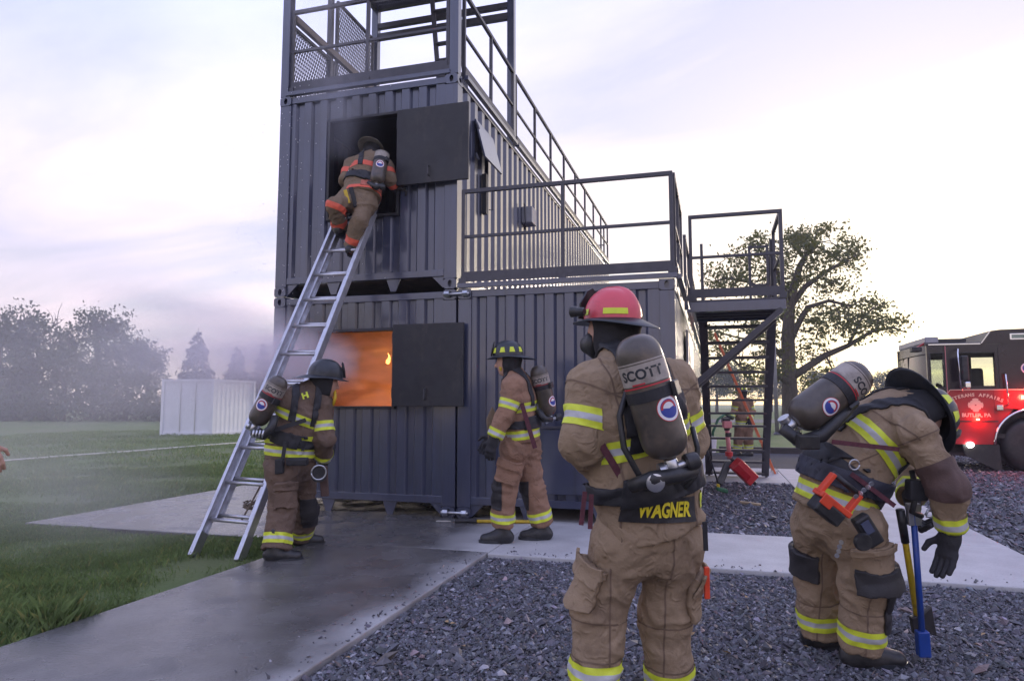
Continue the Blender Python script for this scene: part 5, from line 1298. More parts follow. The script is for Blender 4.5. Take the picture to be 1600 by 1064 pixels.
MB().bar(at(428, 672, 5.70), at(478, 656, 5.74), 0.035, 0.008, up=-FW).build('harness_strap', black_m, root)
MB().tube([J['head']+J['face']*0.08-RT*0.0-vec(0, 0, 0.03), at(524, 620, 6.0), at(520, 634, 6.0)], [0.012, 0.014, 0.012], 8).build('chin_strap', yel_h, root, smooth=True)
ll = thing('hand_lantern', 'black lantern with pale rim held by the ladder-foot firefighter', 'lantern', at(500, 750, 5.85))
MB().lathe(at(496, 738, 5.92), nrm(-FW+RT*0.4), [(0, 0.05), (0.05, 0.06), (0.10, 0.066), (0.12, 0.064)], 18).build('lamp_body', rubber, ll, smooth=True, auto=0.6)
lr = nrm(np.cross(nrm(-FW+RT*0.4), UP)); MB().tube([at(498, 738, 5.81)+0.060*(math.cos(t)*lr+math.sin(t)*UP) for t in np.linspace(0, 2*math.pi, 21)], 0.007, 6).build('lamp_rim', zinc, ll, smooth=True)
MB().bar(at(505, 728, 5.9), at(508, 775, 5.92), 0.07, 0.03, up=-FW).build('battery_case', cuff_brown, ll, bevel=0.01)

# ------------------------------------------------------------------ firefighter climbing into the upper window
J = jp(8.05, hem=(566, 306, 0.02), waist=(568, 289, 0.12), chest=(576, 268, 0.22), upch=(579, 254, 0.30), neck=(582, 245, 0.40), head=(581, 240, 0.52), shL=(551, 257, 0.30), elL=(540, 281, 0.20), wrL=(548, 297, 0.46),
       shR=(603, 262, 0.36), elR=(610, 280, 0.26), wrR=(616, 294, 0.32), pelvis=(561, 312, 0.0), hipL=(547, 312, 0.0), knL=(523, 322, -0.28), anL=(531, 353, -0.02), hipR=(570, 320, -0.02), knR=(561, 347, -0.20), anR=(549, 384, -0.10))
f1 = nrm(FW+RT*0.1); f1[2] = 0
J['face'] = nrm(f1-vec(0, 0, 0.5)); J['headup'] = nrm(vec(0, 0, 1)+f1*0.45)
J['toeL'] = J['anL']+f1*0.3-vec(0, 0, 0.02); J['toeR'] = J['anR']+f1*0.3
J['gzL'] = J['anL'][2]-0.11; J['gzR'] = J['anR'][2]-0.11
J['handR'] = dict(d=nrm(RT+vec(0, 0, -0.2)), pn=vec(0, 0, -1), th=FW, curl=0.8); J['handL'] = dict(d=nrm(FW), pn=vec(0, 0, -1), th=RT, curl=0.5)
root, coat, tr, side1, ax1 = person('firefighter climbing the ladder into the upper window, orange-red stripes', J, None,
    dict(vox=0.013, coat=coat_khaki, torso=(0.165, 0.15, 0.145, 0.115), flat=1.32, arm=0.082, leg=0.088, seed=44, fold=0.013))
trims(root, coat, tr, J, [redstripe], 0.075, arms=('upper_arm', 'forearm'), hem=False)
coat.stripe(root, ['torso'], J['waist']+(J['upch']-J['waist'])*0.55, (J['upch']-J['waist']), 0.07, [redstripe])
coat.patch('tail_patch', [pm('orange_grey_patch', (0.45, 0.13, 0.085), 0.7, var=0.35, vscale=22)], root, ['skirt'], [(J['hem']+ax1*0.0, -ax1), (J['hem']+ax1*0.09, ax1), (J['hem']-side1*0.02, -side1)], off=0.012, thick=0.01, facing=-f1)
coat.patch('hem_band', [redstripe], root, ['skirt'], [(J['hem']-ax1*0.028, -ax1), (J['hem']+ax1*0.018, ax1)], off=0.006)
for s in 'LR':
    d = nrm(J['kn'+s]-J['hip'+s])
    tr.stripe(root, ['thigh'+s, 'shin'+s], J['kn'+s]+nrm(J['an'+s]-J['kn'+s])*0.02, J['an'+s]-J['hip'+s], 0.07, [redstripe]) if s == 'L' else None
helmet(root, J['head']+nrm(J['headup'])*0.05, J['face'], J['headup'], hel_tan, hel_tan, 'trad', 1.1, stripes=hel_tan)
harness(root, coat, J, f1)
air_cylinder(root, at(588, 288, 7.98), at(598, 238, 8.16), -FW+RT*0.05, 0.085, emblem=(0.5, 0.15), label_at=0.82, strap_at=0.70, text=None, emb_r=0.05)
MB().tube([at(575, 286, 7.98), at(588, 293, 7.95), at(600, 289, 7.98)], [0.03, 0.036, 0.026], 12).build('pressure_reducer', rubber, root, smooth=True)
MB().bar(at(539, 297, 7.85), at(545, 318, 7.84), 0.04, 0.02, up=-FW).build('belt_hook', yel_h, root, bevel=0.004)
MB().bar(at(548, 293, 7.9), at(556, 324, 7.88), 0.05, 0.03, up=-FW).build('radio_pouch', black_m, root, bevel=0.01)

# ------------------------------------------------------------------ firefighter far behind the stair
J = jp(17.6, hem=(1162, 663), waist=(1162, 652), chest=(1162, 636), upch=(1161, 627), neck=(1160, 622), head=(1159, 614), shL=(1151, 629), elL=(1148, 643), wrL=(1142, 652, -0.2), shR=(1171, 629), elR=(1175, 643), wrR=(1172, 655, -0.2),
       pelvis=(1162, 666), hipL=(1157, 669), knL=(1154, 686), anL=(1152, 702), hipR=(1167, 669), knR=(1169, 686), anR=(1170, 702))
J['face'] = nrm(-RT-FW*0.2); J['headup'] = vec(0, 0, 1)
for s in 'LR': J['toe'+s] = J['an'+s]-RT*0.3
J['handL'] = dict(d=nrm(-RT-UP*0.3), pn=FW, th=UP); J['handR'] = dict(d=nrm(-UP), pn=FW, th=-RT)
root, coat, tr, _, _ = person('distant firefighter seen through the open stair treads', J, -0.05, dict(vox=0.022, coat=coat_mid, torso=(0.15, 0.14, 0.135, 0.11), flat=1.3, seed=54, fold=0.012))
trims(root, coat, tr, J, [lime, silver, lime], 0.10)
helmet(root, J['head']+vec(0, 0, 0.055), J['face'], J['headup'], hel_blk, hel_blk, 'trad', 1.1)

# ------------------------------------------------------------------ bystander whose arm swings in at the left edge
J = jp(5.0, hem=(-92, 745), waist=(-92, 700), chest=(-90, 620), upch=(-88, 575), neck=(-86, 545), head=(-84, 500), shL=(-128, 580), elL=(-138, 650), wrL=(-135, 710), shR=(-52, 582), elR=(-38, 648), wrR=(-18, 690, 0.05),
       pelvis=(-92, 760), hipL=(-108, 775), knL=(-108, 880), anL=(-110, 970), hipR=(-76, 775), knR=(-74, 880), anR=(-74, 970))
J['face'] = nrm(RT+FW*0.3); J['headup'] = vec(0, 0, 1)
for s in 'LR': J['toe'+s] = J['an'+s]+RT*0.3
J['handR'] = dict(d=nrm(-UP+RT*0.35), pn=-RT+FW, th=FW, curl=0.35, mat=skin); J['handL'] = dict(d=-UP, pn=FW, th=RT, mat=skin)
shirt = pm('rose_shirt', (0.42, 0.26, 0.27), 0.85, var=0.1, bump=0.1, bscale=90)
person('bystander at left edge of frame, only a rose sleeve and hand showing', J, -0.05, dict(vox=0.016, coat=shirt, trouser=pm('navy_trousers', (0.03, 0.035, 0.06), 0.85), arm=0.05, leg=0.085, torso=(0.13, 0.12, 0.12, 0.10), flat=1.35, seed=64, hood=False, group='bystanders'))
# ------------------------------------------------------------------ hand tools
ax_ = thing('forcible_entry_axe', 'flat axe with worn yellow handle propped under the bent firefighter\'s hand', 'axe', at(1440, 990, 3.52))
a0, a1 = at(1407, 800, 3.42), at(1437, 985, 3.50)
MB().tube([a0, a0+(a1-a0)*0.3, a0+(a1-a0)*0.75, a1], [0.017, 0.015, 0.016, 0.018], 10).build('handle', yel_h, ax_, smooth=True)
MB().tube([a0-(a1-a0)*0.02, a0+(a1-a0)*0.25], [0.021, 0.019], 10).build('grip', rubber, ax_, smooth=True)
hd = nrm(a1-a0); MB().prism([(-0.05, -0.045), (0.03, -0.05), (0.10, -0.085), (0.105, 0.085), (0.03, 0.05), (-0.05, 0.045)], a1-hd*0.04-FW*0.014, nrm(RT*0.8+FW*0.3), hd, FW, 0.028).build('axe_head', pm('dark_forged_steel', (0.06, 0.055, 0.055), 0.45, metal=0.5, var=0.3), ax_, bevel=0.006)
hb = thing('pry_bar', 'blue steel entry bar standing on the gravel beside the yellow axe', 'pry bar', at(1443, 1028, 3.44))
b0, b1 = at(1427, 800, 3.40), at(1443, 1020, 3.44)
MB().tube([b0, b1], 0.015, 8).build('shaft', blu_h, hb, smooth=True)
MB().frame_box(b1-nrm(b1-b0)*0.05, RT, nrm(b1-b0), nrm(np.cross(RT, b1-b0)), 0.030, 0.065, 0.02).build('adze_head', blu_h, hb, bevel=0.006)
MB().frame_box(b0+nrm(b1-b0)*0.01, RT, nrm(b1-b0), nrm(np.cross(RT, b1-b0)), 0.032, 0.055, 0.014).build('fork', zinc, hb, bevel=0.004)

pk = thing('pike_pole', 'yellow and black pike pole lying on the concrete behind the profile firefighter', 'pike pole', (0.6, -0.22, 0.0))
MB().tube([(0.36, -0.27, 0.022), (0.98, -0.12, 0.022)], 0.018, 10).build('shaft', yel_h, pk, smooth=True)
MB().tube([(0.13, -0.325, 0.022), (0.36, -0.27, 0.022)], 0.02, 10).build('grip', rubber, pk, smooth=True)
MB().prism([(0, 0), (0.16, 0.01), (0.2, 0.05), (0.17, 0.03), (0.02, 0.03)], (-0.07, -0.37, 0.012), nrm(vec(1, 0.24, 0)), nrm(vec(-0.24, 1, 0)), vec(0, 0, 1), 0.012).build('hook', zinc, pk)

tl = thing('tripod_light', 'red portable scene light on a folding mast by the stair foot', 'scene light', at(1150, 762, 10.3))
DT = 10.25
MB().tube([at(1140, 716, DT), at(1136, 670, DT)], 0.032, 12).build('mast', pinkpole, tl, smooth=True)
MB().tube([at(1136, 672, DT), at(1135, 655, DT)], 0.042, 12).build('mast_collar', rubber, tl, smooth=True)
MB().frame_box(at(1136, 663, DT-0.05), RT, UP, FW, 0.06, 0.05, 0.05).build('lamp_head', pinkpole, tl, bevel=0.01)
MB().frame_box(at(1134, 657, DT), RT, UP, FW, 0.055, 0.035, 0.05).build('lamp_cap', rubber, tl, bevel=0.01)
MB().lathe(at(1138, 682, DT), UP, [(0, 0.045), (0.06, 0.045)], 14).build('mast_clamp', rubber, tl)
MB().lathe(at(1139, 712, DT), UP, [(0, 0.055), (0.06, 0.055)], 14).build('hub', red_tool, tl)
MB().bar(at(1138, 722, DT), at(1124, 756, DT-0.1), 0.10, 0.06, up=-FW).build('leg', hel_blk, tl, bevel=0.01)
MB().bar(at(1142, 716, DT), at(1180, 756, DT+0.1), 0.05, 0.05, up=-FW).build('leg', hel_blk, tl, bevel=0.01)
MB().bar(at(1148, 723, DT-0.12), at(1176, 750, DT-0.06), 0.20, 0.16, up=-FW).build('battery_case', red_tool, tl, bevel=0.02)
MB().bar(at(1150, 729, DT-0.22), at(1170, 748, DT-0.16), 0.10, 0.02, up=-FW).build('case_panel', truck_red, tl, bevel=0.005)
br_ = thing('push_broom', 'green headed broom with dark handle standing near the scene light', 'broom', at(1128, 768, 9.95))
MB().tube([at(1123, 757, 9.95), at(1101, 690, 10.0), at(1090, 640, 10.05)], 0.012, 8).build('handle', hel_blk, br_, smooth=True)
MB().frame_box(at(1128, 765, 9.93), nrm(RT-UP*0.25), UP, FW, 0.085, 0.030, 0.035).build('head', green_m, br_, bevel=0.015)
MB().frame_box(at(1122, 759, 9.93), nrm(RT-UP*0.25), UP, FW, 0.02, 0.03, 0.02).build('socket', yel_h, br_, bevel=0.006)
ol = thing('orange_ladder', 'orange fibreglass ladder leaning in the open behind the stair treads', 'ladder', (3.75, 6.35, -0.004))
o0, o1 = vec(3.86, 6.30, -0.004), vec(2.86, 6.30, 2.62); ow = vec(0.0, 0.42, 0)
for q in (vec(0, 0, 0), ow): MB().bar(o0+q, o1+q, 0.035, 0.085, up=(0, 1, 0)).build('ladder_rail', orange_l, ol, bevel=0.004)
for i in range(8):
    q = o0+(o1-o0)*(0.08+i*0.12); MB().tube([q+vec(0, 0.02, 0), q+ow-vec(0, 0.02, 0)], 0.016, 8).build('rung', alu, ol, smooth=True)
for q in (vec(0, 0, 0), ow): MB().frame_box(o0+q+vec(0.0, 0, 0.03), vec(1, 0, 0), vec(0, 1, 0), vec(0, 0, 1), 0.05, 0.03, 0.03).build('foot', zinc, ol)
hz_ = thing('green_hose', 'green garden hose arching up beside the distant firefighter', 'hose', at(1112, 700, 15.5))
MB().tube([at(1112, 698, 15.5), at(1114, 675, 15.5), at(1122, 655, 15.5), at(1134, 646, 15.6), at(1146, 652, 16.5)], 0.028, 8).build('hose', green_m, hz_, smooth=True)
wb = thing('white_bucket', 'pale bucket standing in the open behind the stair', 'bucket', at(1110, 706, 14.2))
MB().lathe(at(1110, 706, 14.2), vec(0, 0, 1), [(0, 0.11), (0.30, 0.14), (0.31, 0.145)], 18).build('shell', shed_m, wb, smooth=True, auto=0.6)
MB().tube([at(1104, 683, 14.2), at(1110, 676, 14.1), at(1116, 683, 14.2)], 0.006, 6).build('handle', steel_dark, wb)
# scrap lying on the gravel island
sc = MB(); sc.frame_box(at(1172, 786, 8.9), nrm(RT-FW*0.7), nrm(FW+RT*0.6), vec(0, 0, 1), 0.13, 0.025, 0.012)
tag(sc.build('wood_scrap', pm('pale_wood', (0.4, 0.3, 0.18), 0.8, var=0.3, vscale=14), bevel=0.004), 'pale splinter of wood lying on the gravel by the stair', 'wood scrap')

# ------------------------------------------------------------------ fire engine
fe = thing('fire_engine', 'red and black fire engine with its warning lamps lit at right', 'fire engine', (9.4, 9.2, -0.038))
YN, YF = 8.0, 10.3
def panel_xz(name, x0, x1, z0, z1, holes, y0, y1, m, par, bev=0.01):
    xs = sorted({x0, x1, *[h[0] for h in holes], *[h[1] for h in holes]}); zs = sorted({z0, z1, *[h[2] for h in holes], *[h[3] for h in holes]})
    V = {}; mb = MB()
    cell = lambda i, j: any(h[0]-1e-6 <= xs[i] and xs[i+1] <= h[1]+1e-6 and h[2]-1e-6 <= zs[j] and zs[j+1] <= h[3]+1e-6 for h in holes)
    for i in range(len(xs)-1):
        for j in range(len(zs)-1):
            if cell(i, j): continue
            a, b, c, d = xs[i], xs[i+1], zs[j], zs[j+1]
            mb.add([(a, y0, c), (b, y0, c), (b, y0, d), (a, y0, d)], [(0, 1, 2, 3)]); mb.add([(a, y1, c), (b, y1, c), (b, y1, d), (a, y1, d)], [(3, 2, 1, 0)])
            for (ni, nj, q) in ((i-1, j, [(a, c), (a, d)]), (i+1, j, [(b, d), (b, c)]), (i, j-1, [(b, c), (a, c)]), (i, j+1, [(a, d), (b, d)])):
                if ni < 0 or nj < 0 or ni >= len(xs)-1 or nj >= len(zs)-1 or cell(ni, nj):
                    (p, r), (s, t) = q; mb.add([(p, y0, r), (s, y0, t), (s, y1, t), (p, y1, r)], [(0, 1, 2, 3)])
    return mb.build(name, m, par)
wins = [(6.93, 7.15, 1.60, 2.26), (7.42, 8.02, 1.62, 2.26)]
for y0, y1, nm in ((YN, YN+0.07, 'near'), (YF-0.07, YF, 'far')):
    panel_xz('cab_side_upper', 6.87, 9.3, 1.545, 2.42, wins+[(8.32, 8.95, 1.62, 2.3)] if nm == 'far' else wins, y0, y1, truck_blk, fe)
    panel_xz('cab_side_lower', 7.19, 7.97, 0.50, 1.540, [], y0, y1, truck_red, fe)
    panel_xz('cab_side_lower', 7.975, 9.3, 1.18, 1.540, [], y0, y1, truck_red, fe)
    panel_xz('cab_corner', 6.90, 7.185, 0.50, 1.540, [], y0+0.02, y1, truck_blk, fe)
for x0, x1, z0, z1 in wins:
    MB().box(x0, x1, YN+0.03, YN+0.036, z0, z1).build('side_window', glass, fe); MB().box(x0, x1, YF-0.04, YF-0.034, z0, z1).build('side_window', glass, fe)
    for a in ((x0-0.018, x0, z0-0.018, z1+0.018), (x1, x1+0.018, z0-0.018, z1+0.018), (x0, x1, z0-0.018, z0), (x0, x1, z1, z1+0.018)): MB().box(a[0], a[1], YN-0.012, YN-0.001, a[2], a[3]).build('window_trim', rubber, fe)
# roof, raised section, rear body
MB().box(6.86, 7.86, YN-0.01, YF+0.01, 2.42, 2.47).build('cab_roof', truck_blk, fe, bevel=0.02)
MB().prism([(7.80, 2.425), (7.98, 2.68), (8.15, 2.70), (9.3, 2.72), (9.3, 2.425)], (0, YN-0.004, 0), vec(1, 0, 0), vec(0, 0, 1), vec(0, 1, 0), 2.308).build('raised_roof', truck_blk, fe)
MB().bar((7.81, YN-0.012, 2.44), (7.975, YN-0.012, 2.675), 0.012, 0.035, up=(0, 1, 0)).build('roof_trim', chrome, fe)
MB().bar((6.9, YN-0.014, 2.435), (7.8, YN-0.014, 2.435), 0.012, 0.02).build('roof_trim', chrome, fe)
MB().box(9.31, 14.5, YN-0.02, YF+0.02, 0.75, 2.70).build('rear_body', truck_red, fe, bevel=0.03)
MB().box(7.0, 14.4, YN+0.35, YF-0.35, 0.32, 0.62).build('chassis', rubber, fe)
MB().box(6.92, 9.28, YN+0.08, YF-0.08, 0.62, 0.70).build('cab_floor', rubber, fe)
MB().box(6.95, 9.25, YN+0.3, YF-0.3, 0.7, 1.45).build('engine_cover', rubber, fe)
MB().box(9.2, 9.26, YN+0.075, YF-0.075, 0.7, 2.4).build('cab_back_wall', truck_blk, fe)
for y in (YN+0.35, YF-0.75):
    MB().box(7.75, 7.95, y, y+0.42, 1.3, 1.98).build('seat_back', rubber, fe, bevel=0.05)
MB().lathe((7.25, YN+0.5, 1.5), nrm(vec(0.8, 0, 0.5)), [(0, 0.2), (0.02, 0.22), (0.04, 0.2)], 20).build('steering_wheel', rubber, fe)
# curved nose
fn = MB(); n = 10
def nose(y, z): 
    q = abs(y-(YN+YF)/2)/((YF-YN)/2); return 6.78+0.09*q**4+0.05*max(0, (z-1.5))
ys = np.linspace(YN+0.01, YF-0.01, 15)
def nose_strip(nm, za, zb, m):
    mb = MB(); V = [(nose(y, z), y, z) for z in (za, zb) for y in ys]+[(nose(y, z)+0.03, y, z) for z in (za, zb) for y in ys]; k = len(ys)
    F = [(i, i+1, k+i+1, k+i) for i in range(k-1)]+[(2*k+i, 3*k+i, 3*k+i+1, 2*k+i+1) for i in range(k-1)]
    mb.add(V, F); return mb.build(nm, m, fe, smooth=True)
nose_strip('nose_panel', 0.62, 1.38, truck_red); nose_strip('windscreen', 1.40, 2.24, glass); nose_strip('nose_header', 2.26, 2.43, truck_blk)
MB().box(6.50, 6.95, YN+0.02, YF-0.02, 0.45, 0.75).build('front_bumper', chrome, fe, bevel=0.05)
MB().box(6.80, 6.84, 9.13, 9.17, 1.4, 2.25).build('windscreen_divider', truck_blk, fe)
# light bar, roof boxes
MB().box(6.88, 7.12, YN+0.1, YF-0.1, 2.475, 2.60).build('light_bar', pm('grey_light_bar', (0.33, 0.32, 0.34), 0.3), fe, bevel=0.02)
MB().box(7.12, 7.62, YN+0.15, YF-0.3, 2.475, 2.56).build('roof_hatch', rubber, fe, bevel=0.02)
MB().box(6.62, 6.80, YN+0.0, YN+0.2, 2.30, 2.40).build('nose_lamp', rubber, fe, bevel=0.02)
MB().bar((6.72, YN+0.1, 2.38), (6.95, YN+0.25, 2.52), 0.03, 0.03).build('nose_lamp_arm', red_tool, fe)
# belt line, door seams, grab rail, handle, mirrors
MB().bar((7.24, YN-0.006, 1.545), (9.3, YN-0.006, 1.545), 0.008, 0.016).build('belt_stripe', gold_t, fe)
MB().bar((7.18, YN-0.006, 1.46), (7.24, YN-0.006, 1.545), 0.008, 0.016, up=(0, 1, 0)).build('belt_stripe', gold_t, fe)
MB().bar((7.19, YN-0.012, 0.5), (7.19, YN-0.012, 2.40), 0.012, 0.022, up=(0, 1, 0)).build('door_edge', pinkpole, fe)
MB().bar((8.09, YN-0.004, 1.55), (8.09, YN-0.004, 2.38), 0.006, 0.012, up=(0, 1, 0)).build('door_seam', rubber, fe)
MB().tube([(8.17, YN-0.01, 1.85), (8.17, YN-0.07, 1.83), (8.19, YN-0.07, 1.27), (8.19, YN-0.01, 1.25)], 0.016, 10).build('grab_rail', chrome, fe, smooth=True)
MB().frame_box((8.06, YN-0.012, 1.20), vec(1, 0, 0), vec(0, 1, 0), vec(0, 0, 1), 0.055, 0.014, 0.05).build('door_handle', chrome, fe, bevel=0.01)
mi_ = MB().frame_box((7.42, YN-0.28, 1.95), vec(1, 0, 0), vec(0, 1, 0), vec(0, 0, 1), 0.06, 0.09, 0.24).build('mirror', rubber, fe, bevel=0.03)
MB().frame_box((7.45, YN-0.28, 1.63), vec(1, 0, 0), vec(0, 1, 0), vec(0, 0, 1), 0.05, 0.08, 0.07).build('convex_mirror', chrome, mi_, bevel=0.03)
MB().tube([(7.40, YN-0.01, 2.33), (7.36, YN-0.2, 2.32), (7.33, YN-0.27, 2.25), (7.35, YN-0.28, 1.6), (7.40, YN-0.2, 1.52), (7.42, YN-0.01, 1.52)], 0.014, 8).build('mirror_arm', chrome, mi_, smooth=True)
# lettering and emblem
def arc_text(s, r, c, size, z_c):
    mb = MB(); tot = len(s)*size*0.66; 
    for i, ch in enumerate(s):
        if ch == ' ': continue
        th = (i-(len(s)-1)/2)*size*0.72/r
        V, F = text2d(ch, size, 0.004); V3 = []
        for x, y in V:
            ca, sa = math.cos(-th), math.sin(-th); X = x*ca-y*sa+r*math.sin(th); Z = x*sa+y*ca+r*math.cos(th)-r
            V3.append((c+X, YN-0.004, z_c+Z))
        mb.add(V3, F)
    return mb.build('lettering', gold_t, fe)
arc_text('VETERANS AFFAIRS', 0.95, 7.66, 0.085, 1.445)
V, F = text2d('BUTLER, PA', 0.095, 0.004); mb = MB(); mb.add([(7.66+x, YN-0.004, 1.055+y) for x, y in V], F); mb.build('lettering', gold_t, fe)
mb = MB(); R0 = 0.125
for k in range(4):
    a = math.pi/2*k; pts = [(0.012, 0.012), (0.055, 0.115), (0.03, 0.128), (0.0, 0.132), (-0.03, 0.128), (-0.055, 0.115), (-0.012, 0.012)]
    P = [(x*math.cos(a)-y*math.sin(a), x*math.sin(a)+y*math.cos(a)) for x, y in pts]
    mb.add([(7.66+x, YN-0.004, 1.25+y) for x, y in P], [tuple(range(len(P)))])
    a2 = a+math.pi/4; q = [(0.0, 0.02), (0.022, 0.06), (0.034, 0.10), (0.0, 0.112), (-0.034, 0.10), (-0.022, 0.06)]
    P = [(x*math.cos(a2)-y*math.sin(a2), x*math.sin(a2)+y*math.cos(a2)) for x, y in q]
    mb.add([(7.66+x, YN-0.003, 1.25+y) for x, y in P], [tuple(range(len(P)))])
mb.build('maltese_emblem', gold_t, fe)
mb = MB(); mb.lathe((8.55, YN-0.002, 1.95), vec(0, -1, 0), [(0, 0.10), (0.004, 0.10)], 28); mb.lathe((8.55, YN-0.006, 1.95), vec(0, -1, 0), [(0, 0.075), (0.003, 0.075)], 28, mi=1); mb.build('round_seal', [white_p, blue_p], fe)
MB().box(8.30, 8.62, YN-0.012, YN-0.002, 2.50, 2.62).build('scene_lamp', chrome, fe, bevel=0.004)
MB().box(8.33, 8.59, YN-0.018, YN-0.013, 2.525, 2.595).build('scene_lamp_lens', glass, fe)
# red warning lamps, white step light
def red_light(x, z, w_, h_, e):
    lp = MB().frame_box((x, YN-0.02, z), vec(1, 0, 0), vec(0, 1, 0), vec(0, 0, 1), w_, 0.015, h_).build('warning_lamp', red_lamp, fe, bevel=0.006, label='lit red warning lamp')
    ld2 = bpy.data.lights.new('warning_light', 'POINT'); ld2.energy = e; ld2.color = (1.0, 0.05, 0.03); ld2.shadow_soft_size = 0.06
    lo2 = bpy.data.objects.new('warning_light', ld2); link(lo2, fe); lo2.location = Vector(vec(x, YN-0.10, z)-ORG[fe.name])
red_light(8.47, 1.40, 0.05, 0.03, 16); red_light(7.68, 0.975, 0.028, 0.016, 3); red_light(9.9, 2.3, 0.10, 0.06, 40)
MB().box(7.30, 8.02, YN-0.016, YN-0.002, 0.93, 0.95).build('rub_rail', rubber, fe)
MB().lathe((7.52, YN-0.03, 0.50), nrm(vec(0, -0.8, -0.5)), [(0, 0.055), (0.03, 0.06), (0.035, 0.05)], 18).build('step_light', white_lamp, fe)
# wheels and arches
def wheel(x, y, s):
    wr_ = MB(); wr_.lathe((x, y-0.15*s, 0.49), vec(0, s, 0), [(0, 0.33), (0.0, 0.44), (0.03, 0.50), (0.08, 0.53), (0.24, 0.53), (0.29, 0.50), (0.30, 0.33)], 40); t_ = wr_.build('tyre', rubber, fe, smooth=True, auto=0.7)
    r_ = MB(); r_.lathe((x, y-0.12*s, 0.49), vec(0, s, 0), [(0, 0.10), (0.01, 0.16), (0.05, 0.22), (0.02, 0.30), (0.0, 0.335), (0.1, 0.335)], 30); r_.build('rim', truck_red if False else chrome, t_, smooth=True, auto=0.7)
    for k in range(10):
        a = 2*math.pi*k/10; MB().lathe((x+0.2*math.cos(a), y-0.09*s, 0.49+0.2*math.sin(a)), vec(0, -s, 0), [(0, 0.02), (0.05, 0.018)], 6).build('wheel_nut', chrome, t_)
wheel(8.62, YN+0.2, 1); wheel(8.62, YF-0.2, -1); wheel(12.9, YN+0.2, 1)
mb = MB(); pts = [(8.62+0.68*math.cos(t), YN-0.02, 0.50+0.68*math.sin(t)) for t in np.linspace(0, math.pi, 22)]
mb.tube(pts, 0.028, 8); mb.build('wheel_arch', chrome, fe, smooth=True)
for y in (YN+0.01,):
    mb = MB(); th = np.linspace(0, math.pi, 22)
    V = [(8.62+0.66*math.cos(t), y, 0.50+0.66*math.sin(t)) for t in th]+[(8.62+0.66*math.cos(t), y+0.55, 0.50+0.66*math.sin(t)) for t in th]
    mb.add(V, [(i, i+1, 22+i+1, 22+i) for i in range(21)]); mb.build('wheel_well', rubber, fe)
MB().prism([(7.42, 0.50), (7.95, 0.50), (7.99, 0.72), (8.12, 0.95), (8.30, 1.175), (7.98, 1.175), (7.975, 0.52)], (0, YN+0.03, 0), vec(1, 0, 0), vec(0, 0, 1), vec(0, 1, 0), 0.03).build('arch_infill', truck_red, fe)
MB().prism([(7.45, 0.28), (7.95, 0.02), (8.05, 0.02), (8.02, 0.50), (7.40, 0.50)], (0, YN+0.02, 0), vec(1, 0, 0), vec(0, 0, 1), vec(0, 1, 0), 0.04).build('mud_flap', rubber, fe)

# ------------------------------------------------------------------ trees
def leaves(centres, spread, n, size, seed, flat=0.75, needle_=False):
    q = np.random.default_rng(seed); C = np.asarray(centres); k = len(C)
    P = np.repeat(C, n, 0)+q.normal(size=(k*n, 3))*np.repeat(np.asarray(spread).reshape(-1, 1)*np.ones((k, 1)), n, 0)*vec(1, 1, flat)
    A = q.normal(size=(len(P), 3)); A /= np.linalg.norm(A, axis=1)[:, None]
    B = np.cross(A, q.normal(size=A.shape)); B /= np.linalg.norm(B, axis=1)[:, None]
    s = (size*q.uniform(0.55, 1.3, len(P)))[:, None]
    V = np.stack([P-A*s, P+B*s*0.55-A*s*0.1, P+A*s, P-B*s*0.55+A*s*0.1], 1).reshape(-1, 3)
    F = np.arange(len(V)).reshape(-1, 4)
    sh = np.repeat(np.repeat(q.uniform(0.6, 1.35, k), n)*q.uniform(0.75, 1.25, k*n), 4)[:, None]*np.array([1.0, 1.0, 1.0])
    sh[:, 0] *= np.repeat(q.uniform(0.85, 1.25, k*n), 4)
    return V, F, sh
DO = 35.0
def O(x, y, d=0.0): return at(x, y, DO+d)
oak = thing('oak_tree', 'broad backlit oak standing behind the stair landing', 'tree', at(1236, 672, DO))
q = np.random.default_rng(3)
limbs = [([(1236, 676), (1235, 640), (1233, 590), (1231, 530), (1234, 470), (1250, 415), (1275, 372)], [0.52, 0.40, 0.36, 0.32, 0.25, 0.15, 0.05], 0),
         ([(1236, 590), (1262, 573), (1290, 555), (1325, 540), (1362, 518), (1395, 512), (1416, 520)], [0.34, 0.3, 0.26, 0.2, 0.14, 0.09, 0.04], 1.5),
         ([(1232, 540), (1245, 510), (1262, 480), (1295, 470), (1330, 478), (1352, 465)], [0.3, 0.26, 0.2, 0.14, 0.09, 0.03], -1.5),
         ([(1234, 480), (1258, 448), (1290, 425), (1325, 405), (1344, 398)], [0.28, 0.22, 0.16, 0.1, 0.03], 1.0),
         ([(1231, 505), (1205, 465), (1170, 440), (1135, 435), (1105, 442)], [0.3, 0.24, 0.16, 0.1, 0.03], 1.5),
         ([(1233, 470), (1215, 425), (1190, 395), (1175, 378)], [0.24, 0.18, 0.1, 0.03], -2.0),
         ([(1232, 565), (1205, 540), (1165, 530), (1120, 520)], [0.26, 0.18, 0.1, 0.03], 2.5),
         ([(1233, 600), (1210, 585), (1180, 580), (1150, 570)], [0.2, 0.13, 0.08, 0.03], -1.5),
         ([(1325, 540), (1345, 500), (1365, 480), (1380, 472)], [0.13, 0.1, 0.06, 0.02], 2.0),
         ([(1290, 555), (1300, 575), (1308, 588)], [0.1, 0.06, 0.02], 0.5)]
node = []
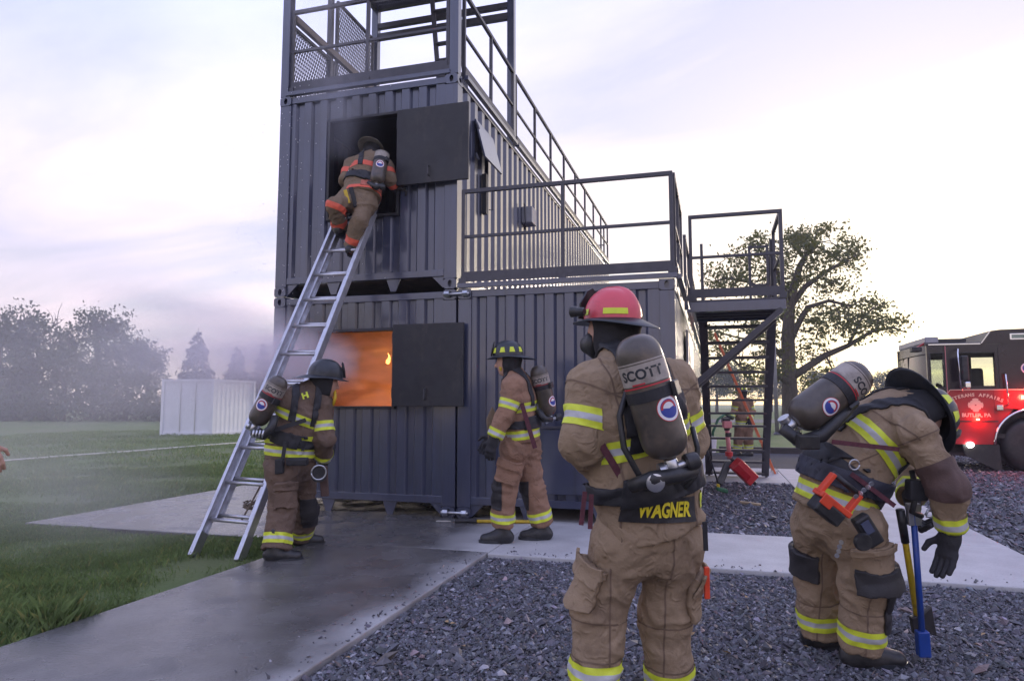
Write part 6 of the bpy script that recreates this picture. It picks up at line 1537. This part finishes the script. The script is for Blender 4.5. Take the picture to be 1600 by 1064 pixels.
for pts, rad, dd in limbs:
    P = [O(x, y, dd*(i/len(pts))**1.2+q.normal()*0.15) for i, (x, y) in enumerate(pts)]
    MB().tube(P, rad if rad[0] > 0.5 else [r*0.62 for r in rad], 10).build('trunk' if rad[0] > 0.5 else 'limb', bark, oak, smooth=True)
    for i in range(len(P)-1):
        for f in (0.2, 0.5, 0.8): node.append((P[i]*(1-f)+P[i+1]*f))
node = np.array(node[8:])
blobs = [(1290, 385, 48, 32, 30), (1248, 392, 42, 34, 30), (1330, 400, 26, 24, 16), (1262, 366, 32, 16, 12), (1182, 398, 42, 32, 26), (1135, 436, 36, 20, 18), (1170, 450, 55, 22, 24), (1225, 440, 44, 34, 26), (1290, 440, 46, 24, 20),
         (1335, 497, 48, 22, 24), (1385, 502, 34, 16, 16), (1300, 505, 36, 22, 16), (1358, 478, 30, 12, 10), (1265, 490, 30, 26, 14), (1140, 530, 46, 26, 20), (1112, 512, 26, 24, 8), (1215, 560, 34, 34, 20), (1180, 590, 40, 22, 16), (1270, 545, 26, 22, 10), (1300, 582, 16, 10, 5), (1350, 520, 30, 12, 8), (1196, 505, 36, 30, 18), (1270, 600, 26, 14, 7)]
cl = []; tw_ = MB()
for bx_, by_, rx, ry, k in blobs:
    for i in range(int(k*0.85)):
        t = q.uniform(0, 2*math.pi); r = math.sqrt(q.uniform()); p = O(bx_+rx*r*math.cos(t), by_+ry*r*math.sin(t), q.normal()*1.6); cl.append(p)
        if i % 3 == 0:
            j = ((node-p)**2).sum(1).argmin(); m_ = (node[j]+p)/2+q.normal(size=3)*0.18; tw_.tube([node[j], m_, p], [0.035, 0.022, 0.010], 5)
tw_.build('twigs', bark, oak)['kind'] = 'stuff'
V, F, sh = leaves(cl, q.uniform(0.20, 0.38, len(cl)), 36, 0.105, 5, 0.7)
raw_mesh('crown', V, F, leaf_oak, oak, attr=sh, smooth=False)['kind'] = 'stuff'

def far_tree(name, label, base, h, kind, seed, group='trees beyond the lawn'):
    t = thing(name, label, 'tree', base, group); q = np.random.default_rng(seed); base = np.asarray(base, float)
    if kind == 'spruce':
        MB().tube([base, base+vec(0, 0, h*0.98)], [h*0.022, 0.02], 8).build('trunk', bark, t, smooth=True)
        C = []; sps = []
        for i in range(260):
            f = 1-q.uniform(0.0, 0.97)**0.62; r = h*0.34*(1-f)**0.85*(0.85+0.18*math.sin(f*26))*math.sqrt(q.uniform(0.1, 1)); a = q.uniform(0, 2*math.pi)
            C.append(base+vec(r*math.cos(a), r*math.sin(a), h*f-r*0.22)); sps.append(h*(0.006+0.036*(1-f)))
        V, F, sh = leaves(C, np.array(sps), 34, h*0.020, seed, 0.6); raw_mesh('crown', V, F, needle, t, attr=sh, smooth=False)['kind'] = 'stuff'
        return t
    P = [base, base+vec(0.1, 0, h*0.3), base+vec(q.normal()*0.3, 0, h*0.62), base+vec(q.normal()*0.5, 0, h*0.9)]
    MB().tube(P, [h*0.03, h*0.022, h*0.014, 0.03], 8).build('trunk', bark, t, smooth=True)
    C = []; nb = 9 if kind != 'bare' else 16
    for i in range(nb):
        f = q.uniform(0.25, 0.9); st = base+(P[3]-base)*f; a = q.uniform(0, 2*math.pi); ln = h*(0.34 if kind != 'pine' else 0.28)*(1.15-0.6*f)*q.uniform(0.7, 1.2)
        e = st+vec(math.cos(a)*ln, math.sin(a)*ln, ln*q.uniform(0.25, 0.8)); m_ = (st+e)/2+vec(0, 0, -0.1*ln)
        MB().tube([st, m_, e], [h*0.011, h*0.007, 0.02], 6).build('limb', bark, t, smooth=True)
        if kind == 'bare':
            tb = MB()
            for j in range(7):
                s_ = m_+(e-m_)*q.uniform(); e2_ = s_+q.normal(size=3)*h*0.06+vec(0, 0, h*0.05); tb.tube([s_, (s_+e2_)/2+q.normal(size=3)*0.1, e2_], [0.05, 0.03, 0.012], 4)
            tb.build('twigs', bark, t)['kind'] = 'stuff'
        for j in range(14 if kind != 'bare' else 1):
            C.append((m_ if j % 3 == 0 else e)+q.normal(size=3)*h*vec(0.085, 0.085, 0.06))
    for j in range(40 if kind == 'round' else 14):
        a, r = q.uniform(0, 2*math.pi), h*0.26*math.sqrt(q.uniform()); C.append(base+vec(r*math.cos(a), r*math.sin(a), h*q.uniform(0.42, 0.95 if kind == 'round' else 1.0)))
    V, F, sh = leaves(C, q.uniform(0.035, 0.055, len(C))*h, 30 if kind != 'bare' else 8, h*0.018, seed, 0.7)
    raw_mesh('crown', V, F, leaf_far, t, attr=sh, smooth=False)['kind'] = 'stuff'
    return t
def gp(x, d): p = at(x, 640, d); p[2] = -0.05; return p
far_tree('pine_tree', 'tall ragged tree at the far left edge of the tree line', gp(-6, 58), 9.6, 'pine', 21)
far_tree('spruce_tree', 'narrow dark evergreen beside the bare tree in the left tree line', gp(24, 56), 8.3, 'spruce', 22)
far_tree('bare_tree', 'thin nearly bare tree in the left tree line', gp(52, 60), 9.3, 'bare', 23)
far_tree('leafy_tree', 'full round tree standing right of the bare tree', gp(98, 58), 8.2, 'round', 24)
far_tree('leafy_tree', 'tallest crown in the left tree line, leaning to the right', gp(145, 64), 10.2, 'pine', 25)
far_tree('leafy_tree', 'wide low spreading tree before the pale shed', gp(196, 56), 6.9, 'round', 26)
far_tree('leafy_tree', 'rounded tree just left of the pale shed', gp(226, 60), 6.2, 'round', 27)
far_tree('spruce_tree', 'pointed spruce rising behind the middle of the pale shed', gp(305, 62), 8.3, 'spruce', 28)
far_tree('spruce_tree', 'second pointed spruce behind the right end of the pale shed', gp(368, 64), 7.0, 'spruce', 29)
far_tree('spruce_tree', 'third spruce half hidden by the container corner', gp(408, 66), 7.2, 'spruce', 30)
for i, (x, d, h, k) in enumerate([(1085, 105, 8, 'round'), (1120, 112, 9, 'round'), (1160, 108, 7.5, 'round'), (1205, 118, 9, 'round'), (1275, 110, 7, 'round'), (1330, 120, 7.5, 'round'), (1385, 116, 7, 'round')]):
    far_tree('distant_tree', ['misty tree beyond the road, nearest the container wall', 'misty tree beyond the road left of the stair brace', 'misty tree behind the distant firefighter', 'misty tree beyond the road by the oak trunk', 'misty tree beyond the road right of the oak trunk', 'misty tree seen beyond the bent firefighter\'s cylinder', 'misty tree beyond the road nearest the engine'][i], gp(x, d), h, k, 60+i, 'misty trees beyond the road')
# undergrowth along the foot of the left trees
q = np.random.default_rng(9); C = []
for i in range(420):
    x = q.uniform(-60, 430); d = q.uniform(52, 60); p = gp(x, d); p[2] = q.uniform(0.1, 2.4 if x < 250 else 1.2); C.append(p)
V, F, sh = leaves(C, np.full(len(C), 0.55), 30, 0.17, 91, 0.7)
tag(raw_mesh('undergrowth', V, F, leaf_far, None, (0, 0, 0), attr=sh, smooth=False), 'tangled undergrowth along the foot of the left tree line', 'undergrowth', kind='stuff')
# lamp pole by the oak
lpz = thing('utility_pole', 'thin grey pole standing left of the oak trunk', 'pole', gp(1213, 30))
MB().tube([gp(1213, 30), gp(1213, 30)+vec(0, 0, 5.0)], [0.09, 0.07], 10).build('shaft', pm('grey_pole', (0.2, 0.19, 0.19), 0.7), lpz, smooth=True)
MB().lathe(gp(1213, 30), vec(0, 0, 1), [(0, 0.16), (0.05, 0.16), (0.12, 0.09)], 12).build('pole_base', steel_dark, lpz)

# pale storage container
sh_ = thing('storage_shed', 'white steel storage box standing in steam on the lawn', 'shed', (-18.6, 18.6, -0.05))
s0 = at(253, 678, 29.5); s0[2] = -0.05; s1 = at(331, 678, 29.3); s1[2] = -0.05; s2 = at(394, 674, 31.8); s2[2] = -0.05
hh = 2.38
def shed_wall(p, r, nm, rib):
    d = r-p; L_ = np.linalg.norm(d); d = d/L_; nn = nrm(np.cross(d, vec(0, 0, 1))); mb = MB()
    corr_wall(mb, 0, L_, 0.12, hh-0.1, lambda u, dd, z: p+d*u-nn*dd*rib+vec(0, 0, z), pitch=0.28, depth=0.009); mb.build(nm, shed_m, sh_)
    for z0, z1 in ((0.0, 0.13), (hh-0.11, hh)): MB().bar(p+vec(0, 0, (z0+z1)/2), r+vec(0, 0, (z0+z1)/2), 0.1, z1-z0).build('rail', shed_m, sh_)
    MB().bar(p, p+vec(0, 0, hh), 0.13, 0.13).build('corner_post', shed_m, sh_)
shed_wall(s0, s1, 'door_end', 0.1); shed_wall(s1, s2, 'side_wall', 1); s3 = s0+(s2-s1); shed_wall(s2, s3, 'rear_wall', 1); shed_wall(s3, s0, 'side_wall', 1)
mb = MB(); mb.add([p+vec(0, 0, hh) for p in (s0, s1, s2, s3)], [(0, 1, 2, 3)]); mb.build('roof', shed_m, sh_)
dmid = (s0+s1)/2; dn = nrm(np.cross(s1-s0, vec(0, 0, 1)))
for f in (0.35, 0.65): p = s0+(s1-s0)*f+dn*0.03; MB().tube([p+vec(0, 0, 0.15), p+vec(0, 0, hh-0.15)], 0.02, 8).build('lock_rod', zinc, sh_)
# pale rope line across the lawn
pr_ = [vec(*at(x, y, 1)[:3]) for x, y in ()]
rp = []
for x, y in ((-60, 725), (0, 720), (100, 712), (200, 705), (300, 697), (420, 688)):
    r_ = FW+RT*(x-800)/FPX+UP*(532-y)/FPX; t_ = (0.0-CAM[2])/r_[2]; rp.append(CAM+r_*t_)
tag(MB().tube(rp, 0.022, 6).build('hose_line', pm('pale_hose', (0.6, 0.58, 0.54), 0.8), smooth=True), 'pale hose laid in a straight line across the lawn', 'hose')

# ------------------------------------------------------------------ grass blades near the walkway
def blades(n, xr, yr, hgt, wid, seed, dens=None):
    q = np.random.default_rng(seed); P = np.stack([q.uniform(*xr, n), q.uniform(*yr, n), np.full(n, -0.05)], 1)
    k = ~((P[:, 0] > -4.34) & (P[:, 1] > -1.62)) & (P[:, 0] < -0.81)
    nz = fbm(P*vec(1.1, 1.1, 1), 5, 3); bare = np.exp(-((P[:, 0]+1.5)/0.85)**2-((P[:, 1]+2.55)/0.9)**2)
    k &= (nz-bare*1.1) > q.uniform(-1.1, 0.15, n)
    P, nz = P[k], nz[k]; n = len(P)
    edge = np.exp(-np.abs(P[:, 0]+0.95)/0.35)*np.clip((-3.0-P[:, 1])/1.0, 0, 1)
    a = q.uniform(0, 2*math.pi, n); h = hgt*q.uniform(0.5, 1.3, n)*(1+0.7*np.clip(nz, -0.5, 1))*(1+1.5*edge*np.clip(0.4+1.5*nz, 0, 1.4)); w_ = wid*q.uniform(0.7, 1.3, n)
    d = np.stack([np.cos(a), np.sin(a), np.zeros(n)], 1); s = np.stack([-np.sin(a), np.cos(a), np.zeros(n)], 1); ln = q.uniform(0.1, 0.7, n)[:, None]
    z = vec(0, 0, 1)
    V = np.stack([P-s*w_[:, None], P+s*w_[:, None], P+z*h[:, None]*0.6+d*h[:, None]*ln*0.35+s*w_[:, None]*0.7, P+z*h[:, None]*(1-0.25*ln)+d*h[:, None]*ln], 1).reshape(-1, 3)
    i = np.arange(n)*4; F = np.stack([i, i+1, i+2, i+3], 1)
    sh = np.repeat(q.uniform(0.55, 1.35, n), 4)[:, None]*np.ones(3); dry = np.repeat(q.uniform(size=n) < 0.12, 4); sh[dry] *= vec(1.9, 1.25, 1.2)
    return V, F, sh
B = [blades(120000, (-5, -0.8), (-5.4, -1.3), 0.048, 0.0019, 1), blades(110000, (-13, -0.8), (-4.5, 5), 0.058, 0.0036, 2), blades(70000, (-26, -4), (0, 22), 0.075, 0.010, 3)]
V = np.concatenate([b[0] for b in B]); sh = np.concatenate([b[2] for b in B]); F = np.arange(len(V)).reshape(-1, 4)
tag(raw_mesh('grass', V, F, blade_m, None, (0, 0, 0), attr=sh, smooth=False), 'rough green lawn grass left of the walkway', 'grass', kind='stuff')

# ------------------------------------------------------------------ gravel stones
def stones(n, xr, yr, size, seed, keep):
    q = np.random.default_rng(seed); P = np.stack([q.uniform(*xr, n), q.uniform(*yr, n), np.full(n, -0.034)], 1); P = P[keep(P)]; n = len(P)
    base = np.array([(1, 0, 0), (-1, 0, 0), (0, 1, 0), (0, -1, 0), (0, 0, 1), (0, 0, -1)], float)
    s = size*np.exp(q.normal(size=n)*0.38)
    V = base[None]*(1+q.normal(size=(n, 6, 1))*0.18)+q.normal(size=(n, 6, 3))*0.16
    V *= q.uniform(0.6, 1.25, (n, 1, 3))*vec(1, 1, 0.62)
    a = q.uniform(0, 2*math.pi, n); c, sn = np.cos(a)[:, None], np.sin(a)[:, None]
    X = V[:, :, 0]*c-V[:, :, 1]*sn; Y = V[:, :, 0]*sn+V[:, :, 1]*c; t = q.normal(size=(n, 1))*0.5; Z = V[:, :, 2]+X*t
    V = np.stack([X, Y, Z], 2)*s[:, None, None]+P[:, None]+vec(0, 0, 1)*(s*q.uniform(0.0, 0.5, n))[:, None, None]
    f = np.array([(0, 2, 4), (2, 1, 4), (1, 3, 4), (3, 0, 4), (2, 0, 5), (1, 2, 5), (3, 1, 5), (0, 3, 5)])
    F = (np.arange(n)[:, None, None]*6+f[None]).reshape(-1, 3)
    sh = np.exp(q.normal(size=n)*0.42)[:, None]*np.ones(3)*q.uniform(0.93, 1.07, (n, 3)); warm = q.uniform(size=n) < 0.07; sh[warm] *= vec(1.6, 1.25, 1.05); pale = q.uniform(size=n) < 0.02; sh[pale] = vec(3.6, 3.5, 3.3)
    return V.reshape(-1, 3), F, np.repeat(sh, 6, 0)
nr = lambda P: (P[:, 0] > 0.95) & (P[:, 1] < -1.70)
isl = lambda P: (P[:, 0] > 2.64) & (P[:, 0] < 3.95) & (P[:, 1] > -0.10) & (P[:, 1] < 4.70)
rt_ = lambda P: (P[:, 0] > 5.34) | ((P[:, 1] > 7.45) & (P[:, 0] > 2.7))
ST = [stones(135000, (0.95, 5.6), (-5.4, -1.66), 0.0086, 1, nr), stones(9000, (0.95, 5.6), (-5.4, -1.66), 0.0165, 4, nr), stones(11000, (2.6, 4.0), (-0.1, 4.7), 0.018, 2, isl), stones(60000, (5.3, 12.5), (-2.5, 12.3), 0.024, 3, rt_)]
def strays(n, seed):
    q = np.random.default_rng(seed); v, f, s = stones(n, (0.2, 5.3), (-6, 0.0), 0.008, seed, lambda P: (((P[:, 0] < 0.92) & (P[:, 1] < -1.62) & (0.92-P[:, 0] < q.exponential(0.09, len(P)))) | ((P[:, 0] > 0.95) & (P[:, 1] > -1.66) & (P[:, 1] < -0.13) & (P[:, 1]+1.66 < q.exponential(0.06, len(P))))))
    v[:, 2] += 0.036; return v, f, s
ST.append(strays(14000, 12))
V = np.concatenate([s[0] for s in ST]); sh = np.concatenate([s[2] for s in ST]); off = 0; FF = []
for s in ST: FF.append(s[1]+off); off += len(s[0])
tag(raw_mesh('gravel', V, np.concatenate(FF), stone_m, None, (0, 0, 0), attr=sh, smooth=False), 'dark crushed stone gravel beside the walkway', 'gravel', kind='stuff')
# fallen leaves and chips on the gravel
q = np.random.default_rng(77); lf_m = pm('dead_leaf', (0.36, 0.24, 0.12), 0.8, var=0.3, vscale=30)
mb = MB()
for i in range(60):
    p = vec(q.uniform(1.0, 5.0), q.uniform(-5.0, -1.75), -0.012); a = q.uniform(0, 6.28); s = q.uniform(0.010, 0.028); d = vec(math.cos(a), math.sin(a), q.uniform(-0.2, 0.4)); e = vec(-math.sin(a), math.cos(a), q.uniform(-0.2, 0.4))
    mb.add([p-d*s, p+e*s*0.45+vec(0, 0, s*0.3), p+d*s, p-e*s*0.45+vec(0, 0, s*0.2)], [(0, 1, 2), (0, 2, 3)])
tag(mb.build('leaf_litter', lf_m, loc=(0, 0, 0)), 'small dead leaves scattered over the near gravel', 'leaf litter', kind='stuff')

# ------------------------------------------------------------------ air: haze, steam, smoke
def vol_mat(name, col, build, aniso=0.0):
    m = bpy.data.materials.new(name); m.use_nodes = True
    n, l = m.node_tree.nodes, m.node_tree.links; n.remove(n['Principled BSDF'])
    v = n.new('ShaderNodeVolumePrincipled'); v.inputs['Color'].default_value = tuple(col)+(1,); v.inputs['Anisotropy'].default_value = aniso
    build(n, l, v); l.new(v.outputs[0], n['Material Output'].inputs['Volume']); return m
def even(dn):
    def f(n, l, v): v.inputs['Density'].default_value = dn
    return f
hz = MB().box(-260, 260, -40, 330, -1.05, 13.2).build('haze', vol_mat('haze_air', (0.95, 0.93, 0.97), even(0.0012)), loc=(0, 0, 0)); hz['kind'] = 'stuff'

def plume(origin, axis, r0, spread, dens, s_fall, nscale, seed, squash=1.0, thresh=0.38, ramp=0.10, near=0.15, aniso=0.5):
    """density of a widening plume in object coordinates: axis along local +X"""
    def f(n, l, v):
        t = n.new('ShaderNodeTexCoord'); sp_ = n.new('ShaderNodeSeparateXYZ'); l.new(t.outputs['Object'], sp_.inputs[0])
        def mth(op, a, b=None, c=False):
            q = n.new('ShaderNodeMath'); q.operation = op; q.use_clamp = c
            for i, x in enumerate((a, b)):
                if x is None: continue
                if isinstance(x, (int, float)): q.inputs[i].default_value = x
                else: l.new(x, q.inputs[i])
            return q.outputs[0]
        x, y, z = sp_.outputs
        rad = mth('ADD', mth('MULTIPLY', mth('MAXIMUM', x, 0.0), spread), r0)
        d2 = mth('ADD', mth('POWER', mth('ABSOLUTE', y), 2.0), mth('POWER', mth('ABSOLUTE', mth('MULTIPLY', z, squash)), 2.0))
        prof = mth('SUBTRACT', 1.0, mth('DIVIDE', mth('SQRT', d2), rad), True)
        prof = mth('POWER', prof, 1.3)
        al = mth('EXPONENT', mth('MULTIPLY', mth('MAXIMUM', x, 0.0), -1.0/s_fall))
        st = mth('MULTIPLY', mth('SUBTRACT', x, -near), 1.0/ramp, True)
        nz_ = n.new('ShaderNodeTexNoise'); nz_.inputs['Scale'].default_value = nscale; nz_.inputs['Detail'].default_value = 4; nz_.inputs['Roughness'].default_value = 0.55; nz_.inputs['Distortion'].default_value = 0.6
        mp_ = n.new('ShaderNodeMapping'); mp_.inputs['Scale'].default_value = (0.45, 1, 1); mp_.inputs['Location'].default_value = (seed, seed*1.7, 0); l.new(t.outputs['Object'], mp_.inputs[0]); l.new(mp_.outputs[0], nz_.inputs['Vector'])
        nn = n.new('ShaderNodeMapRange'); nn.inputs[1].default_value = thresh; nn.inputs[2].default_value = thresh+0.3; l.new(nz_.outputs['Fac'], nn.inputs[0])
        dd = mth('MULTIPLY', mth('MULTIPLY', mth('MULTIPLY', prof, al), st), mth('MULTIPLY', nn.outputs[0], dens))
        l.new(dd, v.inputs['Density'])
    return f
def plume_obj(name, label, origin, axis, length, r0, spread, dens, s_fall, nscale, seed, col, **kw):
    mb = MB(); rr = r0+spread*length
    X = nrm(axis); Y = nrm(np.cross(vec(0, 0, 1), X)); Z = np.cross(X, Y)
    n = 14; V = []; F = []
    for i, x in enumerate((-0.15, length*0.33, length*0.66, length)):
        r = r0+spread*max(x, 0)
        for k in range(n): t = 2*math.pi*k/n; V.append((x, r*math.cos(t)*1.02, r*math.sin(t)*1.02/kw.get('squash', 1.0)))
    for i in range(3):
        for k in range(n): F.append((i*n+k, i*n+(k+1) % n, (i+1)*n+(k+1) % n, (i+1)*n+k))
    F.append(tuple(reversed(range(n)))); F.append(tuple(range(3*n, 4*n)))
    me = bpy.data.meshes.new(name); me.from_pydata(V, [], F); me.materials.append(vol_mat(name+'_vapour', col, plume(origin, axis, r0, spread, dens, s_fall, nscale, seed, **kw), kw.get('aniso', 0.5)))
    o = bpy.data.objects.new(name, me); COL.objects.link(o)
    o.matrix_world = Matrix(((X[0], Y[0], Z[0], origin[0]), (X[1], Y[1], Z[1], origin[1]), (X[2], Y[2], Z[2], origin[2]), (0, 0, 0, 1)))
    tag(o, label, 'steam', kind='stuff'); return o
plume_obj('steam_plume', 'dense pinkish steam jetting left out of the lower window', (-0.98, -0.62, 1.70), (-1.0, -0.50, 0.10), 5.0, 0.32, 0.32, 24.0, 0.80, 1.4, 2.0, (0.995, 0.95, 0.98), thresh=0.34, ramp=0.9, near=0.1, aniso=0.1)
plume_obj('drifting_steam', 'thin lilac steam drifting over the lawn before the left trees', (-3.6, 0.6, 1.5), (-1.0, 0.12, 0.06), 14.0, 1.0, 0.24, 0.24, 7.0, 0.55, 5.0, (0.985, 0.94, 0.975), thresh=0.40)
plume_obj('ground_mist', 'thin mist lying over the grass around the ladder foot', (-1.5, -2.5, 0.45), (-1.0, 0.10, 0.01), 9.0, 1.3, 0.38, 0.30, 9.0, 0.7, 4.0, (0.985, 0.96, 0.985), thresh=0.40, squash=1.3)
plume_obj('smoke_wisp', 'thin smoke drifting up from the upper window past the roof rail', (-1.3, -0.25, 4.3), (-0.10, -0.04, 1.0), 2.6, 0.45, 0.20, 1.8, 2.5, 1.6, 7.0, (0.85, 0.84, 0.9), thresh=0.40)
def room(n, l, v):
    t = n.new('ShaderNodeTexCoord'); mp_ = n.new('ShaderNodeMapping'); mp_.inputs['Scale'].default_value = (0.7, 0.9, 2.6); mp_.inputs['Rotation'].default_value = (0, -0.62, 0); l.new(t.outputs['Object'], mp_.inputs[0])
    z_ = n.new('ShaderNodeTexNoise'); z_.inputs['Scale'].default_value = 2.6; z_.inputs['Detail'].default_value = 5; z_.inputs['Distortion'].default_value = 0.8; l.new(mp_.outputs[0], z_.inputs['Vector'])
    r = n.new('ShaderNodeMapRange'); r.inputs[1].default_value = 0.46; r.inputs[2].default_value = 0.68; r.inputs[3].default_value = 0.25; r.inputs[4].default_value = 6.0; l.new(z_.outputs['Fac'], r.inputs[0]); l.new(r.outputs[0], v.inputs['Density'])
rs = MB().box(-2.34, -0.06, 0.12, 2.18, 0.65, 2.50).build('room_smoke', vol_mat('fire_lit_smoke', (0.84, 0.68, 0.54), room, 0.2), loc=(-1.2, 1.1, 0.65))
tag(rs, 'orange lit smoke filling the room behind the lower window', 'smoke', kind='stuff')

# spray droplets hanging in the air in front of the upper container
q = np.random.default_rng(31); mb = MB(); oc = np.array([(1, 0, 0), (-1, 0, 0), (0, 1, 0), (0, -1, 0), (0, 0, 1.3), (0, 0, -1.3)]); of = [(0, 2, 4), (2, 1, 4), (1, 3, 4), (3, 0, 4), (2, 0, 5), (1, 2, 5), (3, 1, 5), (0, 3, 5)]
for i in range(260):
    p = vec(-2.7+abs(q.normal())*0.75, q.uniform(-1.1, -0.15), q.uniform(2.3, 5.1)); mb.add(p+oc*q.uniform(0.0025, 0.006), of)
tag(mb.build('water_droplets', pm('water_drop', (0.85, 0.86, 0.9), 0.1, var=0.02), loc=(0, 0, 0), smooth=True), 'fine white spray drops in the air before the upper container', 'water droplets', kind='stuff')
